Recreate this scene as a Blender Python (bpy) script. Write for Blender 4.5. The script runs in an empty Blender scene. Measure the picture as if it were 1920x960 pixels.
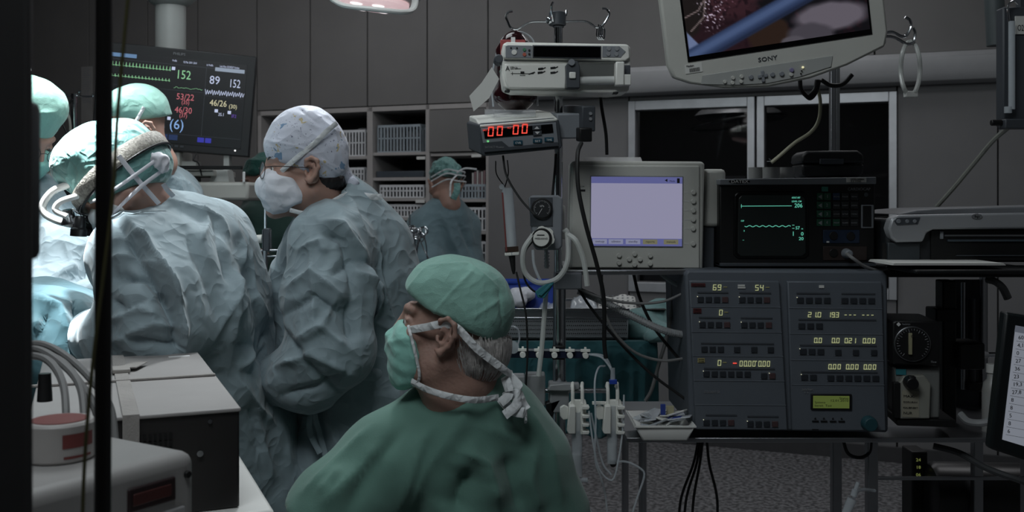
import bpy, math, random
import numpy as np
from mathutils import Vector as V, Matrix, Euler
random.seed(7)
SC = bpy.context.scene
COL = SC.collection
# ---- camera -------------------------------------------------------------
F, HZ, CH = 1900.0, 380.0, 1.52            # focal length in px, eye level row, eye height
cam = bpy.data.objects.new('camera', bpy.data.cameras.new('camera'))
COL.objects.link(cam)
cam.location = (0, 0, CH)
cam.rotation_euler = (math.pi/2, 0, 0)
cam.data.sensor_width = 36.0
cam.data.lens = 36.0*F/1920
cam.data.shift_y = -(480-HZ)/1920
cam.data.clip_start = .05
cam.data.dof.use_dof = True
cam.data.dof.focus_distance = 2.25
cam.data.dof.aperture_fstop = 7.5
SC.camera = cam
# ---- world, lights, exposure ---------------------------------------------
SC.view_settings.view_transform = 'Standard'
SC.view_settings.look = 'None'
SC.view_settings.gamma = 1
SC.view_settings.use_curve_mapping = False
SC.view_settings.exposure = 0.0
SC.cycles.max_bounces = 6
SC.cycles.transparent_max_bounces = 12
SC.cycles.caustics_reflective = False
SC.cycles.caustics_refractive = False
w = bpy.data.worlds.new('world'); SC.world = w; w.use_nodes = True
w.node_tree.nodes['Background'].inputs[0].default_value = (.6, .8, 1, 1)
w.node_tree.nodes['Background'].inputs[1].default_value = .02

def light(name, kind, loc, target, power, color, size=.5, size_y=None, spot=None, blend=.5):
    d = bpy.data.lights.new(name, kind); o = bpy.data.objects.new(name, d); COL.objects.link(o)
    o.location = loc
    o.rotation_euler = (V(target)-V(loc)).to_track_quat('-Z', 'Y').to_euler()
    d.energy = power; d.color = color
    if kind == 'AREA':
        d.size = size
        if size_y: d.shape = 'RECTANGLE'; d.size_y = size_y
    else: d.shadow_soft_size = size
    if spot: d.spot_size = math.radians(spot); d.spot_blend = blend
    return o
# operating lamps over the table, heads out of view; the narrow beam is added
light('overhead_spot', 'SPOT', (-1.38, 2.8, 2.85), (-1.24, 2.70, 1.65), 230, (.93, .98, 1), .10, spot=40, blend=.3)
light('overhead_spot', 'SPOT', (-1.12, 2.12, 2.85), (-1.0, 2.33, 1.68), 1150, (.93, .98, 1), .06, spot=12.5, blend=.4)  # unseen narrow beam, added to whiten the bent surgeon's cap
light('overhead_spot', 'SPOT', (-.5, 3.3, 2.7), (-.85, 2.5, 1.3), 75, (.93, .98, 1), .1, spot=56, blend=.5)
# soft ceiling luminaires, dimmed
light('ceiling_luminaire', 'AREA', (-.9, 2.6, 3.3), (-.75, 2.5, 0), 17, (.9, .97, 1), 1.3, 1.3)
light('ceiling_luminaire', 'AREA', (-.5, .5, 3.2), (-.2, 2.5, 1.0), 22, (.9, .97, 1), 1.2, .8)
light('ceiling_luminaire', 'AREA', (-1.9, 5.6, 3.3), (-1.7, 7.4, 1.4), 17, (.97, .97, 1), 3.0, .6)
light('ceiling_luminaire', 'AREA', (1.0, 5.4, 3.3), (1.0, 5.4, 0), 7, (.97, .97, 1), 1.6, .5)
light('ceiling_luminaire', 'AREA', (1.6, 3.6, 3.3), (1.6, 3.6, 0), 8.5, (.97, .97, 1), 1.2, .6)
# ---- materials -------------------------------------------------------------
def lin(c):
    return tuple((x/255/12.92 if x/255 <= .04045 else ((x/255+.055)/1.055)**2.4) for x in c)
_m = {}
def mat(name, rgb, rough=.5, metal=0, var=.08, vs=12, bump=0, bs=80, sub=0, sheen=0, coat=0, spec=.5, ramp=.2):
    if name in _m: return _m[name]
    m = bpy.data.materials.new(name); m.use_nodes = True; nt = m.node_tree; N = nt.nodes; Lk = nt.links
    b = N['Principled BSDF']; c = lin(rgb)
    b.inputs['Roughness'].default_value = rough; b.inputs['Metallic'].default_value = metal
    b.inputs['Specular IOR Level'].default_value = spec
    if sub: b.inputs['Subsurface Weight'].default_value = sub; b.inputs['Subsurface Radius'].default_value = (.02, .008, .005); b.inputs['Subsurface Scale'].default_value = .5
    if sheen: b.inputs['Sheen Weight'].default_value = sheen
    if coat: b.inputs['Coat Weight'].default_value = coat
    tc = N.new('ShaderNodeTexCoord'); nz = N.new('ShaderNodeTexNoise'); nz.inputs['Scale'].default_value = vs; nz.inputs['Detail'].default_value = 5
    Lk.new(tc.outputs['Object'], nz.inputs['Vector'])
    cr = N.new('ShaderNodeValToRGB'); cr.color_ramp.elements[0].position = .5-ramp; cr.color_ramp.elements[1].position = .5+ramp
    cr.color_ramp.elements[0].color = tuple(x*(1-var) for x in c)+(1,); cr.color_ramp.elements[1].color = tuple(min(1, x*(1+var)) for x in c)+(1,)
    Lk.new(nz.outputs['Fac'], cr.inputs['Fac']); Lk.new(cr.outputs['Color'], b.inputs['Base Color'])
    if bump:
        n2 = N.new('ShaderNodeTexNoise'); n2.inputs['Scale'].default_value = bs; n2.inputs['Detail'].default_value = 3
        Lk.new(tc.outputs['Object'], n2.inputs['Vector'])
        bp = N.new('ShaderNodeBump'); bp.inputs['Strength'].default_value = bump; bp.inputs['Distance'].default_value = .002
        Lk.new(n2.outputs['Fac'], bp.inputs['Height']); Lk.new(bp.outputs['Normal'], b.inputs['Normal'])
    _m[name] = m; return m
def emis(name, rgb, s=1, base=None):
    if name in _m: return _m[name]
    m = bpy.data.materials.new(name); m.use_nodes = True; b = m.node_tree.nodes['Principled BSDF']; c = lin(rgb)
    b.inputs['Base Color'].default_value = (*(lin(base) if base else (.01, .01, .01)), 1)
    b.inputs['Emission Color'].default_value = (*c, 1); b.inputs['Emission Strength'].default_value = s
    b.inputs['Roughness'].default_value = .35
    _m[name] = m; return m
def clear(name, rgb=(225, 230, 235), alpha=.35, rough=.08):
    # thin clear plastic: transparent mixed with a glossy, faintly tinted shell
    if name in _m: return _m[name]
    m = bpy.data.materials.new(name); m.use_nodes = True; nt = m.node_tree; b = nt.nodes['Principled BSDF']
    b.inputs['Base Color'].default_value = (*lin(rgb), 1); b.inputs['Roughness'].default_value = rough
    b.inputs['Alpha'].default_value = alpha; b.inputs['Coat Weight'].default_value = .5
    _m[name] = m; return m
def cloth(name, rgb, rough=.75, crease=.55, cs=9, weave=.12, sheen=.25, vscale=7, vv=.12):
    # paper-like fabric: small crumples as relief, fine weave
    if name in _m: return _m[name]
    m = mat(name, rgb, rough, var=vv, vs=vscale, sheen=sheen, spec=.3); nt = m.node_tree; N = nt.nodes; Lk = nt.links; b = N['Principled BSDF']
    tc = [n for n in N if n.bl_idname == 'ShaderNodeTexCoord'][0]
    hs = []
    for sc, amp in ((cs, 1.0), (cs*2.3, .45)):
        n = N.new('ShaderNodeTexNoise'); n.inputs['Scale'].default_value = sc; n.inputs['Detail'].default_value = .4; n.inputs['Distortion'].default_value = .5
        Lk.new(tc.outputs['Object'], n.inputs['Vector'])
        a = N.new('ShaderNodeMath'); a.operation = 'SUBTRACT'; a.inputs[1].default_value = .5; Lk.new(n.outputs['Fac'], a.inputs[0])
        ab = N.new('ShaderNodeMath'); ab.operation = 'ABSOLUTE'; Lk.new(a.outputs[0], ab.inputs[0])
        mu = N.new('ShaderNodeMath'); mu.operation = 'MULTIPLY'; mu.inputs[1].default_value = -amp; Lk.new(ab.outputs[0], mu.inputs[0]); hs.append(mu)
    ad = N.new('ShaderNodeMath'); ad.operation = 'ADD'; Lk.new(hs[0].outputs[0], ad.inputs[0]); Lk.new(hs[1].outputs[0], ad.inputs[1])
    bp = N.new('ShaderNodeBump'); bp.inputs['Strength'].default_value = crease; bp.inputs['Distance'].default_value = .035
    Lk.new(ad.outputs[0], bp.inputs['Height'])
    n3 = N.new('ShaderNodeTexNoise'); n3.inputs['Scale'].default_value = 420; Lk.new(tc.outputs['Object'], n3.inputs['Vector'])
    b2 = N.new('ShaderNodeBump'); b2.inputs['Strength'].default_value = weave; b2.inputs['Distance'].default_value = .001
    Lk.new(n3.outputs['Fac'], b2.inputs['Height']); Lk.new(bp.outputs['Normal'], b2.inputs['Normal']); Lk.new(b2.outputs['Normal'], b.inputs['Normal'])
    return m

# ---- object helpers ---------------------------------------------------------
def link(o, parent=None):
    COL.objects.link(o)
    if parent is not None: o.parent = parent
    return o
def tag(o, label=None, cat=None, group=None, kind=None):
    if label: o['label'] = label
    if cat: o['category'] = cat
    if group: o['group'] = group
    if kind: o['kind'] = kind
    return o
def mesh_obj(name, vs, fs, m, parent=None, smooth=True, ang=38, mi=None):
    me = bpy.data.meshes.new(name)
    me.from_pydata([tuple(v) for v in vs], [], [tuple(int(i) for i in f) for f in fs] if not isinstance(fs, np.ndarray) else fs.tolist())
    for x in (m if isinstance(m, (list, tuple)) else [m]): me.materials.append(x)
    if mi is not None: me.polygons.foreach_set('material_index', mi)
    if smooth:
        me.polygons.foreach_set('use_smooth', [True]*len(me.polygons))
        if ang: me.set_sharp_from_angle(angle=math.radians(ang))
    me.update()
    return link(bpy.data.objects.new(name, me), parent)
def spline(pts, n=8):
    P = [V(p) for p in pts]
    if len(P) < 3: return P
    P = [P[0]*2-P[1]]+P+[P[-1]*2-P[-2]]; out = []
    for i in range(1, len(P)-2):
        a, b, c, d = P[i-1:i+3]
        for j in range(n):
            t = j/n
            out.append(.5*((2*b)+(c-a)*t+(2*a-5*b+4*c-d)*t*t+(3*b-a-3*c+d)*t**3))
    out.append(P[-2]); return out
class MB:
    def __init__(s): s.v = []; s.f = []; s.mi = []
    def add(s, vs, fs, mi=0):
        n = len(s.v); s.v += [V(v) for v in vs]; s.f += [tuple(i+n for i in f) for f in fs]; s.mi += [mi]*len(fs); return s
    def box(s, lo, hi, mi=0, R=None):
        (x0, y0, z0), (x1, y1, z1) = lo, hi
        vs = [V((x, y, z)) for z in (z0, z1) for y in (y0, y1) for x in (x0, x1)]
        if R is not None:
            c = (V(lo)+V(hi))/2; vs = [c+R@(v-c) for v in vs]
        return s.add(vs, [(0, 2, 3, 1), (4, 5, 7, 6), (0, 1, 5, 4), (2, 6, 7, 3), (0, 4, 6, 2), (1, 3, 7, 5)], mi)
    def hexa(s, q0, q1, mi=0):   # two quads (same winding), front and back
        return s.add(list(q0)+list(q1), [(0, 1, 2, 3), (7, 6, 5, 4), (0, 4, 5, 1), (1, 5, 6, 2), (2, 6, 7, 3), (3, 7, 4, 0)], mi)
    def ring(s, c, ax, r, n, up=None):
        ax = V(ax).normalized(); u = up if up is not None else (V((0, 0, 1)) if abs(ax.z) < .9 else V((1, 0, 0)))
        a = ax.cross(u).normalized(); b = ax.cross(a)
        return [V(c)+a*r*math.cos(2*math.pi*i/n)+b*r*math.sin(2*math.pi*i/n) for i in range(n)]
    def cyl(s, a, b, r, r2=None, n=20, mi=0, caps=True):
        a, b = V(a), V(b); r2 = r if r2 is None else r2
        vs = s.ring(a, b-a, r, n)+s.ring(b, b-a, r2, n)
        fs = [(i, (i+1) % n, n+(i+1) % n, n+i) for i in range(n)]
        if caps: fs += [tuple(range(n))[::-1], tuple(range(n, 2*n))]
        return s.add(vs, fs, mi)
    def tube(s, pts, r, n=8, sp=8, closed=False, mi=0, flat=None):
        P = spline(pts, sp) if sp else [V(p) for p in pts]
        T = [(P[min(i+1, len(P)-1)]-P[max(i-1, 0)]).normalized() for i in range(len(P))]
        u = V((0, 0, 1)) if abs(T[0].z) < .9 else V((1, 0, 0)); vs = []
        a = T[0].cross(u).normalized()
        for i, p in enumerate(P):
            a = (a-T[i]*a.dot(T[i])); a = a.normalized() if a.length > 1e-6 else T[i].orthogonal().normalized()
            b = T[i].cross(a); ri = r[0]+(r[1]-r[0])*i/(len(P)-1) if isinstance(r, tuple) else r
            ra, rb = (ri, ri) if flat is None else (ri, ri*flat)
            vs += [p+a*ra*math.cos(2*math.pi*j/n)+b*rb*math.sin(2*math.pi*j/n) for j in range(n)]
        fs = [(i*n+j, i*n+(j+1) % n, (i+1)*n+(j+1) % n, (i+1)*n+j) for i in range(len(P)-1) for j in range(n)]
        fs += [tuple(range(n))[::-1], tuple(range((len(P)-1)*n, len(P)*n))]
        return s.add(vs, fs, mi)
    def lathe(s, c, ax, prof, n=24, mi=0):   # prof: (distance along axis, radius)
        ax = V(ax).normalized(); vs = []
        for d, r in prof: vs += s.ring(V(c)+ax*d, ax, max(r, 1e-5), n)
        k = len(prof)
        fs = [(i*n+j, i*n+(j+1) % n, (i+1)*n+(j+1) % n, (i+1)*n+j) for i in range(k-1) for j in range(n)]
        fs += [tuple(range(n))[::-1], tuple(range((k-1)*n, k*n))]
        return s.add(vs, fs, mi)
    def prism(s, poly, y0, y1, mi=0):        # poly of (x, z), extruded along y
        n = len(poly); vs = [V((x, y0, z)) for x, z in poly]+[V((x, y1, z)) for x, z in poly]
        return s.add(vs, [tuple(range(n)), tuple(range(n, 2*n))[::-1]]+[(i, n+i, n+(i+1) % n, (i+1) % n) for i in range(n)], mi)
    def sphere(s, c, r, n=12, mi=0, sc=(1, 1, 1)):
        c = V(c); vs = [c+V((0, 0, r*sc[2]))]; k = n//2
        for i in range(1, k):
            th = math.pi*i/k
            vs += [c+V((r*sc[0]*math.sin(th)*math.cos(2*math.pi*j/n), r*sc[1]*math.sin(th)*math.sin(2*math.pi*j/n), r*sc[2]*math.cos(th))) for j in range(n)]
        vs.append(c-V((0, 0, r*sc[2]))); fs = [(0, 1+j, 1+(j+1) % n) for j in range(n)]
        for i in range(k-2): fs += [(1+i*n+j, 1+(i+1)*n+j, 1+(i+1)*n+(j+1) % n, 1+i*n+(j+1) % n) for j in range(n)]
        b = len(vs)-1; fs += [(b, 1+(k-2)*n+(j+1) % n, 1+(k-2)*n+j) for j in range(n)]
        return s.add(vs, fs, mi)
    def seg7(s, ch, x, z, w, h, y, t, mi=0, slant=.08, th=.0006):  # one seven-segment glyph, lower-left x, z
        on = {'0': 'abcdef', '1': 'bc', '2': 'abged', '3': 'abgcd', '4': 'fgbc', '5': 'afgcd', '6': 'afgedc', '7': 'abc', '8': 'abcdefg', '9': 'abcdfg', '-': 'g', ' ': ''}[ch]
        g = {'a': (0, h-t, w, h), 'd': (0, 0, w, t), 'g': (0, h/2-t/2, w, h/2+t/2), 'f': (0, h/2, t, h), 'b': (w-t, h/2, w, h), 'e': (0, 0, t, h/2), 'c': (w-t, 0, w, h/2)}
        for k in on:
            a, b, c, d = g[k]; e = t*.18
            if c-a > d-b: a += e*1.5; c -= e*1.5
            else: b += e; d -= e
            q = [V((x+px+slant*pz, y-th, z+pz)) for px, pz in ((a, b), (c, b), (c, d), (a, d))]
            s.hexa(q, [p+V((0, th, 0)) for p in q], mi)
    def build(s, name, m, parent=None, bevel=0, seg=2, smooth=True, ang=38):
        o = mesh_obj(name, s.v, s.f, m, parent, smooth, ang, s.mi)
        if bevel:
            b = o.modifiers.new('b', 'BEVEL'); b.width = bevel; b.segments = seg; b.limit_method = 'ANGLE'; b.angle_limit = math.radians(40)
        return o
def at(px, py, Y): return V(((px-960)/F*Y, Y, CH-(py-HZ)/F*Y))
def empty(name, loc, rot=(0, 0, 0), **k):
    o = bpy.data.objects.new(name, None); o.empty_display_size = .05; COL.objects.link(o)
    o.location = loc; o.rotation_euler = rot; tag(o, **k); return o
def text_mb(s, size, squeeze=1, bold=0, ext=.0003):
    cu = bpy.data.curves.new('t', 'FONT'); cu.body = s; cu.size = size; cu.extrude = ext; cu.offset = bold; cu.resolution_u = 2
    o = bpy.data.objects.new('t', cu); COL.objects.link(o)
    dg = bpy.context.evaluated_depsgraph_get(); me = bpy.data.meshes.new_from_object(o.evaluated_get(dg))
    vs = [V((v.co.x*squeeze, -v.co.z, v.co.y)) for v in me.vertices]; fs = [tuple(p.vertices) for p in me.polygons]
    bpy.data.objects.remove(o); bpy.data.curves.remove(cu); bpy.data.meshes.remove(me)
    return vs, fs
class Dev:
    """A thing with parts, laid out in its own plane: x, y in reference pixels at depth Y, third value in metres behind the front plane."""
    def __init__(s, name, px, py, Y, rot=(0, 0, 0), label=None, cat=None, group=None, kind=None):
        s.px, s.py, s.k, s.Y = px, py, Y/F, Y
        s.o = empty(name, at(px, py, Y), [math.radians(a) for a in rot], label=label, cat=cat, group=group, kind=kind)
    def p(s, x, y, d=0): return V(((x-s.px)*s.k, d, -(y-s.py)*s.k))
    def bx(s, mb, x0, y0, x1, y1, d0, d1, mi=0):
        a, b = s.p(x0, y1, d0), s.p(x1, y0, d1); return mb.box(a, b, mi)
    def box(s, name, x0, y0, x1, y1, d0, d1, m, parent=None, bevel=.002, seg=2):
        mb = MB(); s.bx(mb, x0, y0, x1, y1, d0, d1); return mb.build(name, m, parent or s.o, bevel, seg)
    def poly(s, name, pts, d0, d1, m, parent=None, bevel=0):
        mb = MB(); mb.prism([((x-s.px)*s.k, -(y-s.py)*s.k) for x, y in pts], d0, d1); return mb.build(name, m, parent or s.o, bevel)
    def text(s, name, t, x, y, h, d, m, parent=None, squeeze=1, bold=0, mb=None, w=None):
        vs, fs = text_mb(t, h*s.k*1.38, squeeze, bold); o = s.p(x, y, d)     # x, y: left end of the baseline
        if w:
            mx = max(v.x for v in vs); q = w*s.k/mx; vs = [V((v.x*q, v.y, v.z)) for v in vs]
        m2 = mb or MB(); m2.add([v+o for v in vs], fs)
        return m2 if mb else m2.build(name, m, parent or s.o, smooth=False)
    def disc(s, name, x, y, r, d0, d1, m, parent=None, bevel=0, r2=None, n=24):
        mb = MB(); mb.cyl(s.p(x, y, d1), s.p(x, y, d0), r*s.k, (r2*s.k if r2 else None), n); return mb.build(name, m, parent or s.o, bevel)
    def tube(s, name, pts, r, m, parent=None, n=8, sp=8):
        mb = MB(); mb.tube([s.p(*q) for q in pts], r*s.k, n, sp); return mb.build(name, m, parent or s.o)
def copy_tree(o, parent=None):
    c = o.copy(); COL.objects.link(c)
    if parent is not None: c.parent = parent
    for ch in o.children: copy_tree(ch, c)
    return c
def single(name, mb, m, label, cat, group=None, bevel=0, kind=None):   # a one-mesh thing with its origin at its base
    lo = V((sum(v.x for v in mb.v)/len(mb.v), sum(v.y for v in mb.v)/len(mb.v), min(v.z for v in mb.v)))
    mb.v = [v-lo for v in mb.v]; o = mb.build(name, m, None, bevel); o.location = lo
    return tag(o, label, cat, group, kind)

# ---- numpy noise and smooth-union solids for figures and cloth -----------------
_rs = np.random.RandomState(3); _perm = _rs.permutation(256); _perm = np.concatenate([_perm, _perm, _perm]); _g = _rs.normal(size=(256, 3)); _g /= np.linalg.norm(_g, axis=1)[:, None]
def pnoise(p):
    i = np.floor(p).astype(int); f = p-i; i &= 255; u = f*f*f*(f*(f*6-15)+10); r = 0
    for dx in (0, 1):
        for dy in (0, 1):
            for dz in (0, 1):
                h = _perm[_perm[_perm[(i[:, 0]+dx) & 255]+((i[:, 1]+dy) & 255)]+((i[:, 2]+dz) & 255)]
                d = f-np.array([dx, dy, dz]); wgt = (u[:, 0] if dx else 1-u[:, 0])*(u[:, 1] if dy else 1-u[:, 1])*(u[:, 2] if dz else 1-u[:, 2])
                r = r+wgt*(d*_g[h]).sum(1)
    return r
def ridge(p, w=.25): # sharp crest noise in -1..1
    return 1-2*np.minimum(1, np.sqrt(pnoise(p)**2+.0004)/w)
class Solid:
    def __init__(s, h=.008): s.ops = []; s.h = h; s.M = Matrix()
    def _v(s, p): return np.array(s.M @ V(p))
    def rc(s, a, b, ra, rb, k=.03, op='u', world=False):
        a, b = (np.array(a), np.array(b)) if world else (s._v(a), s._v(b)); ba = b-a; L = max((ba*ba).sum(), 1e-12)
        def fn(P):
            t = np.clip(((P-a)@ba)/L, 0, 1); return np.sqrt(((P-a-t[..., None]*ba)**2).sum(-1))-(ra+(rb-ra)*t)
        r = max(ra, rb); s.ops.append((fn, np.minimum(a, b)-r, np.maximum(a, b)+r, op, k)); return s
    def chain(s, pts, k=.03, op='u'):      # pts: (point, radius)
        for (a, ra), (b, rb) in zip(pts, pts[1:]): s.rc(a, b, ra, rb, k, op)
        return s
    def el(s, c, r, k=.03, op='u', rot=(0, 0, 0)):
        R = np.array(s.M.to_3x3() @ Euler([math.radians(q) for q in rot]).to_matrix()); c = s._v(c); r = np.array(r)
        def fn(P):
            q = (P-c)@R; k0 = np.sqrt(((q/r)**2).sum(-1)); k1 = np.sqrt(((q/r**2)**2).sum(-1))+1e-9; return k0*(k0-1)/k1
        m = r.max(); s.ops.append((fn, c-m, c+m, op, k)); return s
    def plane(s, c, n, k=.004):            # keep the side that n points away from
        c = s._v(c); n = np.array((s.M.to_3x3() @ V(n)).normalized())
        s.ops.append((lambda P: (P-c)@n, None, None, 'i', k)); return s
    def mesh(s):
        us = [o for o in s.ops if o[3] == 'u']; h = s.h
        lo = np.min([o[1] for o in us], 0)-3*h; hi = np.max([o[2] for o in us], 0)+3*h
        n = np.ceil((hi-lo)/h).astype(int)+1; D = np.full(n, 1.0)
        ax = [lo[i]+h*np.arange(n[i]) for i in range(3)]
        for fn, a, b, op, k in s.ops:
            if a is None: sl = [slice(0, n[i]) for i in range(3)]
            else:
                i0 = np.clip(np.floor((a-lo-k)/h).astype(int)-2, 0, n); i1 = np.clip(np.ceil((b-lo+k)/h).astype(int)+3, 0, n)
                if (i1 <= i0).any(): continue
                sl = [slice(i0[i], i1[i]) for i in range(3)]
            P = np.stack(np.meshgrid(*[ax[i][sl[i]] for i in range(3)], indexing='ij'), -1); d = fn(P); A = D[tuple(sl)]
            if op == 'u': q = np.maximum(k-np.abs(A-d), 0)/k; A2 = np.minimum(A, d)-q*q*k/4
            else:
                if op == 's': d = -d
                q = np.maximum(k-np.abs(A-d), 0)/k; A2 = np.maximum(A, d)+q*q*k/4
            D[tuple(sl)] = A2
        return nets(D, lo, h)
def nets(D, lo, h):
    S = D < 0; n = np.array(D.shape)-1
    cnt = np.zeros(n, int)
    for a in (0, 1):
        for b in (0, 1):
            for c in (0, 1): cnt += S[a:n[0]+a, b:n[1]+b, c:n[2]+c]
    act = (cnt > 0) & (cnt < 8); I = np.argwhere(act); idx = np.full(n, -1); idx[act] = np.arange(len(I))
    acc = np.zeros((len(I), 3)); num = np.zeros(len(I))
    for ax in range(3):
        o1, o2 = [q for q in range(3) if q != ax]
        for a in (0, 1):
            for b in (0, 1):
                J = I.copy(); J[:, o1] += a; J[:, o2] += b; K = J.copy(); K[:, ax] += 1
                d0, d1 = D[tuple(J.T)], D[tuple(K.T)]; m = (d0 < 0) != (d1 < 0); t = d0/(d0-d1+1e-20)
                q = J.astype(float); q[:, ax] += t; acc[m] += q[m]; num[m] += 1
    vs = lo+h*acc/num[:, None]; fs = []
    for ax in range(3):
        o1, o2 = (ax+1) % 3, (ax+2) % 3; sl0 = [slice(1, -1)]*3; sl0[ax] = slice(0, -1); sl1 = [slice(1, -1)]*3; sl1[ax] = slice(1, None)
        a, b = S[tuple(sl0)], S[tuple(sl1)]; off = np.ones(3, int); off[ax] = 0
        for flip, m in ((0, a & ~b), (1, b & ~a)):
            E = np.argwhere(m)+off
            if not len(E): continue
            c = []
            for da, db in ((-1, -1), (0, -1), (0, 0), (-1, 0)):
                Q = E.copy(); Q[:, o1] += da; Q[:, o2] += db; c.append(idx[tuple(Q.T)])
            c = np.stack(c, 1); fs.append(c[:, ::-1] if flip else c)
    fs = np.concatenate(fs); fs = fs[(fs >= 0).all(1)]
    return vs, fs
def vnorm(vs, fs):
    nf = np.cross(vs[fs[:, 2]]-vs[fs[:, 0]], vs[fs[:, 3]]-vs[fs[:, 1]]); N = np.zeros_like(vs)
    for i in range(4): np.add.at(N, fs[:, i], nf)
    return N/(np.linalg.norm(N, axis=1)[:, None]+1e-12)
def relax(vs, fs, it):
    for _ in range(it):
        A = np.zeros_like(vs); c = np.zeros(len(vs))
        for i in range(4):
            np.add.at(A, fs[:, i], vs[fs[:, (i+1) % 4]]); np.add.at(c, fs[:, i], 1); np.add.at(A, fs[:, i], vs[fs[:, (i-1) % 4]]); np.add.at(c, fs[:, i], 1)
        vs = vs*.4+.6*A/c[:, None]
    return vs
def segd(P, a, b):       # distance of 2-D points to a segment
    ba = b-a; t = np.clip(((P-a)@ba)/max((ba*ba).sum(), 1e-9), 0, 1); return np.sqrt(((P-a-t[:, None]*ba)**2).sum(1)), t
def solid_obj(name, S, m, parent, disp=None, it=1, folds=None, Y=None, root=None):
    vs, fs = S.mesh(); vs = relax(vs, fs, it)
    if disp is not None or folds:
        N = vnorm(vs, fs); d = np.zeros(len(vs))
        if disp is not None: d += disp(vs, N)
        if folds:        # creases drawn as polylines (reference columns, rows) on the side facing the room: (points, width px, height m)
            k = Y/F; px = vs[:, 0]/vs[:, 1]*F+960; py = (CH-vs[:, 2])/vs[:, 1]*F+HZ; Q = np.stack([px, py], 1); face = np.clip(-N[:, 1]*2.5+.35, 0, 1)
            for pts, wd, am in folds:
                best = np.full(len(vs), 1e9); tt = np.zeros(len(vs)); n = len(pts)-1
                for j in range(n):
                    dd, t = segd(Q, np.array(pts[j], float), np.array(pts[j+1], float)); u = dd < best; best[u] = dd[u]; tt[u] = (j+t[u])/n
                taper = np.clip(4*np.minimum(tt, 1-tt)+.25, 0, 1)
                d += am*np.exp(-np.abs(best/wd)**1.15)*taper*face
        vs = vs+N*d[:, None]
    base = V((0, 0, 0)) if root is None else V(root)
    vs = vs-np.array(base)
    return mesh_obj(name, vs, fs[:, ::-1] if False else fs, m, parent, ang=None)
# ================= the room =================
WO = V((-1.91, 7.6, 0)); WR = math.atan2(-.369, .929); WU = V((math.cos(WR), math.sin(WR), 0)); WN = V((-math.sin(WR), math.cos(WR), 0))
def wp(px, py, off=0):       # where the sight line through a reference pixel meets the plane of the back wall (or one parallel to it)
    d = V(((px-960)/F, 1, -(py-HZ)/F)); o = WO+WN*off; t = o.dot(WN)/d.dot(WN); q = V((0, 0, CH))+d*t
    return (q-WO).dot(WU), q.z
def wx(px, off=0): return wp(px, 400, off)[0]
def on_wall(o): o.location = WO; o.rotation_euler = (0, 0, WR); return o
def wstruct(name, mb, m, bevel=0, kind='structure'):
    return tag(on_wall(mb.build(name, m, None, bevel)), kind=kind)
M_wall = mat('wall_laminate', (125, 125, 126), .55, var=.06, vs=3, bump=.15, bs=300)
M_panel = mat('panel_laminate', (118, 117, 116), .5, var=.07, vs=2.5, bump=.15, bs=300)
M_seam = mat('dark_gap', (20, 20, 20), .8)
M_alu = mat('satin_aluminium', (205, 208, 212), .4, .6)
M_floor = mat('speckled_vinyl', (120, 120, 122), .45, var=.55, vs=42, bump=1.0, bs=60, ramp=.10)
M_ceil = mat('ceiling_white', (150, 150, 152), .9)
M_ledge = mat('ledge_laminate', (176, 178, 180), .45, var=.04)
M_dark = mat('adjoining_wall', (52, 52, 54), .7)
S0, S1, ZT = -3.3, 6.4, 3.4
sA, sB = wx(483), wx(916)            # storage unit
wL, wR_ = wx(1180), wx(1682); wTop, wBot = wp(1430, 181)[1], .95
zc = wp(700, 200)[1]                  # underside of the upper cabinets
mb = MB(); mb.box((S0, 0.02, 0), (sA, .12, ZT)); mb.box((sA, .5, 0), (sB, .6, ZT)); mb.box((sA, .02, zc+.02), (sB, .5, ZT))
mb.box((sB, .02, 0), (wL, .12, ZT)); mb.box((wL, .02, wTop), (wR_, .12, ZT)); mb.box((wL, .02, 0), (wR_, .12, wBot)); mb.box((wR_, .02, 0), (S1, .12, ZT))
wall = wstruct('wall_back', mb, M_seam)
cuts = [wx(p) for p in (-560, -420, -285, -165, -60, 35, 168, 278, 372, 483)]
def wpanel(x0, x1, z0, z1, y0=-.01, m=M_panel):
    g = .004; mb = MB(); mb.box((x0+g, y0, z0+g), (x1-g, .03, z1-g)); return mb.build('panel', m, wall, .002, 1)
for a, b in zip(cuts, cuts[1:]): wpanel(max(a, S0), b, 0, ZT)
for a, b in zip([483, 583, 690, 802], [583, 690, 802, 916]): wpanel(wx(a), wx(b), zc, ZT)
zs = wp(1500, 112)[1]
ups = [wx(916), wx(1330), wx(1640), wx(2100), S1]
for a, b in zip(ups, ups[1:]): wpanel(a, b, zs, ZT)
wpanel(wx(916), wL-.0, 0, zs-.012, m=M_wall)
wpanel(wR_, wx(1871), 0, zs-.012, m=M_wall); wpanel(wx(1871), S1, 0, zs-.012, m=M_wall)
wpanel(wL, wR_, wTop, zs-.012, m=M_wall); wpanel(wL, wR_, 0, wBot, m=M_wall)
mb = MB(); z0, z1 = zs-.185, zs-.012; xa, xb = wx(985), wx(2000)
mb.prism([(0, 0)], 0, 1) if 0 else None
mb.add([(x, y, z) for x in (xa, xb) for y, z in ((-.01, z0), (-.13, z0+.01), (-.16, z0+.05), (-.16, z1-.03), (-.13, z1), (-.01, z1))], [(0, 1, 2, 3, 4, 5), (11, 10, 9, 8, 7, 6)]+[(i, 6+i, 6+(i+1) % 6, (i+1) % 6) for i in range(6)])
wstruct('trim_1', mb, M_ledge, .004)
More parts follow.
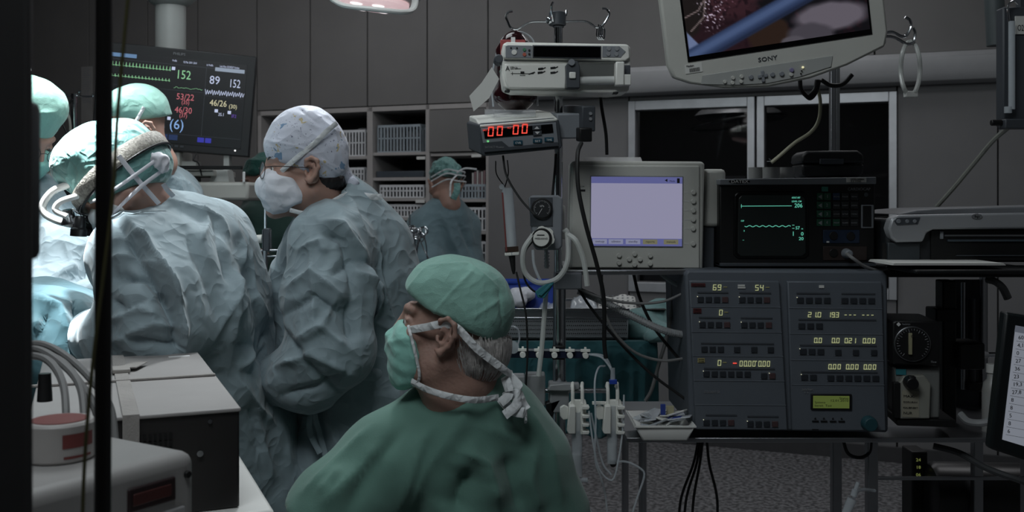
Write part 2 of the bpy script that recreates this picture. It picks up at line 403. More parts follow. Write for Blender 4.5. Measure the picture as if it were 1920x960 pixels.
# windows to the dark adjoining room
for i, (a, b) in enumerate(((wL, wx(1416)), (wx(1420), wR_))):
    mb = MB(); t = .045; y0, y1 = -.03, .09
    mb.box((a, y0, wBot), (a+t, y1, wTop)); mb.box((b-t, y0, wBot), (b, y1, wTop)); mb.box((a+t, y0, wTop-.06), (b-t, y1, wTop)); mb.box((a+t, y0, wBot), (b-t, y1, wBot+.06))
    win = wstruct('window_%d' % (i+1), mb, M_alu, .003)
    g = MB(); g.box((a+t, .03, wBot+.06), (b-t, .036, wTop-.06))
    gm = clear('window_glass', (20, 22, 24), .25, .02); g.build('glass', gm, win)
# adjoining room shell
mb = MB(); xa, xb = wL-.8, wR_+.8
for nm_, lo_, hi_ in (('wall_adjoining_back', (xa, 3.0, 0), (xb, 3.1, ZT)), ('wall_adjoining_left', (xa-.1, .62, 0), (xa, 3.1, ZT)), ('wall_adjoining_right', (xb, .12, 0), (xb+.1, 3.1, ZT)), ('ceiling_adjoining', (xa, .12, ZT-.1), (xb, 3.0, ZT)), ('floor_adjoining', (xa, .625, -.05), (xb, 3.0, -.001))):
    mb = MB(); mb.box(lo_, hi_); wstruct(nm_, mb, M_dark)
for i, (a, b) in enumerate(((wx(1200, 2.4), wx(1290, 2.4)), (wx(1300, 2.4), wx(1395, 2.4)), (wx(1500, 2.4), wx(1580, 2.4)))):
    mb = MB(); mb.box((a, 2.5, 0), (b, 2.98, 1.75)); c = mb.build('storage_cabinet', mat('dim_cabinet', (88, 90, 95), .5), None, .004); on_wall(c)
    d = MB(); d.box((a+.02, 2.47, .05), (b-.02, 2.5, 1.7)); d.build('door', mat('dim_cabinet_door', (100, 102, 108), .45), c, .003)
    tag(c, ['tall dim cabinet behind the left window pane, left one', 'tall dim cabinet behind the left window pane, right one', 'tall dim cabinet behind the right window pane'][i], 'cabinet')
# remaining shell
def hstruct(name, lo, hi, m):
    mb = MB(); mb.box(lo, hi); o = wstruct(name, mb, m); return o
hstruct('floor', (S0-.1, -10, -.05), (S1+.1, .62, 0), M_floor)
hstruct('ceiling', (S0-.1, -10, ZT), (S1+.1, .62, ZT+.1), M_ceil)
hstruct('wall_left', (S0-.1, -10, 0), (S0, .6, ZT), M_wall)
hstruct('wall_right', (S1, -10, 0), (S1+.1, .6, ZT), M_wall)
hstruct('wall_front', (S0, -10.1, 0), (S1, -10, ZT), M_wall)
mb = MB(); mb.box((sB, -.025, 0), (wR_+2, -.008, .09)); wstruct('baseboard_back', mb, mat('baseboard', (70, 70, 72), .5), .002)
# storage unit under the cabinets
M_unit = mat('unit_laminate', (176, 173, 171), .5, var=.05)
un = empty('storage_unit', WO+WU*((sA+sB)/2)); un.rotation_euler = (0, 0, WR)
tag(un, 'tall open grey shelf unit full of baskets below the wall cabinets', 'shelf unit')
ux = (sA+sB)/2
mb = MB(); mb.box((sA-ux, .46, .02), (sB-ux, .49, zc)); mb.build('back_panel', mat('unit_back', (60, 60, 62), .7), un)
cols = [(wx(486), wx(689)), (wx(695), wx(798)), (wx(803), wx(915))]
mb = MB()
for p in (483, 688, 798, 911): mb = MB(); a = wx(p)-ux; mb.box((a, 0, 0), (a+.03 if p != 688 else a+.045, .46, zc-.002)); mb.build('upright', M_unit, un, .002)
def shelf(ci, py, t=.022):
    a, b = cols[ci]; z = wp(800, py)[1]; mb = MB(); mb.box((a-ux+.012, .01, z-t), (b-ux-.004, .45, z)); mb.build('shelf', M_unit, un, .001, 1); return z
mb = MB(); mb.box((sA-ux, 0, zc-.035), (sB-ux, .46, zc-.001)); mb.build('top_rail', M_unit, un, .002)
door_z0 = wp(860, 284)[1]
mb = MB(); mb.box((cols[2][0]-ux+.012, -.01, door_z0), (cols[2][1]-ux-.012, .012, zc-.04)); dr = mb.build('door', M_panel, un, .002)
SZ = {}
for ci, rows in enumerate(([290, 339, 384, 448, 500], [284, 332, 371, 408, 455, 505], [287, 373, 432, 495, 545])):
    SZ[ci] = [shelf(ci, r) for r in rows]
# baskets: slatted plastic crates, one kind copied
M_bask = mat('basket_plastic', (226, 229, 232), .5, var=.05); M_bask2 = mat('basket_plastic_blue', (160, 172, 180), .5)
M_pack = mat('sterile_pack', (92, 94, 98), .5, var=.4, vs=25)
def basket(w, d, h, m):
    r = empty('storage_basket', (0, 0, 0))
    mb = MB(); mb.box((-w/2, -d/2, 0), (w/2, d/2, .008)); mb.build('base', m, r)
    mb = MB(); t = .008
    for y in (-d/2, d/2-t): mb.box((-w/2, y, h-.018), (w/2, y+t, h)); mb.box((-w/2, y, h*.48), (w/2, y+t*.8, h*.48+.01))
    for x in (-w/2, w/2-t): mb.box((x, -d/2, h-.018), (x+t, d/2, h))
    mb.build('rim', m, r, .002, 1)
    n = max(6, int(w/.026)); mb = MB()
    for i in range(n+1):
        x = -w/2+(w-.01)*i/n
        for y in (-d/2, d/2-.006): mb.box((x, y, .006), (x+.011, y+.005, h-.015))
    for i in range(9):
        y = -d/2+(d-.01)*i/8
        for x in (-w/2, w/2-.006): mb.box((x, y, .006), (x+.005, y+.011, h-.015))
    tag(mb.build('slats', m, r), kind='stuff'); return r
rr = random.Random(5)
def place_on(o, s, off, z, rz=0): o.location = WO+WU*s+WN*off+V((0, 0, z)); o.rotation_euler = (0, 0, WR+rz)
BK = [(0, 0, 590, 684, .19, M_bask, 'large grey slatted basket in the top row, right behind the patterned cap'), (0, 0, 493, 560, .15, M_bask, 'grey slatted basket in the top row, left of the patterned cap'),
      (1, 0, 706, 788, .195, M_bask2, 'large blue-grey basket of clear packs in the top row of the middle column'),
      (0, 1, 600, 682, .10, M_bask, 'low grey basket in the second row of the left column'), (0, 2, 600, 684, .085, M_bask, 'low grey basket in the third row of the left column'),
      (0, 3, 535, 600, .14, M_bask, 'grey basket below the white mask, behind the green scrubs'),
      (1, 2, 710, 794, .092, M_bask, 'low grey basket in the third row of the middle column'), (1, 3, 708, 794, .092, M_bask, 'low grey basket in the fourth row of the middle column'),
      (1, 4, 706, 792, .11, M_bask, 'low grey basket in the lowest visible row of the middle column'),
      (2, 1, 858, 910, .10, M_bask2, 'blue-grey basket holding leaflets in the right column'), (2, 2, 862, 911, .16, M_bask, 'tall pale basket in the right column beside the scrub nurse'), (2, 3, 866, 911, .16, M_bask, 'pale basket below the tall one in the right column, at the nurse\'s elbow')]
for ci, ri, a, b, h, m, lb in BK:
    w_ = wx(b, .03)-wx(a, .03); bk = basket(w_, .30, h, m); s = (wx(a, .03)+wx(b, .03))/2
    place_on(bk, s, .19, SZ[ci][ri]+.0015); tag(bk, lb, 'basket', 'slatted storage baskets')
    for j in range(5 if w_ > .25 else 3):      # clear packs standing in it
        mb = MB(); hh = h*rr.uniform(.78, 1.12)-.012; mb.box((-w_*.075, -.1, 0), (w_*.075, .1, hh)); o = mb.build('sterile_pack', M_pack, None, .006)
        n = 5 if w_ > .25 else 3
        place_on(o, s+(-.5+(j+.5)/n)*w_*.88, .19, SZ[ci][ri]+.0105, rr.uniform(-.08, .08)); tag(o, 'clear packs in the '+' '.join(lb.replace('slatted ', '').replace('visible ', '').split(',')[0].split()[:11]), 'pack', 'packs in the '+lb.split(',')[0])
def on_shelf(name, ci, ri, a, b, h, m, label, cat, d=.28, bevel=.004, dz=.001, off=.04):
    s0, s1 = wx(a, off), wx(b, off); mb = MB(); mb.box((-(s1-s0)/2, 0, 0), ((s1-s0)/2, d, h)); o = mb.build(name, m, None, bevel); place_on(o, (s0+s1)/2, off, SZ[ci][ri]+dz); return tag(o, label, cat)
on_shelf('instrument_tray', 1, 1, 705, 795, .045, mat('slate_tray', (70, 78, 86), .4), 'flat slate-blue tray in the second row of the middle column', 'tray')
on_shelf('label_card', 1, 0, 781, 797, .02, mat('white_card', (225, 226, 222), .6), 'white card label hanging at the right end of the second row', 'label', .004, .0005, -.055, -.004)
on_shelf('label_card', 1, 2, 779, 796, .022, mat('white_card', (225, 226, 222), .6), 'white card label between the two low baskets of the middle column', 'label', .004, .0005, -.035, -.004)
on_shelf('label_card', 2, 0, 884, 902, .02, mat('white_card', (225, 226, 222), .6), 'white card label under the closed door, top of right column', 'label', .004, .0005, -.035, -.004)
for i in range(6):
    on_shelf('leaflet', 2, 1, 885+i*4.3, 888+i*4.3, .17+.008*(i % 3), mat('leaflet_%d' % (i % 2), [(200, 198, 196), (150, 120, 125)][i % 2], .6), 'thin leaflet standing upright in the right column basket', 'leaflet', .1, .001, .012, .1)['group'] = 'leaflets in the right column'
on_shelf('folded_drape', 0, 0, 494, 530, .04, mat('pale_linen', (190, 192, 194), .8, bump=.6, bs=20), 'folded pale cloth on the top-left basket', 'cloth', .25, .012, .151, .06)
# ================= people =================
M_skin = mat('skin', (158, 126, 114), .55, var=.12, vs=9, bump=.25, bs=150, sub=.15)
M_skin2 = mat('skin_fair', (178, 142, 128), .5, var=.08, vs=9, bump=.15, bs=200, sub=.15)
M_gown = cloth('gown_fabric', (142, 158, 165), crease=.6, cs=11)
M_gown_in = cloth('gown_fabric_deep', (110, 134, 142), crease=.4, cs=9)
M_scrub = cloth('green_scrub_cotton', (94, 130, 119), .85, crease=.22, cs=5, weave=.3, vv=.1)
M_scrub_d = cloth('dark_green_scrub_cotton', (48, 76, 70), .85, crease=.3, cs=6)
M_cap = cloth('cap_green_nonwoven', (138, 182, 170), .7, crease=.22, cs=16, weave=.6)
M_cap2 = cloth('cap_teal_bouffant', (106, 150, 146), .45, crease=.5, cs=22)
M_mask = cloth('mask_white', (222, 224, 232), .7, crease=.3, cs=18)
M_maskg = cloth('mask_green', (140, 196, 184), .7, crease=.25, cs=18)
M_tie = cloth('mask_tie', (215, 218, 220), .6, crease=.4, cs=30)
M_hair = mat('dark_hair', (30, 26, 26), .5, var=.4, vs=60)
M_hairg = mat('grey_hair', (196, 192, 190), .45, var=.35, vs=70)
M_eye = mat('eye_white', (205, 200, 196), .2); M_iris = mat('eye_iris', (50, 42, 38), .15)
M_glove = mat('latex_glove', (200, 190, 172), .5, bump=.4, bs=60)
M_steel = mat('polished_steel', (205, 208, 212), .18, 1, var=.03)
M_steel2 = mat('brushed_steel', (170, 172, 176), .35, 1, var=.05)
M_blk = mat('black_plastic', (22, 22, 24), .4, var=.1)
M_lens = clear('spectacle_lens', (200, 210, 215), .12, .02)

def Mx(loc, yaw, pitch=0, roll=0, sc=1):
    """yaw 0 faces the camera, -90 faces left of frame; pitch > 0 looks up."""
    return Matrix.Translation(loc) @ Matrix.Rotation(math.radians(yaw), 4, 'Z') @ Matrix.Rotation(math.radians(roll), 4, 'Y') @ Matrix.Rotation(math.radians(-pitch), 4, 'X') @ Matrix.Scale(sc, 4)
def head(S, M, ears=.86, fat=1.0, old=0, nose=1.0):
    S.M = M
    S.el((0, .018, .040), (.076*fat, .094, .082), .02)
    S.el((0, -.030, -.040), (.062*fat, .058, .076), .03); S.el((0, -.044, .000), (.056*fat, .040, .045), .02)
    for x in (-1, 1):
        S.rc((x*.054*fat, .012, -.050), (x*.018, -.068, -.098), .020, .016, .03)      # jaw
        S.el((x*.043*fat, -.056, -.018), (.020, .022, .017), .018)                       # cheekbone
        S.rc((x*.014, -.083, .027), (x*.046, -.066, .029), .010, .008, .014)           # brow
    S.el((0, -.078, -.100), (.020, .017, .017), .018)
    S.el((0, -.079, -.060), (.028, .018, .026), .015)
    for x in (-1, 1): S.el((x*.033, -.097, .005), (.018, .015, .011), .014, 's')       # sockets
    S.rc((0, -.083, .020), (0, -.101*nose, -.022), .0100, .0125, .016)
    for x in (-1, 1): S.el((x*.0130, -.091, -.028), (.0085, .012, .008), .008); S.el((x*.006, -.097, -.037), (.004, .005, .003), .003, 's')
    for x in (-1, 1):
        S.el((x*.032, -.070, .005), (.0150, .0135, .0130), .005)                          # lids over the eyeball
        S.rc((x*.018, -.0850, .0085), (x*.046, -.0745, .0085), .003, .003, .005)
        S.rc((x*.020, -.0830, -.004), (x*.044, -.0745, -.003), .0025, .0025, .005)
        S.rc((x*.021, -.0895, .0025), (x*.043, -.0805, .0025), .0036, .003, .003, 's')   # lid slit
    S.rc((-.020, -.090, -.066), (.020, -.090, -.066), .0055, .0055, .008); S.rc((-.018, -.089, -.075), (.018, -.089, -.075), .006, .006, .008)
    S.rc((-.022, -.099, -.0705), (.022, -.099, -.0705), .0018, .0018, .003, 's')
    if old:
        for x in (-1, 1):
            S.rc((x*.022, -.094, -.012), (x*.046, -.080, -.014), .0016, .0016, .006, 's'); S.rc((x*.020, -.095, -.034), (x*.036, -.083, -.062), .002, .002, .008, 's')
            for j in range(3): S.rc((x*.055, -.066, .012-.007*j), (x*.068, -.050, .018-.013*j), .001, .001, .005, 's')
    if ears:
        S.M = M @ Matrix.Translation((0, .008, 0)) @ Matrix.Diagonal((1, ears, ears, 1)) @ Matrix.Translation((0, -.008, 0))
        for x in (-1, 1):
            e = x*.074*fat; o = x*.014
            S.el((e+o*.35, .012, -.004), (.006, .017, .028), .006, rot=(12, 0, x*22))
            rim = [((e, -.006, .012), .004), ((e+o*.8, -.004, .027), .0042), ((e+o*1.2, .010, .034), .0045), ((e+o*1.5, .025, .026), .0047), ((e+o*1.5, .029, .006), .0045), ((e+o*1.1, .020, -.016), .0045), ((e+o*.7, .006, -.032), .0068), ((e+o*.3, -.003, -.028), .005)]
            S.chain(rim, .005)
            S.chain([((e+o*.9, .018, .018), .003), ((e+o*1.0, .019, .002), .0032), ((e+o*.8, .010, -.014), .0035)], .004)
            S.el((e+o*.85, .003, -.003), (.009, .009, .011), .004, 's'); S.rc((e+o*.1, -.006, -.004), (e+o*.5, -.004, -.012), .004, .003, .004)
    S.M = Matrix()
def eyes(M, parent, base):
    for x in (-1, 1):
        mb = MB(); c = M @ V((x*.032, -.0715, .0030)); mb.sphere(c-base, .0125, 16)
        d = (M.to_3x3() @ V((0, -1, 0))).normalized(); mb.lathe(c-base+d*.0106, d, [(0, .0058), (.0022, .0050), (.0026, .001)], 16, 1); mb.build('eye', [M_eye, M_iris], parent)
def person(label, loc, group=None):
    return empty('person', loc, label=label, cat='person', group=group)
def stand_part(name, mb, m, root): # MB in world space -> child of root
    b = root.location; mb.v = [v-b for v in mb.v]; return mb.build(name, m, root)
def mask_solid(M, w=1.0, drop=0, h=.0032, by=-.040, sl=.55):
    """a pleated mask shell over nose, cheeks and chin"""
    S = Solid(h); S.M = M
    S.el((0, -.048, -.050-drop*.3), (.073*w, .060, .062+drop*.3), .02); S.el((0, -.02, -.065), (.070*w, .055, .05), .02)
    S.rc((0, -.088, -.004), (0, -.102, -.034), .012, .016, .022); S.rc((0, -.087, -.055), (0, -.074, -.096-drop), .025, .024, .03)
    S.rc((-.035*w, -.072, -.03), (-.030*w, -.058, -.090-drop), .024, .022, .03); S.rc((.035*w, -.072, -.03), (.030*w, -.058, -.090-drop), .024, .022, .03)
    S.plane((0, -.03, -.004), (0, .18, 1)); S.plane((0, by, 0), (0, 1, sl), .01); S.plane((0, .0, -.082-drop), (0, .55, -.8), .02); S.M = Matrix(); return S
def pleats(M, amp=.0010, n=4, sp=.03):
    Mi = np.array(M.inverted())
    def f(vs, N):
        L = vs@Mi[:3, :3].T+Mi[:3, 3]; z = L[:, 2]+.35*(np.abs(L[:, 0]))
        return amp*(np.abs(((z/sp) % 1)-.5)*4-1)*(.5+1.2*pnoise(vs*14)+.5)+.0018*ridge(vs*18+3)
    return f
def ribbon(pts, wd, th=.0016, sp=8, up=None):     # flat tape; pts in world space
    mb = MB(); mb.tube(pts, th, 8, sp); P = spline(pts, sp); n = 8; k = 0
    for i, p in enumerate(P):
        T = (P[min(i+1, len(P)-1)]-P[max(i-1, 0)]).normalized(); u = V(up) if up is not None else V((0, 0, 1)); b = (u-T*u.dot(T)).normalized(); a = T.cross(b)
        for j in range(n):
            t = 2*math.pi*j/n; mb.v[k] = p+b*wd/2*math.cos(t)+a*th*math.sin(t); k += 1
    return mb
def gdisp(amp, sc=6., seed=0., fine=.35, vert=.5, w=.7):
    """crumpled cloth: long soft folds plus sharp little crests"""
    def f(vs, N):
        wp_ = np.stack([pnoise(vs*4+seed+9), pnoise(vs*4+seed+19), pnoise(vs*4+seed+29)], 1)
        q = (vs*np.array([1, 1, vert])+np.array([.35, 0, 0])*vs[:, 2:3]*.5)*sc+seed+.6*wp_
        q2 = (vs@np.array([[.8, 0, .6], [0, 1, 0], [-.3, 0, .4]]))*sc*1.5+seed+4+.5*wp_
        return amp*(.6*ridge(q, w)+fine*1.2*ridge(q2, .6)+.18*ridge(vs*sc*3.6+seed+11, .6))
    return f
def finger_hand(S, wrist, d, up, sc=1.0, curl=.5, side=1):
    """palm and five fingers from a wrist point, pointing along d, back of hand towards up"""
    d = V(d).normalized(); up = (V(up)-d*V(up).dot(d)).normalized(); s = d.cross(up)*side; w = V(wrist); q = lambda a, b, c: w+(d*a+s*b+up*c)*sc
    S.rc(q(.0, 0, 0), q(.03, 0, 0), .026*sc, .026*sc, .02); 
    for b in (-.028, -.010, .010, .028): S.rc(q(.02, b*.6, 0), q(.085, b, 0), .013*sc, .0115*sc, .012)
    for b, L in ((-.030, .062), (-.010, .078), (.011, .084), (.031, .074)):
        p = q(.085, b, 0); a = 0; r = .0095
        for j, f in enumerate((.45, .30, .25)):
            a += curl*(.55+.25*j); n = p+(d*math.cos(a)-up*math.sin(a))*L*f*sc; S.rc(p, n, r*sc, (r-.0012)*sc, .003); p = n; r -= .0009
    S.chain([(q(.015, .026, -.006), .014*sc), (q(.050, .050, -.018), .0115*sc), (q(.078, .056, -.030), .0098*sc), (q(.100, .050, -.040), .0088*sc)], .008)

# ---- seated perfusionist in green scrubs, back to the camera, head turned left ----------
Yb = 2.02
base = at(880, 380, Yb+.08); base.z = 0
man = person('older seated man in green scrubs with his back turned, green cap and green mask', base)
MH = Mx(at(843, 618, Yb+.01), -98, 11, 0, 1.05)
S = Solid(.0023); head(S, MH, 1.0, fat=1.03, old=1, nose=.98)
S.M = MH; S.chain([((0, .035, -.03), .064), ((0, .045, -.09), .062)], .03); S.M = Matrix()
S.rc(at(868, 680, Yb+.03), at(872, 780, Yb+.06), .062, .075, .04, world=True)
S.rc(at(812, 700, Yb-.02), at(835, 760, Yb+.0), .030, .04, .04, world=True)
vh, fh = S.mesh(); vh = relax(vh, fh, 1); Nn = vnorm(vh, fh); vh = vh+Nn*(.0006*pnoise(vh*220)+.0012*pnoise(vh*45))[:, None]
# trunk, arms and legs of the seated body
S = Solid(.010)
def limb(*q): S.chain([(tuple(at(x, y, Y)), r) for x, y, Y, r in q], .04)
limb((872, 770, Yb+.06, .07), (885, 860, Yb+.09, .12), (885, 1050, Yb+.1, .14), (885, 1200, Yb+.12, .155))
sh_l, sh_r = at(715, 862, Yb-.02), at(1022, 872, Yb+.08)
limb((715, 872, Yb, .062), (990, 880, Yb+.1, .062))
limb((712, 872, Yb, .058), (600, 1010, Yb-.10, .050), (560, 1030, Yb-.12, .045)); limb((560, 1030, Yb-.12, .043), (470, 975, Yb+.1, .034))
limb((1000, 885, Yb+.1, .056), (1042, 1090, Yb+.12, .048), (1020, 1180, Yb+.35, .036))
hip = at(885, 1240, Yb+.12)
for sx in (-1, 1):
    a = hip+V((sx*.09, 0, 0)); kn = a+V((sx*.06-.34, .26+sx*.10, .02)); an = V((kn.x, kn.y+.03, .10)); S.chain([(tuple(a), .09), (tuple(kn), .062), (tuple(an), .042)], .04)
    S.chain([(tuple(an+V((0, 0, -.05))), .038), (tuple(an+V((-.12, .12, -.065))), .032)], .03)
finger_hand(S, at(470, 975, Yb+.1), (-.6, .75, .1), (0, 0, 1), 1, .4); finger_hand(S, at(1020, 1180, Yb+.35), (-.3, .9, -.1), (0, 0, 1), 1, .4, -1)
vt, ft = S.mesh(); vt = relax(vt, ft, 1)
bvs = np.concatenate([vh, vt])-np.array(base); bfs = np.concatenate([fh, ft+len(vh)])
mesh_obj('body', bvs, bfs, M_skin, man, ang=None); eyes(MH, man, base)
# scrub shirt
S = Solid(.0085)
limb((884, 718, Yb+.05, .066), (882, 760, Yb+.06, .088), (880, 800, Yb+.07, .105), (878, 890, Yb+.09, .150), (885, 1050, Yb+.1, .178), (885, 1185, Yb+.12, .172))
limb((722, 862, Yb+.0, .085), (830, 825, Yb+.06, .105), (925, 815, Yb+.1, .105), (985, 868, Yb+.1, .092))
limb((735, 868, Yb, .09), (640, 955, Yb-.06, .088), (588, 1012, Yb-.1, .086))
limb((982, 880, Yb+.09, .092), (1020, 960, Yb+.1, .086), (1040, 1060, Yb+.12, .082))
limb((845, 905, Yb-.03, .05), (870, 1000, Yb-.04, .05))
# neckline
S.M = MH; S.M = Matrix(); S.rc(at(815, 660, Yb-.03), at(822, 722, Yb-.02), .048, .046, .006, 's', world=True); S.rc(at(900, 640, Yb+.03), at(880, 672, Yb+.03), .060, .060, .006, 's', world=True)
S.plane(tuple(at(556, 958, Yb-.1)), (-.72, 0, -.70))
fo = [([(900, 720), (860, 800), (800, 880), (760, 960)], 16, .008), ([(720, 830), (670, 890), (600, 955)], 12, .010), ([(760, 800), (690, 880), (650, 960)], 14, -.010),
      ([(860, 845), (905, 870), (930, 960)], 22, .022), ([(880, 880), (850, 960)], 18, -.022), ([(980, 760), (1030, 850), (1050, 960)], 14, .008), ([(945, 850), (975, 960)], 16, -.012),
      ([(820, 790), (790, 830), (740, 960)], 10, .007), ([(1000, 830), (990, 900), (1010, 960)], 12, .010), ([(700, 800), (640, 860), (570, 930)], 6, .006), ([(905, 800), (980, 830)], 10, .005), ([(600, 930), (640, 880)], 5, .006)]
solid_obj('scrub_shirt', S, M_scrub, man, gdisp(.0060, 4.0, 2, .35, .5, .7), 1, [(a, b*1.25, c*1.7) for a, b, c in fo], Yb, base)
S = Solid(.012)
for sx in (-1, 1):
    a = hip+V((sx*.09, 0, 0)); kn = a+V((sx*.06-.34, .26+sx*.10, .02)); an = V((kn.x, kn.y+.03, .10)); S.chain([(tuple(a), .125), (tuple(kn), .085), (tuple(an), .075)], .05)
solid_obj('trousers', S, M_scrub, man, gdisp(.006, 5, 4), 1, root=base)
# cap
S = Solid(.0028); S.M = MH
S.el((0, .012, .060), (.087, .106, .080), .02); S.el((0, -.042, .068), (.075, .060, .050), .03); S.el((0, .056, .028), (.074, .054, .066), .04); S.el((0, .0, .098), (.072, .085, .042), .03)
S.plane((0, -.080, .024), (0, -.12, -1)); S.plane((0, .030, .020), (0, -.35, -1), .012); S.plane((0, .10, -.045), (0, .3, -1))
for x in (-1, 1): S.el((x*.090, .008, -.004), (.022, .030, .040), .01, 's')
seams = [([(810, 590), (850, 545), (890, 505)], 3, .003), ([(765, 545), (800, 500)], 3, .0025), ([(800, 500), (880, 495), (940, 545)], 3, .003), ([(755, 553), (800, 572), (845, 592)], 5, .0035), ([(880, 600), (940, 560)], 5, .003), ([(900, 560), (925, 610)], 5, .0035), ([(935, 540), (945, 620)], 4, -.004), ([(830, 480), (900, 520)], 4, .002)]
S.M = Matrix(); solid_obj('surgical_cap', S, M_cap, man, lambda v, N: .0030*ridge(v*9, .7)+.0008*ridge(v*26+4, .6), 1, seams, Yb, base)
solid_obj('surgical_mask', mask_solid(MH, 1.03, .012, by=-.056, sl=.38), M_maskg, man, pleats(MH), 1, None, None, base)
# mask ties: over the ear to the back of the head, and round the neck
q = lambda *p: MH @ V(p)
tl = mask_loc = None
stand_part('mask_tie', ribbon([q(.060, -.062, -.006), q(.076, -.030, .008), q(.084, -.002, .020), q(.086, .028, .020), q(.080, .070, -.010), q(.045, .125, -.045), q(.012, .135, -.056)], .015), M_tie, man)
stand_part('mask_tie', ribbon([q(.058, -.042, -.100), q(.078, -.005, -.104), q(.083, .040, -.106), q(.070, .085, -.105), q(.03, .120, -.100)], .013), M_tie, man)
stand_part('mask_edge', ribbon([q(.066, -.066, .002), q(.0775, -.056, -.012), q(.0795, -.042, -.040), q(.072, -.026, -.085), q(.058, -.036, -.108)], .006, .0022, up=(1, 0, 0)), M_tie, man)
for pts in ([q(.02, .130, -.058), q(.03, .155, -.075), q(.05, .158, -.100), q(.05, .140, -.125)], [q(.02, .128, -.10), q(.035, .155, -.085), q(.03, .172, -.105), q(.045, .180, -.130)], [q(.03, .125, -.10), q(.04, .150, -.115), q(.055, .175, -.112)], [q(.03, .125, -.06), q(.045, .140, -.085), q(.045, .128, -.105)]):
    stand_part('tie_end', ribbon(pts, .020, .003, up=(0, .4, 1)), M_tie, man)
# grey hair at the nape, combed back and down
S = Solid(.003); S.M = MH; S.el((0, .052, -.022), (.069, .070, .075), .02); S.plane((0, .03, .03), (0, -.25, 1)); S.plane((0, .046, -.04), (0, -1, -.35)); S.plane((0, .05, -.083), (0, -.2, -1)); S.M = Matrix()
Mi = np.array(MH.inverted())
def hd(v, N):
    L = v@Mi[:3, :3].T+Mi[:3, 3]; u = L[:, 2]*.85+L[:, 1]*.55; t = np.arctan2(L[:, 0], L[:, 1]); return .0022*ridge(np.stack([u*60, t*6, L[:, 2]*8], 1))
solid_obj('hair', S, M_hairg, man, hd, 0, root=base)
mb = MB(); r9 = random.Random(9)
for i in range(520):
    a = r9.uniform(-1.85, 1.6); z = r9.uniform(-.050, .012); L = r9.uniform(.022, .045); pts = []
    for j in range(4):
        t = j/3; aa = a*(1-.10*t); zz = z-L*t; f = math.sqrt(max(.05, 1-((zz+.022)/.080)**2)); pts.append(MH @ V((math.sin(aa)*-.0715*f, .052+math.cos(aa)*.0725*f, zz)))
    mb.tube(pts, (.0011, .0004), 3, 0)
tag(stand_part('hair_strands', mb, M_hairg, man), kind='stuff')

# ---- gowned assistant in a patterned cap, profile to the left ----------
def gowned(label, MHd, skin, shirt_pts=None): pass
Yw = 2.58
base = at(640, 380, Yw+.1); base.z = 0
wom = person('gowned woman in profile wearing a patterned white cap, glasses and a white mask', base)
WH = Mx(at(572, 320, Yw), -75, 0, 0, 1.02)
S = Solid(.0027); head(S, WH); S.M = WH; S.chain([((0, .03, -.03), .050), ((0, .030, -.10), .045)], .03); S.M = Matrix()
S.rc(at(600, 365, Yw+.01), at(635, 450, Yw+.05), .045, .060, .04, world=True)
vh, fh = S.mesh(); vh = relax(vh, fh, 1)
def standing_body(S, sh, hipc, arms, legx=.09, foot_d=(-1, 0)):
    """trunk with two arms (shoulder, elbow, wrist, hand direction) and two legs down to the floor"""
    (s0, s1) = sh; mid = (V(s0)+V(s1))/2
    S.chain([(tuple(mid+V((0, 0, .05))), .06), (tuple(mid+V((0, 0, -.06))), .11), (tuple(V(hipc)+V((0, 0, .18))), .105), (tuple(hipc), .13)], .04); S.rc(s0, s1, .058, .058, .04)
    for (a, e, w_, hd_, sd) in arms:
        S.chain([(tuple(a), .050), (tuple(e), .040), (tuple(w_), .028)], .02); finger_hand(S, w_, hd_, (0, 0, 1), 1, .45, sd)
    f = V((foot_d[0], foot_d[1], 0)).normalized(); sd = V((-f.y, f.x, 0))
    for k in (-1, 1):
        a = V(hipc)+sd*legx*k; kn = V((a.x+f.x*.03, a.y+f.y*.03, .50)); an = V((a.x, a.y, .09)); S.chain([(tuple(a), .085), (tuple(kn), .058), (tuple(an), .040)], .04)
        S.chain([(tuple(an+V((0, 0, -.045))), .036), (tuple(an+f*.15+V((0, 0, -.058))), .030)], .03)
def body_join(vh, fh, S, m, root):
    vt, ft = S.mesh(); vt = relax(vt, ft, 1); o = mesh_obj('body', np.concatenate([vh, vt])-np.array(root.location), np.concatenate([fh, ft+len(vh)]), m, root, ang=None); return o
S = Solid(.011)
wsh = (at(628, 470, Yw-.09), at(668, 455, Yw+.27)); whip = at(668, 760, Yw+.12)
standing_body(S, wsh, whip, [(wsh[0], at(645, 640, Yw-.12), at(515, 705, Yw-.06), (-1, .1, -.1), -1), (wsh[1], at(560, 620, Yw+.32), at(498, 690, Yw+.12), (-1, -.1, -.1), 1)])
body_join(vh, fh, S, M_skin2, wom); eyes(WH, wom, base)
S = Solid(.0052)
def limb(*q, k=.05): S.chain([(tuple(at(x, y, Y)), r) for x, y, Y, r in q], k)
limb((630, 376, Yw+.05, .058), (645, 395, Yw+.06, .070), (660, 440, Yw+.09, .105), (665, 520, Yw+.1, .148), (662, 640, Yw+.12, .145), (668, 740, Yw+.12, .155), (672, 900, Yw+.12, .20), (672, 1110, Yw+.12, .22))
limb((622, 455, Yw-.06, .085), (640, 440, Yw+.08, .10), (665, 450, Yw+.25, .08))
limb((590, 470, Yw+.05, .08), (565, 560, Yw+.12, .09), (560, 680, Yw+.1, .075))
limb((700, 470, Yw+.08, .09), (712, 560, Yw+.1, .10))
limb((618, 462, Yw-.08, .092), (612, 560, Yw-.12, .094), (622, 650, Yw-.13, .098), (575, 705, Yw-.12, .080), (522, 712, Yw-.08, .056), k=.04)       # near sleeve
limb((640, 450, Yw+.27, .085), (560, 600, Yw+.32, .08), (512, 690, Yw+.16, .055))
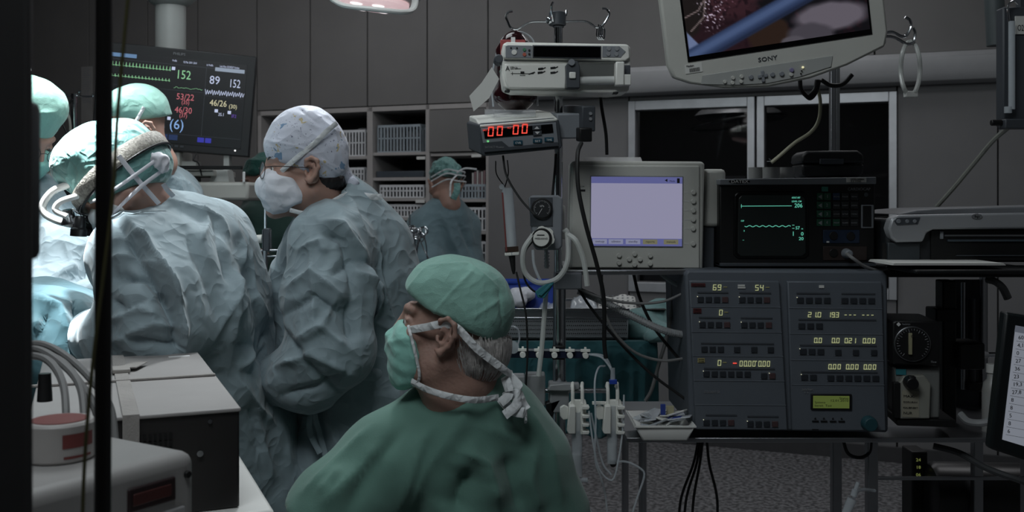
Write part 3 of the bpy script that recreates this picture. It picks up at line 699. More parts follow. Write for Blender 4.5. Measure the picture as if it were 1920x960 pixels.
S.rc(at(592, 340, Yw-.01), at(628, 412, Yw+.02), .052, .05, .006, 's', world=True); S.rc(at(612, 345, Yw+.02), at(640, 400, Yw+.05), .054, .054, .006, 's', world=True)
fo = [([(650, 370), (672, 410), (700, 460), (722, 560), (745, 640)], 5, .012), ([(664, 385), (684, 430), (708, 480), (732, 590)], 5, -.010),
      ([(595, 415), (640, 425), (672, 470), (690, 540), (700, 600)], 8, .014), ([(605, 440), (640, 450), (655, 500), (662, 560)], 7, -.014),
      ([(583, 440), (586, 520), (590, 620)], 5, .007), ([(560, 470), (600, 450), (612, 480)], 6, .008), ([(540, 540), (585, 510), (640, 555)], 6, .010), ([(535, 590), (590, 555), (650, 600)], 7, -.012),
      ([(560, 640), (600, 610), (660, 660)], 8, .010), ([(540, 620), (600, 700), (640, 740)], 7, -.010), ([(520, 690), (590, 660), (660, 700)], 8, .012), ([(530, 740), (600, 720), (650, 690)], 6, -.012), ([(630, 560), (600, 620), (575, 640)], 5, .008),
      ([(650, 500), (700, 540), (690, 600)], 9, .012), ([(655, 560), (655, 640)], 12, -.022), ([(700, 600), (740, 620)], 8, .008), ([(620, 520), (660, 490), (690, 500)], 7, -.010),
      ([(620, 760), (640, 860), (640, 960)], 10, .014), ([(590, 790), (600, 960)], 8, -.012), ([(700, 740), (690, 850)], 9, -.010), ([(735, 720), (745, 800)], 7, .008), ([(520, 480), (515, 600)], 8, .008)]
solid_obj('surgical_gown', S, M_gown, wom, gdisp(.0120, 3.6, 1, .6, .5), 1, [(a, b*1.1, c*1.6) for a, b, c in fo], Yw, base)
S = Solid(.006)          # waist belt
S.chain([(tuple(at(x, y, Y)), .014) for x, y, Y in ((575, 735, Yw-.03), (640, 716, Yw-.055), (700, 702, Yw-.03), (745, 690, Yw+.03), (775, 690, Yw+.12))], .01)
solid_obj('belt', S, M_gown, wom, gdisp(.004, 12, 3), 1, root=base)
for pts in ([at(598, 735, Yw-.06), at(590, 775, Yw-.07), at(600, 815, Yw-.07), at(612, 862, Yw-.085)], [at(596, 735, Yw-.06), at(583, 770, Yw-.07), at(581, 810, Yw-.075), at(600, 850, Yw-.085)]):
    stand_part('belt_end', ribbon(pts, .014, .002, up=(1, 0, 0)), M_gown, wom)
# patterned cap
def pattern_cap():
    m = cloth('patterned_cap_cotton', (208, 212, 226), .6, crease=.35, cs=13, weave=.3); nt = m.node_tree; N = nt.nodes; Lk = nt.links; b = N['Principled BSDF']
    src = b.inputs['Base Color'].links[0].from_socket; tc = [n for n in N if n.bl_idname == 'ShaderNodeTexCoord'][0]
    def patch(prev, sc, thr, col, off, wob):
        mp = N.new('ShaderNodeMapping'); mp.inputs['Location'].default_value = off; Lk.new(tc.outputs['Object'], mp.inputs['Vector'])
        nz = N.new('ShaderNodeTexNoise'); nz.inputs['Scale'].default_value = wob; Lk.new(mp.outputs['Vector'], nz.inputs['Vector'])
        mx = N.new('ShaderNodeMix'); mx.data_type = 'VECTOR'; mx.inputs[0].default_value = .06; Lk.new(mp.outputs['Vector'], mx.inputs[4]); Lk.new(nz.outputs['Color'], mx.inputs[5])
        v = N.new('ShaderNodeTexVoronoi'); v.inputs['Scale'].default_value = sc; Lk.new(mx.outputs[1], v.inputs['Vector'])
        lt = N.new('ShaderNodeMath'); lt.operation = 'LESS_THAN'; lt.inputs[1].default_value = thr; Lk.new(v.outputs['Distance'], lt.inputs[0])
        mc = N.new('ShaderNodeMix'); mc.data_type = 'RGBA'; Lk.new(lt.outputs[0], mc.inputs[0]); Lk.new(prev, mc.inputs[6]); mc.inputs[7].default_value = (*lin(col), 1); return mc.outputs[2]
    s = patch(src, 17, .20, (120, 150, 182), (0, 0, 0), 40); s = patch(s, 22, .14, (190, 176, 140), (.3, .1, .2), 60); s = patch(s, 60, .16, (90, 94, 120), (.1, .5, .2), 90)
    Lk.new(s, b.inputs['Base Color']); return m
S = Solid(.003); S.M = WH
S.el((0, .002, .060), (.086, .104, .090), .02); S.el((0, .000, .100), (.068, .072, .060), .03); S.el((0, .046, .010), (.068, .055, .060), .04); S.el((0, .095, -.015), (.022, .025, .024), .02)
S.plane((0, -.075, .024), (0, -.36, -1))
for x in (-1, 1): S.el((x*.084, .010, -.010), (.020, .030, .036), .01, 's')
S.M = Matrix()
solid_obj('surgical_cap', S, pattern_cap(), wom, lambda v, N: .0035*ridge(v*8+3, .7)+.0010*ridge(v*24+4, .6), 1, [([(495, 262), (560, 275), (640, 320)], 2.5, .0022), ([(600, 300), (640, 330)], 4, .003), ([(620, 230), (648, 330)], 4, .004), ([(590, 215), (630, 250)], 5, .004), ([(560, 205), (600, 235)], 4, -.003)], Yw, base)
S = Solid(.003); S.M = WH; S.chain([((-.012, .108, -.015), .013), ((.012, .118, -.03), .015), ((-.01, .120, -.045), .010)], .004); S.chain([((0, .12, -.03), .006), ((.02, .130, -.055), .010), ((.03, .128, -.078), .006)], .004); S.chain([((0, .12, -.03), .006), ((-.01, .135, -.05), .009), ((.0, .145, -.072), .005)], .004); S.M = Matrix()
solid_obj('cap_knot', S, bpy.data.materials['patterned_cap_cotton'], wom, lambda v, N: .0015*ridge(v*40), 1, root=base)
solid_obj('surgical_mask', mask_solid(WH, 1.02, -.008), M_mask, wom, pleats(WH), 1, None, None, base)
q = lambda *p: WH @ V(p)
stand_part('mask_tie', ribbon([q(.058, -.060, -.004), q(.080, -.025, .028), q(.089, .015, .062), q(.088, .045, .092), q(.072, .072, .115)], .013), M_tie, wom)
stand_part('mask_tie', ribbon([q(.056, -.040, -.098), q(.068, .00, -.105), q(.070, .045, -.085), q(.05, .095, -.060), q(.02, .125, -.055)], .011), M_tie, wom)
stand_part('tie_end', ribbon([q(.03, .13, -.06), q(.045, .16, -.065), q(.05, .185, -.066)], .016, .002), M_tie, wom)
S = Solid(.003); S.M = WH; S.el((0, .046, -.022), (.066, .058, .045), .02); S.plane((0, .04, .03), (0, -.25, 1)); S.plane((0, .03, -.02), (0, -1, .1)); S.M = Matrix()
solid_obj('hair', S, M_hair, wom, lambda v, N: .001*ridge(v*80), 0, root=base)
for x in (-1, 1):
    stand_part('eyebrow', ribbon([q(x*.016, -.0915, .025), q(x*.034, -.0850, .032), q(x*.050, -.068, .028)], .005, .0012), M_hair, wom)
def spectacles(H, root, m, r=.021, lens=True):
    for x in (-1, 1):
        c = H @ V((x*.033, -.104, -.001)); ax = (H.to_3x3() @ V((x*.28, -1, .05))).normalized(); mb = MB(); n = 24
        rg = mb.ring(c, ax, r, n); mb.tube(rg+[rg[0]], .0011, 6, 0); stand_part('rim', mb, m, root)
        if lens: mb = MB(); mb.cyl(c-ax*.0004, c+ax*.0004, r*.97, n=24); stand_part('lens', mb, M_lens, root)
        mb = MB(); mb.tube([H @ V(p) for p in ((x*.054, -.097, .006), (x*.070, -.075, .008), (x*.080, -.02, .006), (x*.084, .012, .004))], .0012, 6); stand_part('temple', mb, m, root)
    mb = MB(); mb.tube([H @ V(p) for p in ((-.012, -.108, .002), (0, -.112, .006), (.012, -.108, .002))], .0011, 6); stand_part('bridge', mb, m, root)
M_frame = mat('spectacle_metal', (60, 55, 55), .3, .8)
spectacles(WH, wom, M_frame)

# ---- bending surgeon with a headlamp ----------
Yc = 2.34
base = at(370, 380, Yc+.25); base.z = 0
sur = person('surgeon bent over the table in a blue gown with headlamp, loupes and teal cap', base)
# head axis: crown towards upper left, face towards lower left
CHd = Mx(at(232, 345, Yc+.02), -92, -42, 0, 1.06)
S = Solid(.003); head(S, CHd, 0)
S.rc(at(258, 355, Yc+.02), at(320, 425, Yc+.10), .052, .060, .04, world=True)
vh, fh = S.mesh(); vh = relax(vh, fh, 1)
S = Solid(.011); ssh = (at(268, 480, Yc-.06), at(380, 460, Yc+.22)); shp = at(405, 820, Yc+.30)
standing_body(S, ssh, shp, [(ssh[0], at(330, 610, Yc-.05), at(192, 628, Yc+.02), (-1, .3, -.1), -1), (ssh[1], at(300, 560, Yc+.42), at(160, 560, Yc+.4), (-1, -.1, -.3), 1)])
body_join(vh, fh, S, M_skin2, sur)
S = Solid(.0052)
limb((285, 420, Yc+.08, .070), (340, 465, Yc+.12, .12), (372, 560, Yc+.18, .155), (385, 680, Yc+.22, .160), (415, 800, Yc+.25, .185), (430, 980, Yc+.27, .215), (435, 1150, Yc+.27, .225))
limb((258, 484, Yc-.02, .09), (300, 452, Yc+.10, .095), (378, 455, Yc+.22, .088), (400, 480, Yc+.22, .092))
limb((425, 560, Yc+.2, .07), (432, 640, Yc+.22, .072))
limb((262, 490, Yc-.05, .10), (290, 560, Yc-.10, .10), (305, 612, Yc-.10, .096), (245, 628, Yc-.08, .080), (185, 630, Yc, .055), k=.035)
limb((345, 500, Yc+.0, .09), (370, 600, Yc+.02, .10), (390, 740, Yc+.07, .10), (400, 900, Yc+.1, .11))
limb((400, 450, Yc+.3, .09), (300, 560, Yc+.42, .08), (170, 560, Yc+.4, .05))
S.rc(at(225, 335, Yc+.02), at(275, 400, Yc+.05), .058, .055, .006, 's', world=True)
fo = [([(235, 410), (280, 470), (320, 530), (338, 600), (345, 660)], 7, .020), ([(222, 425), (262, 490), (300, 545), (322, 610), (330, 660)], 8, -.022),
      ([(325, 380), (365, 400), (405, 420), (430, 500), (428, 560), (385, 650)], 7, .012), ([(395, 430), (415, 500), (420, 540)], 7, -.012), ([(425, 400), (440, 470), (428, 560), (425, 680)], 8, .012), ([(455, 440), (470, 540), (490, 620)], 6, .006),
      ([(345, 440), (370, 500), (400, 600)], 10, -.008), ([(370, 400), (385, 430), (370, 460)], 6, .008),
      ([(205, 490), (250, 480), (300, 510), (340, 570)], 7, .014), ([(205, 520), (270, 520), (330, 590)], 9, -.018), ([(210, 600), (265, 575), (300, 590)], 8, .012), ([(210, 640), (290, 605), (340, 615)], 9, .014), ([(230, 620), (300, 640), (340, 650)], 6, -.012), ([(200, 560), (240, 580), (280, 560)], 8, -.010), ([(215, 455), (255, 445), (285, 470)], 6, .010),
      ([(420, 600), (470, 560), (500, 600)], 9, .010), ([(430, 640), (480, 650), (500, 615)], 7, -.010), ([(440, 690), (480, 640)], 7, .012), ([(455, 700), (495, 650)], 5, -.008), ([(430, 700), (470, 760), (510, 800)], 8, .010), ([(470, 780), (500, 900)], 8, .010), ([(460, 740), (480, 860)], 7, -.010), ([(400, 700), (420, 760)], 7, .008)]
solid_obj('surgical_gown', S, M_gown, sur, gdisp(.0120, 3.6, 7, .6, .45), 1, [(a, b*1.1, c*1.6) for a, b, c in fo], Yc, base)
# bouffant cap in one teal; the added narrow beam pales its crown
S = Solid(.0034); S.M = CHd
S.el((0, .012, .052), (.098, .116, .104), .02); S.el((0, .03, .0), (.094, .098, .07), .03); S.el((0, -.02, .100), (.085, .088, .066), .03)
S.plane((0, -.080, .004), (0, -.36, -1)); S.M = Matrix()
solid_obj('surgical_cap', S, M_cap2, sur, lambda v, N: .005*ridge(v*8, .7)+.0016*ridge(v*22, .6), 1, root=base)
q = lambda *p: CHd @ V(p)
M_net = mat('headband_mesh', (150, 146, 138), .6, var=.5, vs=160, bump=1, bs=260)
# perforated headband round the cap and a strap over the crown
def band(z, ra, rb, w_, n=28, cy=.012, tilt=.0):
    pts = [q(ra*math.sin(2*math.pi*i/n), cy-rb*math.cos(2*math.pi*i/n), z+tilt*(rb*math.cos(2*math.pi*i/n))) for i in range(n+1)]
    return ribbon(pts, w_, .0035, 2, up=(CHd.to_3x3() @ V((0, 0, 1))))
stand_part('headband', band(.022, .103, .119, .036), M_net, sur); stand_part('headband_edge', band(.003, .103, .119, .006), M_blk, sur)
M_wht = mat('white_plastic', (225, 225, 222), .35, var=.03)
W = lambda x, y, o=0: at(x, y, Yc-.03+o)
mb = MB(); mb.tube([W(132, 345), W(100, 358), W(81, 382), W(84, 400), W(108, 414), W(140, 422)], .0085, 10); stand_part('lamp_arm', mb, M_wht, sur)
mb = MB(); mb.tube([W(150, 366, -.03), W(114, 378, -.03), W(104, 394, -.03), W(126, 406, -.03)], .007, 10); stand_part('lamp_arm', mb, M_wht, sur)
mb = MB(); mb.lathe(W(126, 392), (.15, 0, -1), [(0, .008), (.004, .014), (.022, .015), (.03, .018), (.036, .018)], 20); stand_part('headlamp', mb, M_steel, sur)
for x in (0, 1):
    mb = MB(); mb.lathe(W(150+x*20, 405, x*.06), (-.08, 0, -1), [(0, .010), (.006, .013), (.026, .014), (.030, .018), (.046, .018), (.046, .013)], 20); stand_part('loupe', mb, M_blk, sur)
mb = MB(); mb.tube([W(136, 392), W(150, 400), W(172, 402), W(186, 396)], .003, 6); stand_part('loupe_bar', mb, M_steel, sur)
spectacles(CHd, sur, M_blk, .020, False)
solid_obj('surgical_mask', mask_solid(CHd, 1.02, .0), clear('mask_shield', (225, 230, 232), .85, .4), sur, pleats(CHd), 1, None, None, base)
M_tape = cloth('tie_tape_white', (228, 228, 236), .5, crease=.2)
for a, b in ((at(222, 292, Yc-.10), at(298, 382, Yc-.03)), (at(306, 345, Yc-.02), at(325, 368, Yc+.02))):
    stand_part('gown_tie', ribbon([a, (a+b)/2+V((0, -.006, .0)), b], .011, .0015, up=(.6, 0, .6)), M_tape, sur)
    w1 = at(b[0], b[1], Yc-.02 if b[0] == 300 else Yc+.03); mid = (q(*a)+w1)/2+V((0, -.012, .0)); stand_part('gown_tie', ribbon([q(*a), mid, w1], .011, .0015, up=(.6, 0, .6)), M_tape, sur)
stand_part('mask_tie', ribbon([q(.062, -.045, -.05), q(.086, .0, -.055), q(.088, .05, -.055), q(.05, .10, -.05)], .009), M_tape, sur)
stand_part('mask_tie', ribbon([q(.066, -.06, -.0), q(.100, -.02, -.02), q(.103, .04, -.03), q(.07, .11, -.03)], .008), M_tape, sur)
S = Solid(.003); S.M = CHd; S.chain([((.06, .105, -.02), .010), ((.065, .112, -.035), .016), ((.06, .105, -.055), .010)], .01); S.M = Matrix()
solid_obj('cap_knot', S, M_tape, sur, lambda v, N: .003*ridge(v*40), 1, root=base)

# ---- assistant in front of the big monitor ----------
Ya = 3.05
base = at(262, 380, Ya+.12); base.z = 0
pb = person('assistant in green cap and glasses looking down, standing before the vital signs monitor', base)
BH = Mx(at(249, 252, Ya), -48, -18, 0, 1.04)
S = Solid(.0035); head(S, BH); S.M = BH; S.chain([((0, .03, -.03), .056), ((0, .05, -.10), .054)], .03); S.M = Matrix()
S.rc(at(262, 285, Ya+.03), at(275, 340, Ya+.08), .054, .065, .04, world=True)
vh, fh = S.mesh(); vh = relax(vh, fh, 1); S = Solid(.012); bsh = (at(205, 372, Ya+.0), at(318, 368, Ya+.18)); bhip = at(272, 640, Ya+.2)
standing_body(S, bsh, bhip, [(bsh[0], at(160, 480, Ya-.1), at(185, 560, Ya-.25), (0, -1, -.2), 1), (bsh[1], at(350, 480, Ya+.1), at(255, 560, Ya-.1), (-.5, -1, -.2), -1)], foot_d=(-.6, -.8))
body_join(vh, fh, S, M_skin2, pb); eyes(BH, pb, base)
S = Solid(.0095)
limb((270, 335, Ya+.08, .080), (270, 400, Ya+.12, .13), (272, 520, Ya+.15, .15), (272, 680, Ya+.17, .17), (272, 900, Ya+.18, .21)); limb((210, 375, Ya+.02, .085), (262, 355, Ya+.1, .09), (322, 372, Ya+.17, .082))
limb((210, 380, Ya, .085), (165, 480, Ya-.1, .075), (185, 560, Ya-.22, .055)); limb((322, 376, Ya+.16, .082), (345, 480, Ya+.1, .078), (262, 560, Ya-.08, .055))
fo = [([(300, 320), (335, 345), (350, 380)], 4, .012), ([(315, 318), (352, 345), (368, 380)], 4, .010), ([(308, 330), (325, 375)], 4, -.010)]
solid_obj('surgical_gown', S, M_gown, pb, gdisp(.009, 5, 3), 1, fo, Ya, base)
S = Solid(.0036); S.M = BH; S.el((0, .028, .058), (.086, .106, .080), .02); S.el((0, .02, .09), (.07, .085, .05), .02); S.el((0, .09, .0), (.05, .04, .05), .03)
S.plane((0, -.080, .050), (0, -.12, -1)); S.plane((0, .04, .015), (0, -.55, -1), .02)
S.M = Matrix(); solid_obj('surgical_cap', S, M_cap, pb, lambda v, N: .003*ridge(v*9, .7)+.001*ridge(v*26, .6), 1, root=base)
solid_obj('surgical_mask', mask_solid(BH, 1.02, .0), M_mask, pb, pleats(BH), 1, None, None, base)
q = lambda *p: BH @ V(p)
spectacles(BH, pb, M_frame, .020)
for x in (-1, 1): stand_part('mask_tie', ribbon([q(x*.058, -.060, -.006), q(x*.080, -.02, .03), q(x*.088, .02, .07)], .010), M_tie, pb)

# ---- assistant at the far left ----------
Yl = 2.95
base = at(70, 380, Yl+.12); base.z = 0
pl = person('assistant at far left in a brightly lit cap and glasses, leaning towards the table', base)
LH = Mx(at(42, 254, Yl), 62, -32, 0, 1.02)
S = Solid(.0035); head(S, LH); S.M = LH; S.chain([((0, .03, -.03), .056), ((0, .06, -.09), .054)], .03); S.M = Matrix()
S.rc(at(40, 300, Yl+.03), at(40, 370, Yl+.08), .054, .065, .04, world=True)
vh, fh = S.mesh(); vh = relax(vh, fh, 1); S = Solid(.012); lsh = (at(-20, 390, Yl+.1), at(92, 395, Yl+.0)); lhip = at(40, 680, Yl+.2)
standing_body(S, lsh, lhip, [(lsh[1], at(108, 490, Yl-.1), at(95, 590, Yl-.2), (-.2, -1, -.2), 1), (lsh[0], at(-50, 500, Yl), at(20, 580, Yl-.2), (.6, -.7, -.2), -1)], foot_d=(.5, -.8))
body_join(vh, fh, S, M_skin2, pl); eyes(LH, pl, base)
S = Solid(.0095)
limb((42, 372, Yl+.06, .080), (42, 430, Yl+.1, .14), (45, 540, Yl+.13, .17), (50, 700, Yl+.17, .18), (50, 900, Yl+.18, .21)); limb((-20, 400, Yl+.1, .08), (40, 385, Yl+.06, .09), (80, 410, Yl, .075))
limb((82, 412, Yl, .08), (108, 480, Yl-.1, .072), (95, 560, Yl-.2, .07), (85, 620, Yl-.22, .055)); limb((-20, 410, Yl+.1, .08), (-50, 500, Yl, .075), (30, 570, Yl-.18, .055))
fo = [([(90, 350), (118, 420), (132, 520)], 5, .010), ([(60, 380), (75, 450), (80, 520)], 6, -.010), ([(100, 520), (135, 500), (150, 535)], 5, .012), ([(105, 540), (145, 520)], 4, -.010)]
solid_obj('surgical_gown', S, M_gown, pl, gdisp(.008, 5, 13), 1, fo, Yl, base)
S = Solid(.0036); S.M = LH; S.el((0, .020, .070), (.092, .108, .104), .02); S.el((0, .06, .02), (.078, .085, .07), .03); S.el((0, -.015, .11), (.080, .084, .066), .02)
S.plane((0, -.080, .022), (0, .05, -1)); S.plane((0, .04, -.02), (0, -.35, -1), .02)
S.M = Matrix(); solid_obj('surgical_cap', S, M_cap, pl, lambda v, N: .003*ridge(v*8, .7)+.001*ridge(v*26, .6), 1, [([(20, 215), (60, 212), (105, 210)], 4, .006), ([(40, 270), (95, 262)], 3, .005)], Yl, base)
solid_obj('surgical_mask', mask_solid(LH, 1.02, .0), M_maskg, pl, pleats(LH), 1, None, None, base)
spectacles(LH, pl, M_blk, .022)

mb = MB(); mb.cyl(at(20, 142, Yl-.02), at(54, 129, Yl-.04), .009, n=12); stand_part('headlamp_stub', mb, M_tape, pl)
# ---- scrub nurse by the shelves, back turned ----------
Yn = 5.6
base = at(835, 380, Yn+.1); base.z = 0
nb = person('scrub nurse in blue gown and teal cap by the basket shelves, back turned', base)
NH = Mx(at(833, 348, Yn), -150, -12, 0, 1.10)
S = Solid(.005); head(S, NH); S.M = NH; S.chain([((0, .03, -.03), .056), ((0, .05, -.11), .056)], .03); S.M = Matrix()
vh, fh = S.mesh(); vh = relax(vh, fh, 1); S = Solid(.014); nsh = (at(788, 438, Yn-.05), at(873, 436, Yn+.12)); nhip = at(835, 560, Yn+.08)
standing_body(S, nsh, nhip, [(nsh[0], at(790, 505, Yn-.2), at(770, 480, Yn-.1), (-1, .3, .2), -1), (nsh[1], at(885, 515, Yn+.1), at(860, 560, Yn+.3), (-.6, 1, 0), 1)], foot_d=(-.3, .95))
body_join(vh, fh, S, M_skin2, nb)
S = Solid(.012)
limb((836, 400, Yn+.02, .085), (834, 440, Yn+.03, .15), (836, 510, Yn+.05, .19), (838, 620, Yn+.07, .21), (838, 760, Yn+.08, .24)); limb((800, 425, Yn-.03, .10), (836, 410, Yn, .11), (866, 424, Yn+.08, .09))
limb((800, 435, Yn-.05, .095), (800, 500, Yn-.18, .085), (772, 482, Yn-.1, .055)); limb((868, 432, Yn+.1, .09), (880, 515, Yn+.1, .08), (862, 560, Yn+.28, .055))
solid_obj('surgical_gown', S, M_gown_in, nb, gdisp(.012, 4, 3), 1, [([(830, 400), (845, 450), (870, 500)], 5, .018), ([(800, 420), (790, 470)], 5, .015), ([(855, 410), (885, 480)], 4, -.015)], Yn, base)
S = Solid(.005); S.M = NH; S.el((0, .028, .058), (.092, .112, .092), .02); S.el((0, .10, .01), (.05, .05, .05), .03); S.plane((0, -.080, .034), (0, -.05, -1)); S.plane((0, .04, -.0), (0, -.45, -1), .02); S.M = Matrix()
solid_obj('surgical_cap', S, M_cap2, nb, lambda v, N: .006*ridge(v*11)+.003*ridge(v*30), 1, root=base)
q = lambda *p: NH @ V(p)
for dz in (.0, .02, -.03):
    stand_part('mask_tie', ribbon([q(-.080, -.03, -.01+dz), q(-.094, .05, .03+dz), q(-.05, .13, .02+dz), q(.0, .146, .02+dz), q(.05, .13, .03+dz), q(.094, .05, .01+dz)], .008, .0015), M_tie, nb)
stand_part('mask_tie', ribbon([q(.0, .146, .02), q(.04, .155, -.02), q(.05, .15, -.09)], .010, .0015, up=(1, 0, 0)), M_tie, nb)
stand_part('tie_end', ribbon([q(0, .146, .03), q(-.03, .18, .045), q(-.09, .19, .04)], .010, .0015), M_tie, nb)
stand_part('cap_tail', ribbon([q(0, .14, -.02), q(.01, .15, -.06), q(.03, .14, -.10)], .035, .004, up=(1, 0, 0)), M_cap2, nb)

# ---- circulating nurse in dark green scrubs ----------
Yg = 5.2
base = at(500, 380, Yg+.1); base.z = 0
ng = person('nurse in dark green scrubs standing behind, mostly hidden by the gowned woman', base)
GH = Mx(at(490, 340, Yg), -70, -18, 0, 1.08)
S = Solid(.005); head(S, GH); S.M = GH; S.chain([((0, .03, -.03), .056), ((0, .06, -.10), .056)], .03); S.M = Matrix()
vh, fh = S.mesh(); vh = relax(vh, fh, 1); S = Solid(.014); gsh = (at(475, 425, Yg-.1), at(520, 420, Yg+.15)); ghip = at(505, 580, Yg+.08)
standing_body(S, gsh, ghip, [(gsh[0], at(470, 500, Yg-.2), at(488, 478, Yg-.4), (.3, -1, .3), 1), (gsh[1], at(540, 500, Yg+.1), at(470, 520, Yg+.05), (-1, 0, 0), -1)], foot_d=(-.8, -.3))
body_join(vh, fh, S, M_skin, ng)
S = Solid(.012)
limb((495, 390, Yg+.02, .085), (500, 440, Yg+.03, .17), (502, 520, Yg+.05, .18), (505, 600, Yg+.07, .18)); limb((480, 415, Yg-.08, .09), (500, 400, Yg, .10), (522, 415, Yg+.12, .09)); limb((478, 425, Yg-.1, .09), (470, 475, Yg-.16, .085)); limb((522, 425, Yg+.12, .09), (535, 480, Yg+.12, .085))
solid_obj('scrub_shirt', S, M_scrub_d, ng, gdisp(.01, 4, 8), 1, root=base)
S = Solid(.014)
for k in (-.09, .09): S.rc((ghip.x, ghip.y+k, ghip.z), (ghip.x, ghip.y+k, .12), .13, .09, .04)
solid_obj('trousers', S, M_scrub_d, ng, gdisp(.01, 4, 8), 1, root=base)
S = Solid(.005); S.M = GH; S.el((0, .030, .055), (.090, .112, .086), .02); S.el((0, .09, .0), (.05, .05, .05), .03); S.plane((0, -.080, .034), (0, -.05, -1)); S.plane((0, .04, -.0), (0, -.45, -1), .02); S.M = Matrix()
solid_obj('surgical_cap', S, cloth('cap_dark_green', (50, 100, 92), .7, crease=.5, cs=14), ng, lambda v, N: .005*ridge(v*11), 1, root=base)
solid_obj('surgical_mask', mask_solid(GH), M_mask, ng, None, 1, None, None, base)
q = lambda *p: GH @ V(p)
stand_part('mask_tie', ribbon([q(-.06, -.05, -.01), q(-.088, .0, .02), q(-.092, .05, .035), q(-.06, .11, .03)], .010, .0015), M_tie, ng)
# ================= equipment =================
M_beige = mat('device_beige', (196, 196, 190), .45, var=.03, bump=.1, bs=400)
M_grey = mat('device_grey', (128, 132, 138), .5, var=.03, bump=.1, bs=400)
M_dgrey = mat('device_dark_grey', (66, 70, 76), .5, var=.05)
M_slate = mat('console_slate', (92, 98, 106), .55, var=.04, bump=.1, bs=400)
M_slate2 = mat('console_slate_panel', (78, 84, 92), .5, var=.04)
M_black = mat('matt_black', (14, 14, 15), .5, var=.1)
M_gloss = mat('black_glass', (8, 8, 10), .12, var=.05)
M_ink = mat('print_black', (24, 24, 26), .6); M_inkw = mat('print_white', (215, 215, 215), .6); M_inkg = mat('print_grey', (140, 142, 146), .6)
M_chrome = mat('chrome', (215, 218, 222), .12, 1, var=.02)
M_rub = mat('black_rubber', (20, 20, 21), .55, var=.15)
M_cabg = mat('grey_cable', (120, 120, 120), .5)
M_red = emis('led_red', (255, 84, 70), .85); M_amb = emis('digit_yellow', (208, 214, 160), .46); M_amb2 = emis('digit_dim', (120, 120, 80), .4)
M_grn = emis('trace_green', (120, 235, 205), .55); M_lcdg = emis('lcd_green', (122, 140, 70), .32)
M_paper = mat('paper_white', (214, 214, 210), .8, var=.03)
M_clear = clear('clear_plastic'); M_clear2 = clear('clear_tube', (215, 222, 228), .5)
M_blue = mat('blue_plastic', (34, 66, 160), .4); M_teal = mat('teal_plastic', (48, 120, 130), .5)

# ---- ceiling column with the vital signs monitor -------------------------------
cY = 3.75
M_col = mat('column_paint', (176, 178, 176), .45, var=.03)
arm = Dev('pendant_column', 320, 310, cY+.12, label='pale ceiling column carrying the large black vital signs monitor', cat='column')
zc2 = (3.38-arm.o.location.z)
mb = MB(); mb.cyl((0, 0, -.0), (0, 0, zc2), 28*arm.k, n=32); mb.build('shaft', M_col, arm.o)
mb = MB(); mb.lathe(arm.p(320, 12), (0, 0, 1), [(0, 28*arm.k), (.01, 36*arm.k), (.03, 46*arm.k), (.05, 50*arm.k), (.10, 50*arm.k)], 32); mb.build('collar', M_col, arm.o)
arm.box('bracket', 296, 286, 352, 312, -.10, .06, M_beige, bevel=.006)
mn = Dev('vital_signs_monitor', 316, 286, cY, rot=(0, 4.4, 11), label='large black patient monitor with coloured vital signs, mounted on the pale column', cat='monitor')
mn.box('housing', 178, 90, 462, 282, 0, .07, mat('monitor_black', (30, 31, 34), .45, var=.03), bevel=.004)
mn.box('screen', 193, 108, 446, 268, -.002, .004, emis('monitor_screen_dark', (7, 9, 16), .5), bevel=.0005)
def E(n, c, s=.8): return emis('glyph_'+n, c, s)
d0 = -.0028
gG, gW, gR, gY, gB, gV = E('green', (150, 215, 160)), E('white', (205, 215, 245)), E('red', (205, 110, 120)), E('yellow', (222, 216, 178)), E('blue', (140, 180, 235)), E('violet', (120, 80, 200))
for t, x, y, h, w_, m in (('152', 318, 146, 17, 27, gG), ('89', 379, 150, 16, 19, gW), ('152', 415, 153, 16, 21, gW), ('53/22', 322, 185, 12, 32, gR), ('(35)', 332, 193, 8, 14, gR), ('46/30', 321, 210, 12, 31, gR), ('(37)', 330, 218, 8, 14, gR), ('(6)', 313, 241, 19, 26, gB), ('46/26', 383, 191, 12, 31, gY), ('(30)', 418, 193, 8, 15, gY), ('35.1', 400, 209, 6, 10, gW), ('37.2', 424, 210, 6, 9, gV)):
    mn.text('reading', t, x, y, h, d0, m, w=w_)
mn.text('lettering', 'PHILIPS', 310, 102, 5, -.001, M_inkg, w=22)
for x, y in ((313, 128), (337-25, 222), (396, 200), (420, 201)): mn.box('alarm_icon', x-3, y-3, x+3, y+3, -.003, -.002, gW, bevel=0)
def trace(pts, m, wd=.5, name='waveform', dev=mn, d=d0):
    mb = MB()
    for (x0, y0), (x1, y1) in zip(pts, pts[1:]):
        a, b = dev.p(x0, y0, d), dev.p(x1, y1, d); t = (b-a).normalized(); nn = V((-t.z, 0, t.x))*wd*dev.k
        q = [a-nn, b-nn, b+nn, a+nn]; mb.hexa(q, [p+V((0, .0006, 0)) for p in q])
    return mb.build(name, m, dev.o, smooth=False)
rr = random.Random(2)
for yb, amp in ((132, 7), (152, 4)):
    pts = []
    for i in range(19):
        x = 196+i*6; pts += [(x, yb), (x+2.2, yb), (x+2.8, yb-amp), (x+3.3, yb+1.5), (x+4.2, yb-.6)]
    trace(pts, gG, .35)
trace([(373+i*2.1, 166+(5 if i % 2 else -5)*(1-.2*((i//2) % 3))) for i in range(35)], gW, .45)
trace([(262+i*2.2, 184+(3.5 if i % 2 else -3)) for i in range(16)], gR, .35); trace([(285+i*2, 211+(2 if i % 2 else -2)) for i in range(10)], gR, .3); trace([(290+i*2.2, 238+(1.6 if i % 2 else -1)) for i in range(8)], gB, .35)
trace([(316+i*2, 163+rr.uniform(-1.5, 1.2)) for i in range(27)], gG, .25)
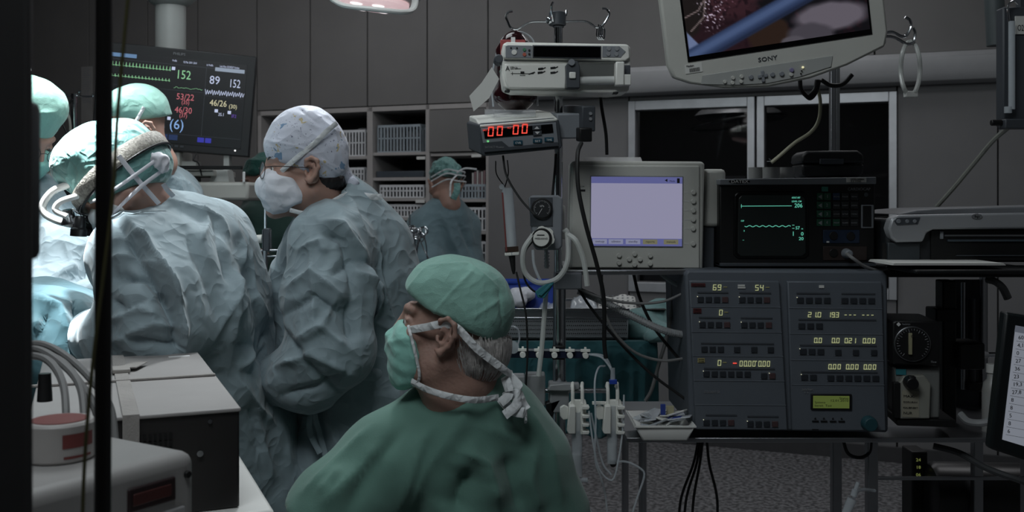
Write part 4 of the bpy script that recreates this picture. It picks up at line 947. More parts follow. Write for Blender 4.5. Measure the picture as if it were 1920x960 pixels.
for x0, y0, x1, y1 in ((194, 120, 446, 120.7), (194, 168, 372, 168.6), (372, 120, 372.6, 250), (372, 173, 444, 173.5), (194, 250, 444, 250.5)): mn.box('screen_rule', x0, y0, x1, y1, -.0026, -.002, E('rule', (70, 74, 84), .5), bevel=0)
mn.box('status_bar', 198, 109, 246, 116, -.0027, -.002, E('bar', (120, 160, 205), .55), bevel=0); mn.box('status_bar', 388, 118, 442, 125, -.0028, -.002, E('bar2', (170, 185, 205), .6), bevel=0)
mn.box('soft_key', 300, 252, 312, 262, -.0026, -.002, E('key', (40, 62, 110), .5), bevel=0); mn.box('soft_key', 314, 252, 330, 262, -.0026, -.002, E('key', (40, 62, 110), .5), bevel=0); mn.box('soft_key', 366, 253, 378, 262, -.0026, -.002, E('key2', (60, 62, 190), .6), bevel=0); mn.box('soft_key', 380, 253, 391, 262, -.0026, -.002, E('key2', (60, 62, 190), .6), bevel=0)
for t, x, y, w_ in (('Profile', 310, 115, 8), ('02 Mar 2010  20:41', 330, 116, 24), ('In Profile', 372, 117, 12), ('Lub Mon 0234567 Venlux', 396, 117, 36)): mn.text('caption', t, x, y, 4, -.003, gW, w=w_)
for i in range(5): mn.box('bezel_button', 296+i*10, 271, 302+i*10, 275, -.002, .003, M_dgrey, bevel=.0005)
mn.disc('power_light', 436, 272, 1.6, -.003, .001, emis('led_white', (255, 255, 255), 1.4))
# equipment shelf below it
sh = Dev('pendant_shelf', 380, 378, cY-.05, label='pale grey equipment shelf with drawer unit under the vital signs monitor', cat='shelf')
sh.box('drawer_unit', 330, 341, 466, 376, 0, .30, M_beige, bevel=.012); sh.box('top_tray', 300, 318, 400, 330, .0, .3, M_beige, bevel=.004)
sh.box('rail', 318, 311, 456, 318, -.02, -.005, M_black, bevel=.001); sh.box('post', 404, 282, 415, 342, .10, .14, M_col); sh.poly('bracket', [(386, 341), (392, 318), (420, 318), (424, 341)], .04, .12, M_col, bevel=.002)
sh.box('support_arm', 316, 300, 352, 345, .10, .16, M_col); sh.box('edge_strip', 456, 322, 461, 342, -.012, -.006, mat('white_edge', (235, 235, 235), .4))  # the edge piece is a plain white strip
sh.tube('cable', [(360, 286, .05), (358, 300, .03), (372, 306, .0), (380, 330, -.01)], 1.4, M_rub)

# ---- operating lamp at the top -------------------------------
ly = 3.1
lp = Dev('operating_lamp', 690, 0, ly, rot=(2, 7, 0), label='operating lamp head with pinkish lit glass and white handle frame at the top edge', cat='lamp')
lp.o.location = at(694, 12, ly)
mb = MB(); mb.lathe((0, 0, .02), (0, 0, 1), [(0, .10), (.004, .125), (.02, .15), (.06, .16), (.10, .13), (.13, .06), (.13, .02)], 40); mb.build('lamp_head', M_wht, lp.o)
mb = MB(); mb.lathe((0, 0, -.004), (0, 0, 1), [(0, .05), (.002, .108), (.012, .118), (.024, .118)], 40); mb.build('lens_glass', emis('lamp_glass_pink', (240, 205, 208), .6, (230, 220, 220)), lp.o)
mb = MB()
for i in range(6): a = i*math.pi/3; mb.sphere((.066*math.cos(a), .066*math.sin(a), -.003), .020, 10, sc=(1, 1, .3))
mb.build('bulb_lens', emis('lamp_bulb', (255, 245, 245), 1.2), lp.o)
mb = MB(); mb.tube([(-.10, -.08, -.005), (-.05, -.135, -.026), (.04, -.165, -.030), (.115, -.150, -.026), (.142, -.11, -.01), (.142, -.06, .03), (.13, -.02, .06)], .011, 10, flat=.7); mb.build('handle_frame', M_wht, lp.o)
mb = MB(); mb.tube([(0, 0, .14), (0, .0, .35), (.25, .1, .55), (.3, .1, 1.2)], .025, 12); mb.build('suspension_arm', M_wht, lp.o)

# ---- infusion stand and the devices clamped to it -------------------------------
pY = 2.46
pole = Dev('infusion_stand', 1047, 380, pY+.035, label='chrome infusion stand with hooked cross arms in the middle of the room', cat='infusion stand')
pole.o.location.z = 0
zo = CH
def wz(x, y, d=0): v = at(x, y, pY+.035+d); return v-pole.o.location
mb = MB(); mb.cyl((0, 0, .06), wz(1049, 530), .0158, n=24); mb.build('lower_tube', M_steel, pole.o)
mb = MB(); mb.cyl(wz(1047, 560), wz(1047, 30), .0105, n=20); mb.build('upper_tube', M_chrome, pole.o)
mb = MB(); mb.cyl(wz(1045, 48), wz(1045, 23), .021, n=24); mb.cyl(wz(1047, 52), wz(1047, 48), .014, n=20); mb.build('cross_head', M_dgrey, pole.o, .002)
mb = MB(); mb.cyl(wz(1027, 39, -.02), wz(1036, 37, -.01), .009, n=8); mb.build('clamp_knob', M_chrome, pole.o, .002)
def hook(pts, r=.0028, m=M_chrome): mb = MB(); mb.tube([wz(*p) for p in pts], r, 8); return mb.build('hook', m, pole.o)
hook([(1035, 41), (1000, 41), (985, 46), (970, 55), (958, 52), (952, 40), (949, 32), (953, 23), (961, 21)])
hook([(1055, 41), (1095, 40), (1110, 46), (1120, 52), (1131, 46), (1140, 32), (1142, 24), (1137, 17), (1129, 16)])
hook([(1037, 40, -.02), (1035, 28, -.03), (1034, 12, -.04), (1037, 4, -.045)]); hook([(1050, 40, .02), (1060, 32, .12), (1062, 20, .14)])
mb = MB()
for k in range(5):
    a = 2*math.pi*k/5+.3; mb.box((.05, -.016, .03), (.30, .016, .055), R=None) if 0 else mb.cyl((.03*math.cos(a), .03*math.sin(a), .085), (.20*math.cos(a), .20*math.sin(a), .062), .014, .011, 10)
mb.build('star_base', M_steel2, pole.o)
for k in range(5):
    a = 2*math.pi*k/5+.3; mb = MB(); c = V((.19*math.cos(a), .19*math.sin(a), .026)); mb.cyl(c-V((-.012*math.sin(a), .012*math.cos(a), 0)), c+V((-.012*math.sin(a), .012*math.cos(a), 0)), .026, n=16); mb.cyl(c, c+V((0, 0, .04)), .006); mb.build('castor', M_rub, pole.o)
mb = MB(); mb.box(wz(1040, 543, -.04), wz(1088, 508, .03)); mb.build('pole_clamp', M_grey, pole.o, .004)
for i, x in enumerate((1122, 1126, 1130)):
    mb = MB(); mb.tube([wz(x, 46+i*2, -.004*i), wz(x+4, 58, -.004*i), wz(x+2, 74, -.004*i), wz(x-3, 66, -.004*i), wz(x-2, 50, -.004*i)], .002, 6); single('spring_hook', MB().add([v+pole.o.location for v in mb.v], mb.f), M_chrome, ['small chrome snap hook hanging on the right arm of the infusion stand, nearest the pole', 'middle chrome snap hook hanging on the right arm of the infusion stand', 'chrome snap hook hanging outermost on the right arm of the infusion stand'][i], 'hook', 'chrome snap hooks on the infusion stand')
# blood bag behind the pump
S = Solid(.004); S.chain([(tuple(at(965, 80, pY+.06)), .030), (tuple(at(965, 130, pY+.06)), .040), (tuple(at(966, 185, pY+.06)), .036)], .02); S.el(tuple(at(966, 180, pY+.06)), (.055, .028, .03), .02); S.el(tuple(at(964, 95, pY+.06)), (.046, .022, .028), .02)
bb = tuple(at(965, 205, pY+.06)); bg = empty('blood_bag', bb, label='dark red blood bag hanging behind the syringe pump from the left hook', cat='blood bag')
vs, fs = S.mesh(); vs = relax(vs, fs, 1)-np.array(bb); mesh_obj('filled_pouch', vs, fs, mat('blood_red', (42, 14, 18), .15, var=.2, coat=.6), bg, ang=None)
mb = MB(); mb.tube([at(x, y, pY+.06)-V(bb) for x, y in ((925, 200), (922, 150), (934, 90), (950, 66), (975, 60), (995, 70), (1003, 90), (1007, 150), (1008, 198))], .005, 8, flat=.5); mb.build('clear_edge', M_clear2, bg)
mb = MB(); mb.box(at(938, 104, pY+.02)-V(bb), at(985, 76, pY+.035)-V(bb)); mb.build('label', mat('bag_label_red', (150, 62, 62), .6), bg, .002)
mb = MB(); mb.box(at(958, 86, pY+.015)-V(bb), at(966, 70, pY+.019)-V(bb)); mb.build('label_strip', M_inkw, bg)
# paper tag
mb = MB(); P = [at(*p, pY-.09) for p in ((922, 126), (936, 148), (917, 184), (888, 209), (880, 180), (903, 155))]
mb.add(P+[p+V((.0, .0012, 0)) for p in P], [(0, 1, 2, 5), (5, 2, 3, 4), (9, 8, 11, 6)[::-1] if 0 else (7, 6, 11, 8), (8, 11, 10, 9)]+[(i, 6+i, 6+(i+1) % 6, (i+1) % 6) for i in range(6)])
tg = single('paper_tag', mb, M_paper, 'creased cream paper tag hanging left of the syringe pump', 'tag')

# ---- syringe pump -------------------------------
sp = Dev('syringe_pump', 1062, 172, pY-.06, rot=(0, .3, 3), label='white syringe pump with grey keypad and dark display strip, clamped near the stand top', cat='syringe pump')
M_pw = mat('pump_white', (232, 232, 226), .4, var=.02)
sp.poly('body', [(942, 84), (950, 80), (1176, 81), (1183, 87), (1183, 150), (1180, 170), (1150, 174), (960, 172), (944, 165), (940, 140)], 0, .10, M_pw, bevel=.004)
sp.poly('upper_fascia', [(943, 86), (1178, 84), (1180, 108), (1172, 114), (943, 112)], -.012, .02, M_pw, bevel=.003)
sp.box('display_surround', 997, 87, 1126, 111, -.0145, -.008, M_dgrey, bevel=.001); sp.box('display', 999, 89, 1124, 109, -.016, -.010, M_gloss, bevel=.0005)
sp.poly('keypad', [(947, 90), (951, 88), (996, 88), (996, 111), (947, 111)], -.014, -.009, M_grey, bevel=.0006); sp.poly('keypad', [(1128, 87), (1160, 87), (1172, 97), (1162, 108), (1128, 108)], -.014, -.009, M_grey, bevel=.0006)
for x, y, a, m in ((963, 101, 5, M_pw), (982, 96, 3, mat('key_green', (60, 130, 90), .5)), (982, 105, 3.4, mat('key_red', (180, 90, 70), .5)), (991, 97, 2, M_black), (991, 104, 2, M_black), (957, 93, 1.6, M_black), (968, 93, 1.6, M_black), (1140, 92, 4, M_inkg), (1155, 92, 4, M_inkg), (1139, 102, 4, M_inkg), (1154, 102, 4, M_inkg)):
    sp.disc('key', x, y, a, -.0165, -.012, m, bevel=.0004)
sp.box('fold_line', 944, 114, 1178, 115.4, -.001, .002, M_grey, bevel=0)
sp.poly('lower_fascia', [(945, 122), (1063, 120), (1060, 168), (952, 168), (946, 150)], -.010, .01, M_pw, bevel=.004)
sp.poly('syringe_cradle', [(1083, 118), (1163, 118), (1163, 142), (1083, 146)], -.001, .02, mat('cradle_grey', (96, 98, 96), .4), bevel=.001)  # cradle in a darker grey than the pump body
mb = MB(); mb.cyl(sp.p(1082, 153, -.014), sp.p(1150, 151, -.014), 8*sp.k, n=24); mb.build('syringe_barrel', mat('syringe_pale', (190, 192, 190), .3), sp.o)
mb = MB(); mb.cyl(sp.p(1066, 153, -.014), sp.p(1168, 151, -.014), 3*sp.k, n=16); mb.build('plunger', M_pw, sp.o)
sp.box('driver_head', 1151, 118, 1167, 162, -.035, .0, M_pw, bevel=.003); sp.box('driver_lever', 1166, 141, 1180, 161, -.030, -.005, M_pw, bevel=.002); sp.box('end_grip', 1169, 121, 1182, 140, -.006, .01, M_dgrey, bevel=.002)
sp.poly('barrel_clamp', [(1058, 126), (1064, 118), (1080, 118), (1084, 128), (1084, 168), (1060, 168)], -.036, -.004, M_dgrey, bevel=.002); sp.box('clamp_button', 1064, 139, 1076, 151, -.041, -.034, M_pw, bevel=.002); sp.disc('clamp_dial', 1068, 121, 6, -.042, -.034, M_grey)
sp.text('lettering', 'A', 947, 135, 9, -.0115, M_ink, w=8); sp.text('lettering', 'SENA', 956, 132, 5, -.0115, M_ink, w=14)
mb = MB()
for a, b, r in (((957, 140), (1000, 140), .5), ((975, 138), (982, 138), 2.2), ((990, 141), (1002, 137), 1.0), ((960, 137), (960, 143), .5), ((966, 131), (976, 131), .4)): mb.cyl(sp.p(*a, -.0108), sp.p(*b, -.0108), r*sp.k, n=6)
for x, y in ((1013, 131), (1012, 138), (1036, 129), (1036, 138)): mb.cyl(sp.p(x-5, y, -.0108), sp.p(x+4, y-1, -.0108), 1.9*sp.k, n=6); mb.cyl(sp.p(x+3, y, -.0108), sp.p(x+9, y-3, -.0108), .9*sp.k, n=6)
mb.build('pictogram', M_ink, sp.o); sp.text('lettering', 'ALARIS', 974, 144, 2.5, -.0112, M_ink, w=10)
sp.disc('side_knob', 935, 112, 9, .0, .05, M_dgrey, bevel=.003); sp.box('pole_clamp_arm', 1030, 110, 1064, 150, .10, .13, M_grey, bevel=.003)
sp.box('foot', 946, 170, 956, 174, -.002, .02, M_black); sp.box('foot', 1150, 171, 1160, 175, -.002, .02, M_black)

# ---- oxygen saturation and haematocrit meter -------------------------------
sm = Dev('blood_monitor', 975, 290, pY-.10, rot=(6, -1.2, 9), label='dark grey meter with red LED zeros and a pale sloping top, under the syringe pump', cat='meter')
sm.poly('case', [(897, 234), (903, 231), (1040, 222), (1050, 226), (1056, 274), (1053, 280), (908, 292), (901, 288)], 0, .24, M_dgrey, bevel=.003)
mb = MB(); q0 = [sm.p(900, 232, -.002), sm.p(1046, 222, -.002), sm.p(1046, 214, .06), sm.p(1046, 214, .24), sm.p(900, 222, .24), sm.p(900, 224, .06)]
mb.add([sm.p(899, 234, -.003), sm.p(1047, 223, -.003), sm.p(1049, 212, .10), sm.p(1049, 210, .245), sm.p(903, 221, .245), sm.p(901, 223, .10), sm.p(899, 240, 0), sm.p(1047, 229, 0), sm.p(1049, 228, .1), sm.p(1049, 228, .245), sm.p(903, 238, .245), sm.p(901, 238, .10)],
       [(0, 1, 2, 5), (5, 2, 3, 4), (6, 11, 8, 7), (11, 10, 9, 8), (0, 6, 7, 1), (1, 7, 8, 2), (2, 8, 9, 3), (3, 9, 10, 4), (4, 10, 11, 5), (5, 11, 6, 0)]); mb.build('top_cover', M_pw, sm.o, .003)
sm.poly('front_bezel', [(901, 240), (1043, 230), (1048, 270), (907, 281)], -.004, .004, M_grey, bevel=.001)
sm.poly('display_window', [(906, 243), (1036, 233), (1038, 249), (908, 259)], -.006, .0, M_gloss)
mb = MB()
for ch, x, y in (('0', 913, 255), ('0', 930, 254), ('0', 960, 252), ('0', 977, 250.5)):
    g = MB(); g.seg7(ch, 0, 0, 11*sm.k, 18*sm.k, 0, 2.3*sm.k); o = sm.p(x, y, -.0065); g.v = [v+o for v in g.v]; g.build('digit', M_red, sm.o, smooth=False)
sm.text('lettering', 'SAT', 904, 245, 3.5, -.0068, M_red, w=8); sm.text('lettering', 'HCT', 950, 241, 3.5, -.0068, M_red, w=8)
sm.poly('arrow_key', [(998, 236), (1014, 235), (1014, 243), (998, 244)], -.008, -.003, M_dgrey); sm.poly('arrow_key', [(999, 246), (1015, 245), (1015, 253), (999, 254)], -.008, -.003, M_dgrey)
sm.poly('arrow', [(1001, 242), (1006, 237), (1011, 242)], -.0086, -.007, M_inkw); sm.poly('arrow', [(1002, 247), (1012, 247), (1007, 252)], -.0086, -.007, M_inkw)
for x, y, t in ((962, 263, 'CVR'), (999, 260, 'SET'), (1021, 258, 'TIME')): sm.box('key', x, y, x+17, y+8, -.007, -.002, mat('key_petrol', (24, 70, 88), .4), bevel=.0005); sm.text('lettering', t, x+3, y+6.5, 4, -.0076, M_inkw, w=11)
sm.poly('lower_strip', [(903, 267), (940, 264), (953, 275), (1046, 267), (1048, 274), (907, 284)], -.0062, -.003, M_dgrey); sm.text('lettering', 'SAT/HCT Monitor', 908, 277, 4.5, -.0072, M_inkg, w=36)
sm.disc('ready_light', 914, 264, 2, -.0075, -.003, emis('led_green', (120, 220, 140), .8))
sm.box('side_module', 1048, 214, 1106, 262, .02, .22, M_grey, bevel=.004); sm.box('module_end', 1092, 200, 1118, 248, -.01, .2, M_dgrey, bevel=.003)
for y in (214, 224): sm.disc('module_button', 1108, y, 3, -.013, -.008, M_inkg)
sm.box('cable_plug', 1082, 240, 1106, 266, -.04, .0, M_black, bevel=.003)
sm.box('document_wallet', 930, 207, 1010, 220, .03, .20, M_clear, bevel=.001)
# ---- vacuum regulator -------------------------------
vg = Dev('vacuum_regulator', 1020, 470, pY-.10, label='grey vacuum regulator with round gauge and white ribbed knob on the stand', cat='regulator')
vg.poly('case', [(991, 372), (996, 366), (1046, 366), (1055, 372), (1054, 462), (1048, 469), (1006, 469), (1000, 462)], 0, .06, M_grey, bevel=.004)
vg.box('face_plate', 994, 370, 1036, 424, -.003, .002, M_dgrey, bevel=.001); vg.disc('gauge', 1016, 391, 20, -.010, .0, M_black, bevel=.002); vg.disc('dial_face', 1016, 391, 17, -.0115, -.006, mat('dial_dark', (44, 46, 48), .4))
mb = MB()
for i in range(26):
    a = math.radians(220-i*10.4); L = 3.6 if i % 5 == 0 else 2; c, s_ = math.cos(a), math.sin(a); p0 = vg.p(1016+c*15.5, 391-s_*15.5, -.0118); p1 = vg.p(1016+c*(15.5-L), 391-s_*(15.5-L), -.0118); mb.cyl(p0, p1, .00035, n=4)
mb.build('scale_marks', M_inkw, vg.o); mb = MB(); mb.cyl(vg.p(1016, 391, -.0122), vg.p(1009, 403, -.0122), .0007, .0003, 6); mb.build('needle', M_inkw, vg.o)
vg.text('lettering', 'kPa', 1012, 388, 4, -.0118, M_inkw, w=8)
mb = MB(); n = 48; prof = [(21.5 if (i//4) % 2 else 19.5)*vg.k for i in range(n)]
c = vg.p(1018, 445, -.03); ring = [V((c.x+prof[i]*math.cos(2*math.pi*i/n), c.y, c.z+prof[i]*math.sin(2*math.pi*i/n))) for i in range(n)]
mb.add(ring+[v+V((0, .03, 0)) for v in ring], [tuple(range(n)), tuple(range(n, 2*n))[::-1]]+[(i, n+i, n+(i+1) % n, (i+1) % n) for i in range(n)]); mb.build('ribbed_knob', M_pw, vg.o, .001)
vg.disc('knob_ring', 1015, 446, 19, -.036, -.029, M_black, bevel=.001); vg.disc('knob_face', 1014, 446, 15, -.0375, -.03, M_pw, bevel=.001); vg.text('lettering', 'FREE-HAND', 1002, 448, 3.5, -.038, M_ink, w=24); vg.box('knob_mark', 1006, 439, 1020, 441, -.038, -.037, M_ink, bevel=0)
vg.box('rear_bracket', 1030, 385, 1062, 450, .05, .09, M_beige, bevel=.003); vg.tube('outlet', [(1025, 468, .03), (1026, 482, .03), (1026, 505, .03)], 4, M_steel2)
mb = MB()
for i in range(5): mb.cyl(vg.p(1026, 474+i*6, .03), vg.p(1026, 477+i*6, .03), 5.5*vg.k, n=14)
mb.build('outlet_barbs', M_steel2, vg.o)

# ---- anaesthesia record monitor with lilac screen -------------------------------
lm = Dev('patient_monitor', 1195, 508, 2.52, rot=(0, .4, 0), label='beige monitor with a large blank lilac screen and round soft keys', cat='monitor')
lm.poly('case', [(1069, 308), (1073, 302), (1316, 302), (1320, 307), (1318, 505), (1066, 505)], 0, .10, M_beige, bevel=.006)
lm.poly('front_frame', [(1072, 310), (1310, 310), (1312, 503), (1070, 503)], -.006, .004, M_beige, bevel=.004)
lm.box('screen_recess', 1105, 330, 1279, 463, -.0085, -.002, M_grey, bevel=.001)
lm.box('screen', 1107, 332, 1277, 461, -.0095, -.004, emis('lilac_screen', (178, 176, 208), .55), bevel=0)
lm.box('title_bar', 1107, 332, 1277, 344, -.0102, -.009, emis('lilac_bar', (120, 124, 188), .5), bevel=0); lm.box('menu_bar', 1107, 447, 1277, 461, -.0102, -.009, emis('lilac_bar', (120, 124, 188), .5), bevel=0)
for i, (x, t) in enumerate(((1110, 'setup'), (1140, 'calibration'), (1172, 'standby'), (1204, 'reports'), (1243, 'manuals'))):
    lm.box('menu_key', x, 448.5, x+27, 457.5, -.0108, -.0095, emis('menu_key_a', (168, 172, 205), .5) if i < 3 else emis('menu_key_b', (150, 148, 120), .45), bevel=0); lm.text('lettering', t, x+5, 454.5, 4, -.0112, M_ink, w=17)
lm.text('lettering', 'Mode', 1253, 341, 3.5, -.0106, M_ink, w=10); lm.box('battery_icon', 1267, 334, 1272, 343, -.0106, -.0095, M_ink, bevel=0); lm.poly('speaker_icon', [(1244, 338), (1249, 335), (1249, 341)], -.0106, -.0095, M_ink)
for y in (360, 377, 394, 411, 428, 456):
    lm.disc('soft_key', 1298, y, 4.6, -.012, -.003, M_beige, bevel=.0012); lm.box('key_line', 1281, y-.6, 1291, y+.6, -.0068, -.005, M_inkw, bevel=0)
for x, y in ((1081, 451), (1160, 479), (1160, 493), (1189, 476), (1179, 486), (1199, 486), (1189, 496), (1218, 479), (1218, 494)): lm.disc('round_key', x, y, 4.4, -.012, -.003, M_beige, bevel=.0012)
lm.text('lettering', 'E-CIM', 1084, 352, 3, -.0068, M_ink, w=10); lm.box('type_plate', 1086, 356, 1096, 360, -.0068, -.005, M_ink, bevel=0)
lm.box('side_speaker', 1322, 315, 1365, 425, .03, .14, M_beige, bevel=.01); lm.box('lower_side', 1322, 425, 1345, 503, .04, .1, M_dgrey)
ro = single('clear_ruler', (lambda m_: (m_.hexa([lm.o.location+lm.p(*p) for p in ((1092, 307, .0), (1206, 307, .0), (1206, 293, .05), (1098, 293, .05))], [lm.o.location+lm.p(*p)+V((0, .002, -.005)) for p in ((1092, 307, .0), (1206, 307, .0), (1206, 293, .05), (1098, 293, .05))]), m_)[1])(MB()), clear('acrylic', (235, 235, 235), .45), 'clear acrylic paper holder on top of the lilac-screen monitor', 'holder')
# ---- black bedside monitor with green traces -------------------------------
dm = Dev('cardiac_monitor', 1495, 505, 2.52, label='black bedside monitor with round-cornered green trace screen and grey top edge', cat='monitor')
dm.box('housing', 1349, 338, 1641, 500, 0, .30, M_black, bevel=.004); dm.poly('top_edge', [(1348, 336), (1641, 332), (1641, 345), (1348, 347)], -.008, .29, M_grey, bevel=.002); dm.box('bottom_edge', 1349, 493, 1641, 499, -.006, .05, M_dgrey, bevel=.001)
S = [(1376+0, 366), (1384, 359), (1505, 359), (1515, 367), (1517, 478), (1508, 485), (1383, 485), (1375, 478)]
dm.poly('tube_surround', S, -.004, .003, mat('crt_surround', (10, 10, 11), .3), bevel=.003)
dm.poly('tube_glass', [(1384, 372), (1390, 366), (1500, 366), (1508, 372), (1510, 474), (1503, 480), (1388, 480), (1382, 474)], -.006, .0, emis('crt_glass', (5, 8, 8), .6), bevel=.002)
def dtr(pts, wd=.6): trace(pts, M_grn, wd, 'waveform', dm, -.0072)
dtr([(1388, 386.5), (1483, 386)], .55); dtr([(1389, 383), (1389, 390)], .4); dtr([(1395+i*2.05, 424+1.3*math.sin(i*1.05)) for i in range(43)], .6)
for t, x, y, h, w_ in (('206', 1488, 389, 8, 15), ('ADULT ART', 1483, 372, 3, 16), ('LEVEL CM', 1483, 379, 3, 18), ('57', 1490, 430, 6, 8), ('n', 1501, 430, 3, 3), ('0', 1500, 441.5, 7, 5), ('20', 1496, 450, 6, 9), ('CVP', 1388, 415.5, 3, 6), ('2', 1393, 434, 3, 2), ('-', 1391, 451, 3, 3)): dm.text('reading', t, x, y, h, -.0074, M_grn, w=w_, bold=.0001)
dtr([(1486, 434), (1486, 442)], .6); dtr([(1484, 422), (1488, 422)], .5); dtr([(1484, 428), (1488, 428)], .5)
mb = MB(); n = 26; mb.prism([((1385+16*math.cos(2*math.pi*i/n)*1.25-dm.px)*dm.k, -(340.5+3.9*math.sin(2*math.pi*i/n)-dm.py)*dm.k) for i in range(n)], -.0095, -.006); mb.build('logo_plate', M_black, dm.o); dm.text('lettering', 'DATEX', 1369, 343.2, 6, -.0105, M_inkw, w=33, bold=.0002)
dm.text('lettering', 'CARDIOCAP', 1589, 357, 5.5, -.001, M_inkg, w=43)
dm.box('asset_sticker', 1585, 333, 1622, 342, -.0095, -.007, M_paper, bevel=0); dm.text('lettering', 'DATEX-OHMEDA', 1592, 338, 3, -.010, M_ink, w=26); dm.text('lettering', '51106', 1592, 341.5, 3, -.010, M_ink, w=20)
M_kg, M_kb, M_kk = mat('key_dim_green', (30, 78, 58), .5), mat('key_dim_blue', (28, 50, 78), .5), mat('key_dim_grey', (36, 38, 40), .5)
dm.box('indicator', 1540, 350, 1552, 359, -.003, .001, mat('indicator_teal', (60, 130, 116), .5), bevel=0)
for rw in range(4):
    y = 362+rw*16.3
    for c_, (x, w_, m) in enumerate(((1531, 12, M_kg), (1544, 13, M_kg), (1561, 13, (M_kb, M_kk, M_kk, M_kg)[rw]), (1577, 13, M_kk), (1594, 14, M_kk))):
        k_ = dm.box('key', x, y, x+w_, y+13, -.004, .001, m, bevel=.0006)
    dm.text('lettering', str(rw+1), 1548, y+9, 6, -.0046, M_inkg, w=3); dm.poly('arrow', [(1540, y+3), (1533, y+7), (1540, y+11)], -.0046, -.003, M_grn if 0 else M_inkg)
    for x, t in ((1562, ('ECG', 'FREEZE', 'HOLD', 'PRINT')[rw]), (1578, ('PULSE', 'NIBP', 'SETUP', 'ALARM')[rw]), (1595, ('TREND', 'ZERO', 'MENU', 'SILENCE')[rw])): dm.text('lettering', t, x, y+8, 2.6, -.0046, M_inkg, w=11)
dm.box('connector_panel', 1543, 431, 1611, 456, -.003, .002, mat('panel_navy', (26, 42, 66), .45), bevel=.001); dm.box('connector_panel', 1543, 462, 1625, 488, -.003, .002, mat('panel_brown', (50, 40, 38), .45), bevel=.001)
dm.box('paper_slot', 1614, 384, 1637, 428, -.006, .01, M_grey, bevel=.002); dm.box('slot_cover', 1616, 386, 1632, 425, -.008, -.003, M_black, bevel=.001)
for x, y, m in ((1562, 442, M_black), (1594, 443, M_black), (1562, 474, M_black)): dm.disc('socket', x, y, 8, -.006, .0, m, bevel=.001)
dm.disc('power_button', 1623, 365, 4, -.004, 0, M_dgrey); dm.disc('cable_plug', 1586, 475, 10, -.028, .0, M_grey, bevel=.003, r2=7); dm.box('warning_mark', 1549, 452, 1554, 455, -.0038, -.002, M_inkw, bevel=0)
for x, y in ((1360, 503), (1625, 503)): dm.disc('foot', x, y-1, 6, .02, .05, M_rub)
tube1 = MB(); tube1.tube([at(*p) for p in ((1588, 476, 2.478), (1600, 485, 2.45), (1622, 500, 2.46), (1648, 507, 2.48), (1668, 500, 2.50))], .0042, 8); single('monitor_cable', tube1, M_cabg, 'grey cable plugged into the lower right of the black bedside monitor', 'cable')
# black case and rolls on top
bc = Dev('carry_case', 1562, 333, 2.60, label='small black carry case with a grey latch on the black bedside monitor', cat='case')
bc.poly('lower_shell', [(1503, 308), (1621, 308), (1619, 326), (1612, 332), (1511, 332), (1505, 326)], 0, .10, M_dgrey if 0 else mat('case_black', (34, 35, 37), .5), bevel=.006)
bc.poly('lid', [(1502, 306), (1504, 290), (1514, 283), (1608, 282), (1619, 290), (1621, 306)], -.002, .102, mat('case_black', (34, 35, 37), .5), bevel=.006); bc.box('latch', 1536, 298, 1580, 308, -.008, .0, M_dgrey, bevel=.001)
for i, x in enumerate((1419, 1446, 1473)):
    mb = MB(); c = at(x, 334.5, 2.59+.03*(i == 1)*-1); mb.lathe(c, (0, 0, 1), [(0, .006), (0, .0215), (.028, .0215), (.028, .009), (.002, .009)], 28); single('tape_roll', mb, mat('tape_grey', (150, 150, 148), .7), ['short white tape roll on the bedside monitor, left one of three', 'short white tape roll standing forward between two others on the bedside monitor', 'short white tape roll on the bedside monitor, right one beside the carry case'][i], 'tape roll', 'white tape rolls on the bedside monitor')

# ---- shelves of the pump console -------------------------------
rk = Dev('equipment_rack', 1500, 813, 2.50, label='steel equipment rack with two shelves holding the monitors and the console', cat='rack')
rk.box('shelf', 1056, 505, 1282, 514, -.03, .36, M_steel2, bevel=.002); rk.box('shelf', 1170, 812, 1980, 821, -.05, .40, M_steel2, bevel=.002); rk.box('shelf', 1668, 507, 1985, 520, .0, .36, M_black, bevel=.002)
gz = rk.o.location.z
for x, d in ((1650, .06), (1950, .06), (1650, .34), (1950, .34)):
    mb = MB(); a = rk.p(x, 820, d); mb.box((a.x-.013, a.y-.013, -gz+.002), (a.x+.013, a.y+.013, a.z)); mb.build('lower_post', M_steel2, rk.o, .002)
for x0, x1, m in ((1636, 1646, M_steel2), (1647, 1655, mat('post_grey', (108, 110, 112), .4, .3))):
    rk.box('upper_post', x0, 60, x1, 812, .325, .345, m, bevel=.001)
rk.box('upper_post', 1955, 508, 1965, 812, .32, .34, M_steel2, bevel=.001)
rk.box('cross_bar', 1640, 905, 1960, 911, .05, .06, M_steel2, bevel=.001)
rk.box('side_label', 1646, 455, 1654, 484, -.03, -.028, M_black, bevel=0)
# ---- heart-lung console -------------------------------
cs = Dev('perfusion_console', 1478, 812, 2.44, rot=(0, .45, 0), label='large slate grey control console with two columns of lit number displays', cat='console')
cs.poly('case', [(1283, 514), (1290, 508), (1655, 507), (1664, 514), (1668, 808), (1664, 811), (1300, 808), (1293, 800)], .006, .33, M_slate, bevel=.010)
def panel(pts, name='panel'): return cs.poly(name, pts, -.006, .012, M_slate2 if 0 else M_slate, bevel=.003)
panel([(1289, 527), (1458, 527), (1476, 806), (1303, 806)]); panel([(1473, 527), (1650, 527), (1660, 806), (1484, 806)])
def xl(y, side=0): t = (y-527)/279; return (1289+14*t, 1458+18*t) if side == 0 else (1473+11*t, 1650+10*t)
for side in (0, 1):
    for y in ((576, 623, 668, 714, 759), (577, 625, 674, 720))[side]:
        a, b = xl(y, side); cs.box('module_seam', a+1, y-.7, b-1, y+.5, -.0075, -.005, mat('seam_light', (110, 116, 124), .5), bevel=0)
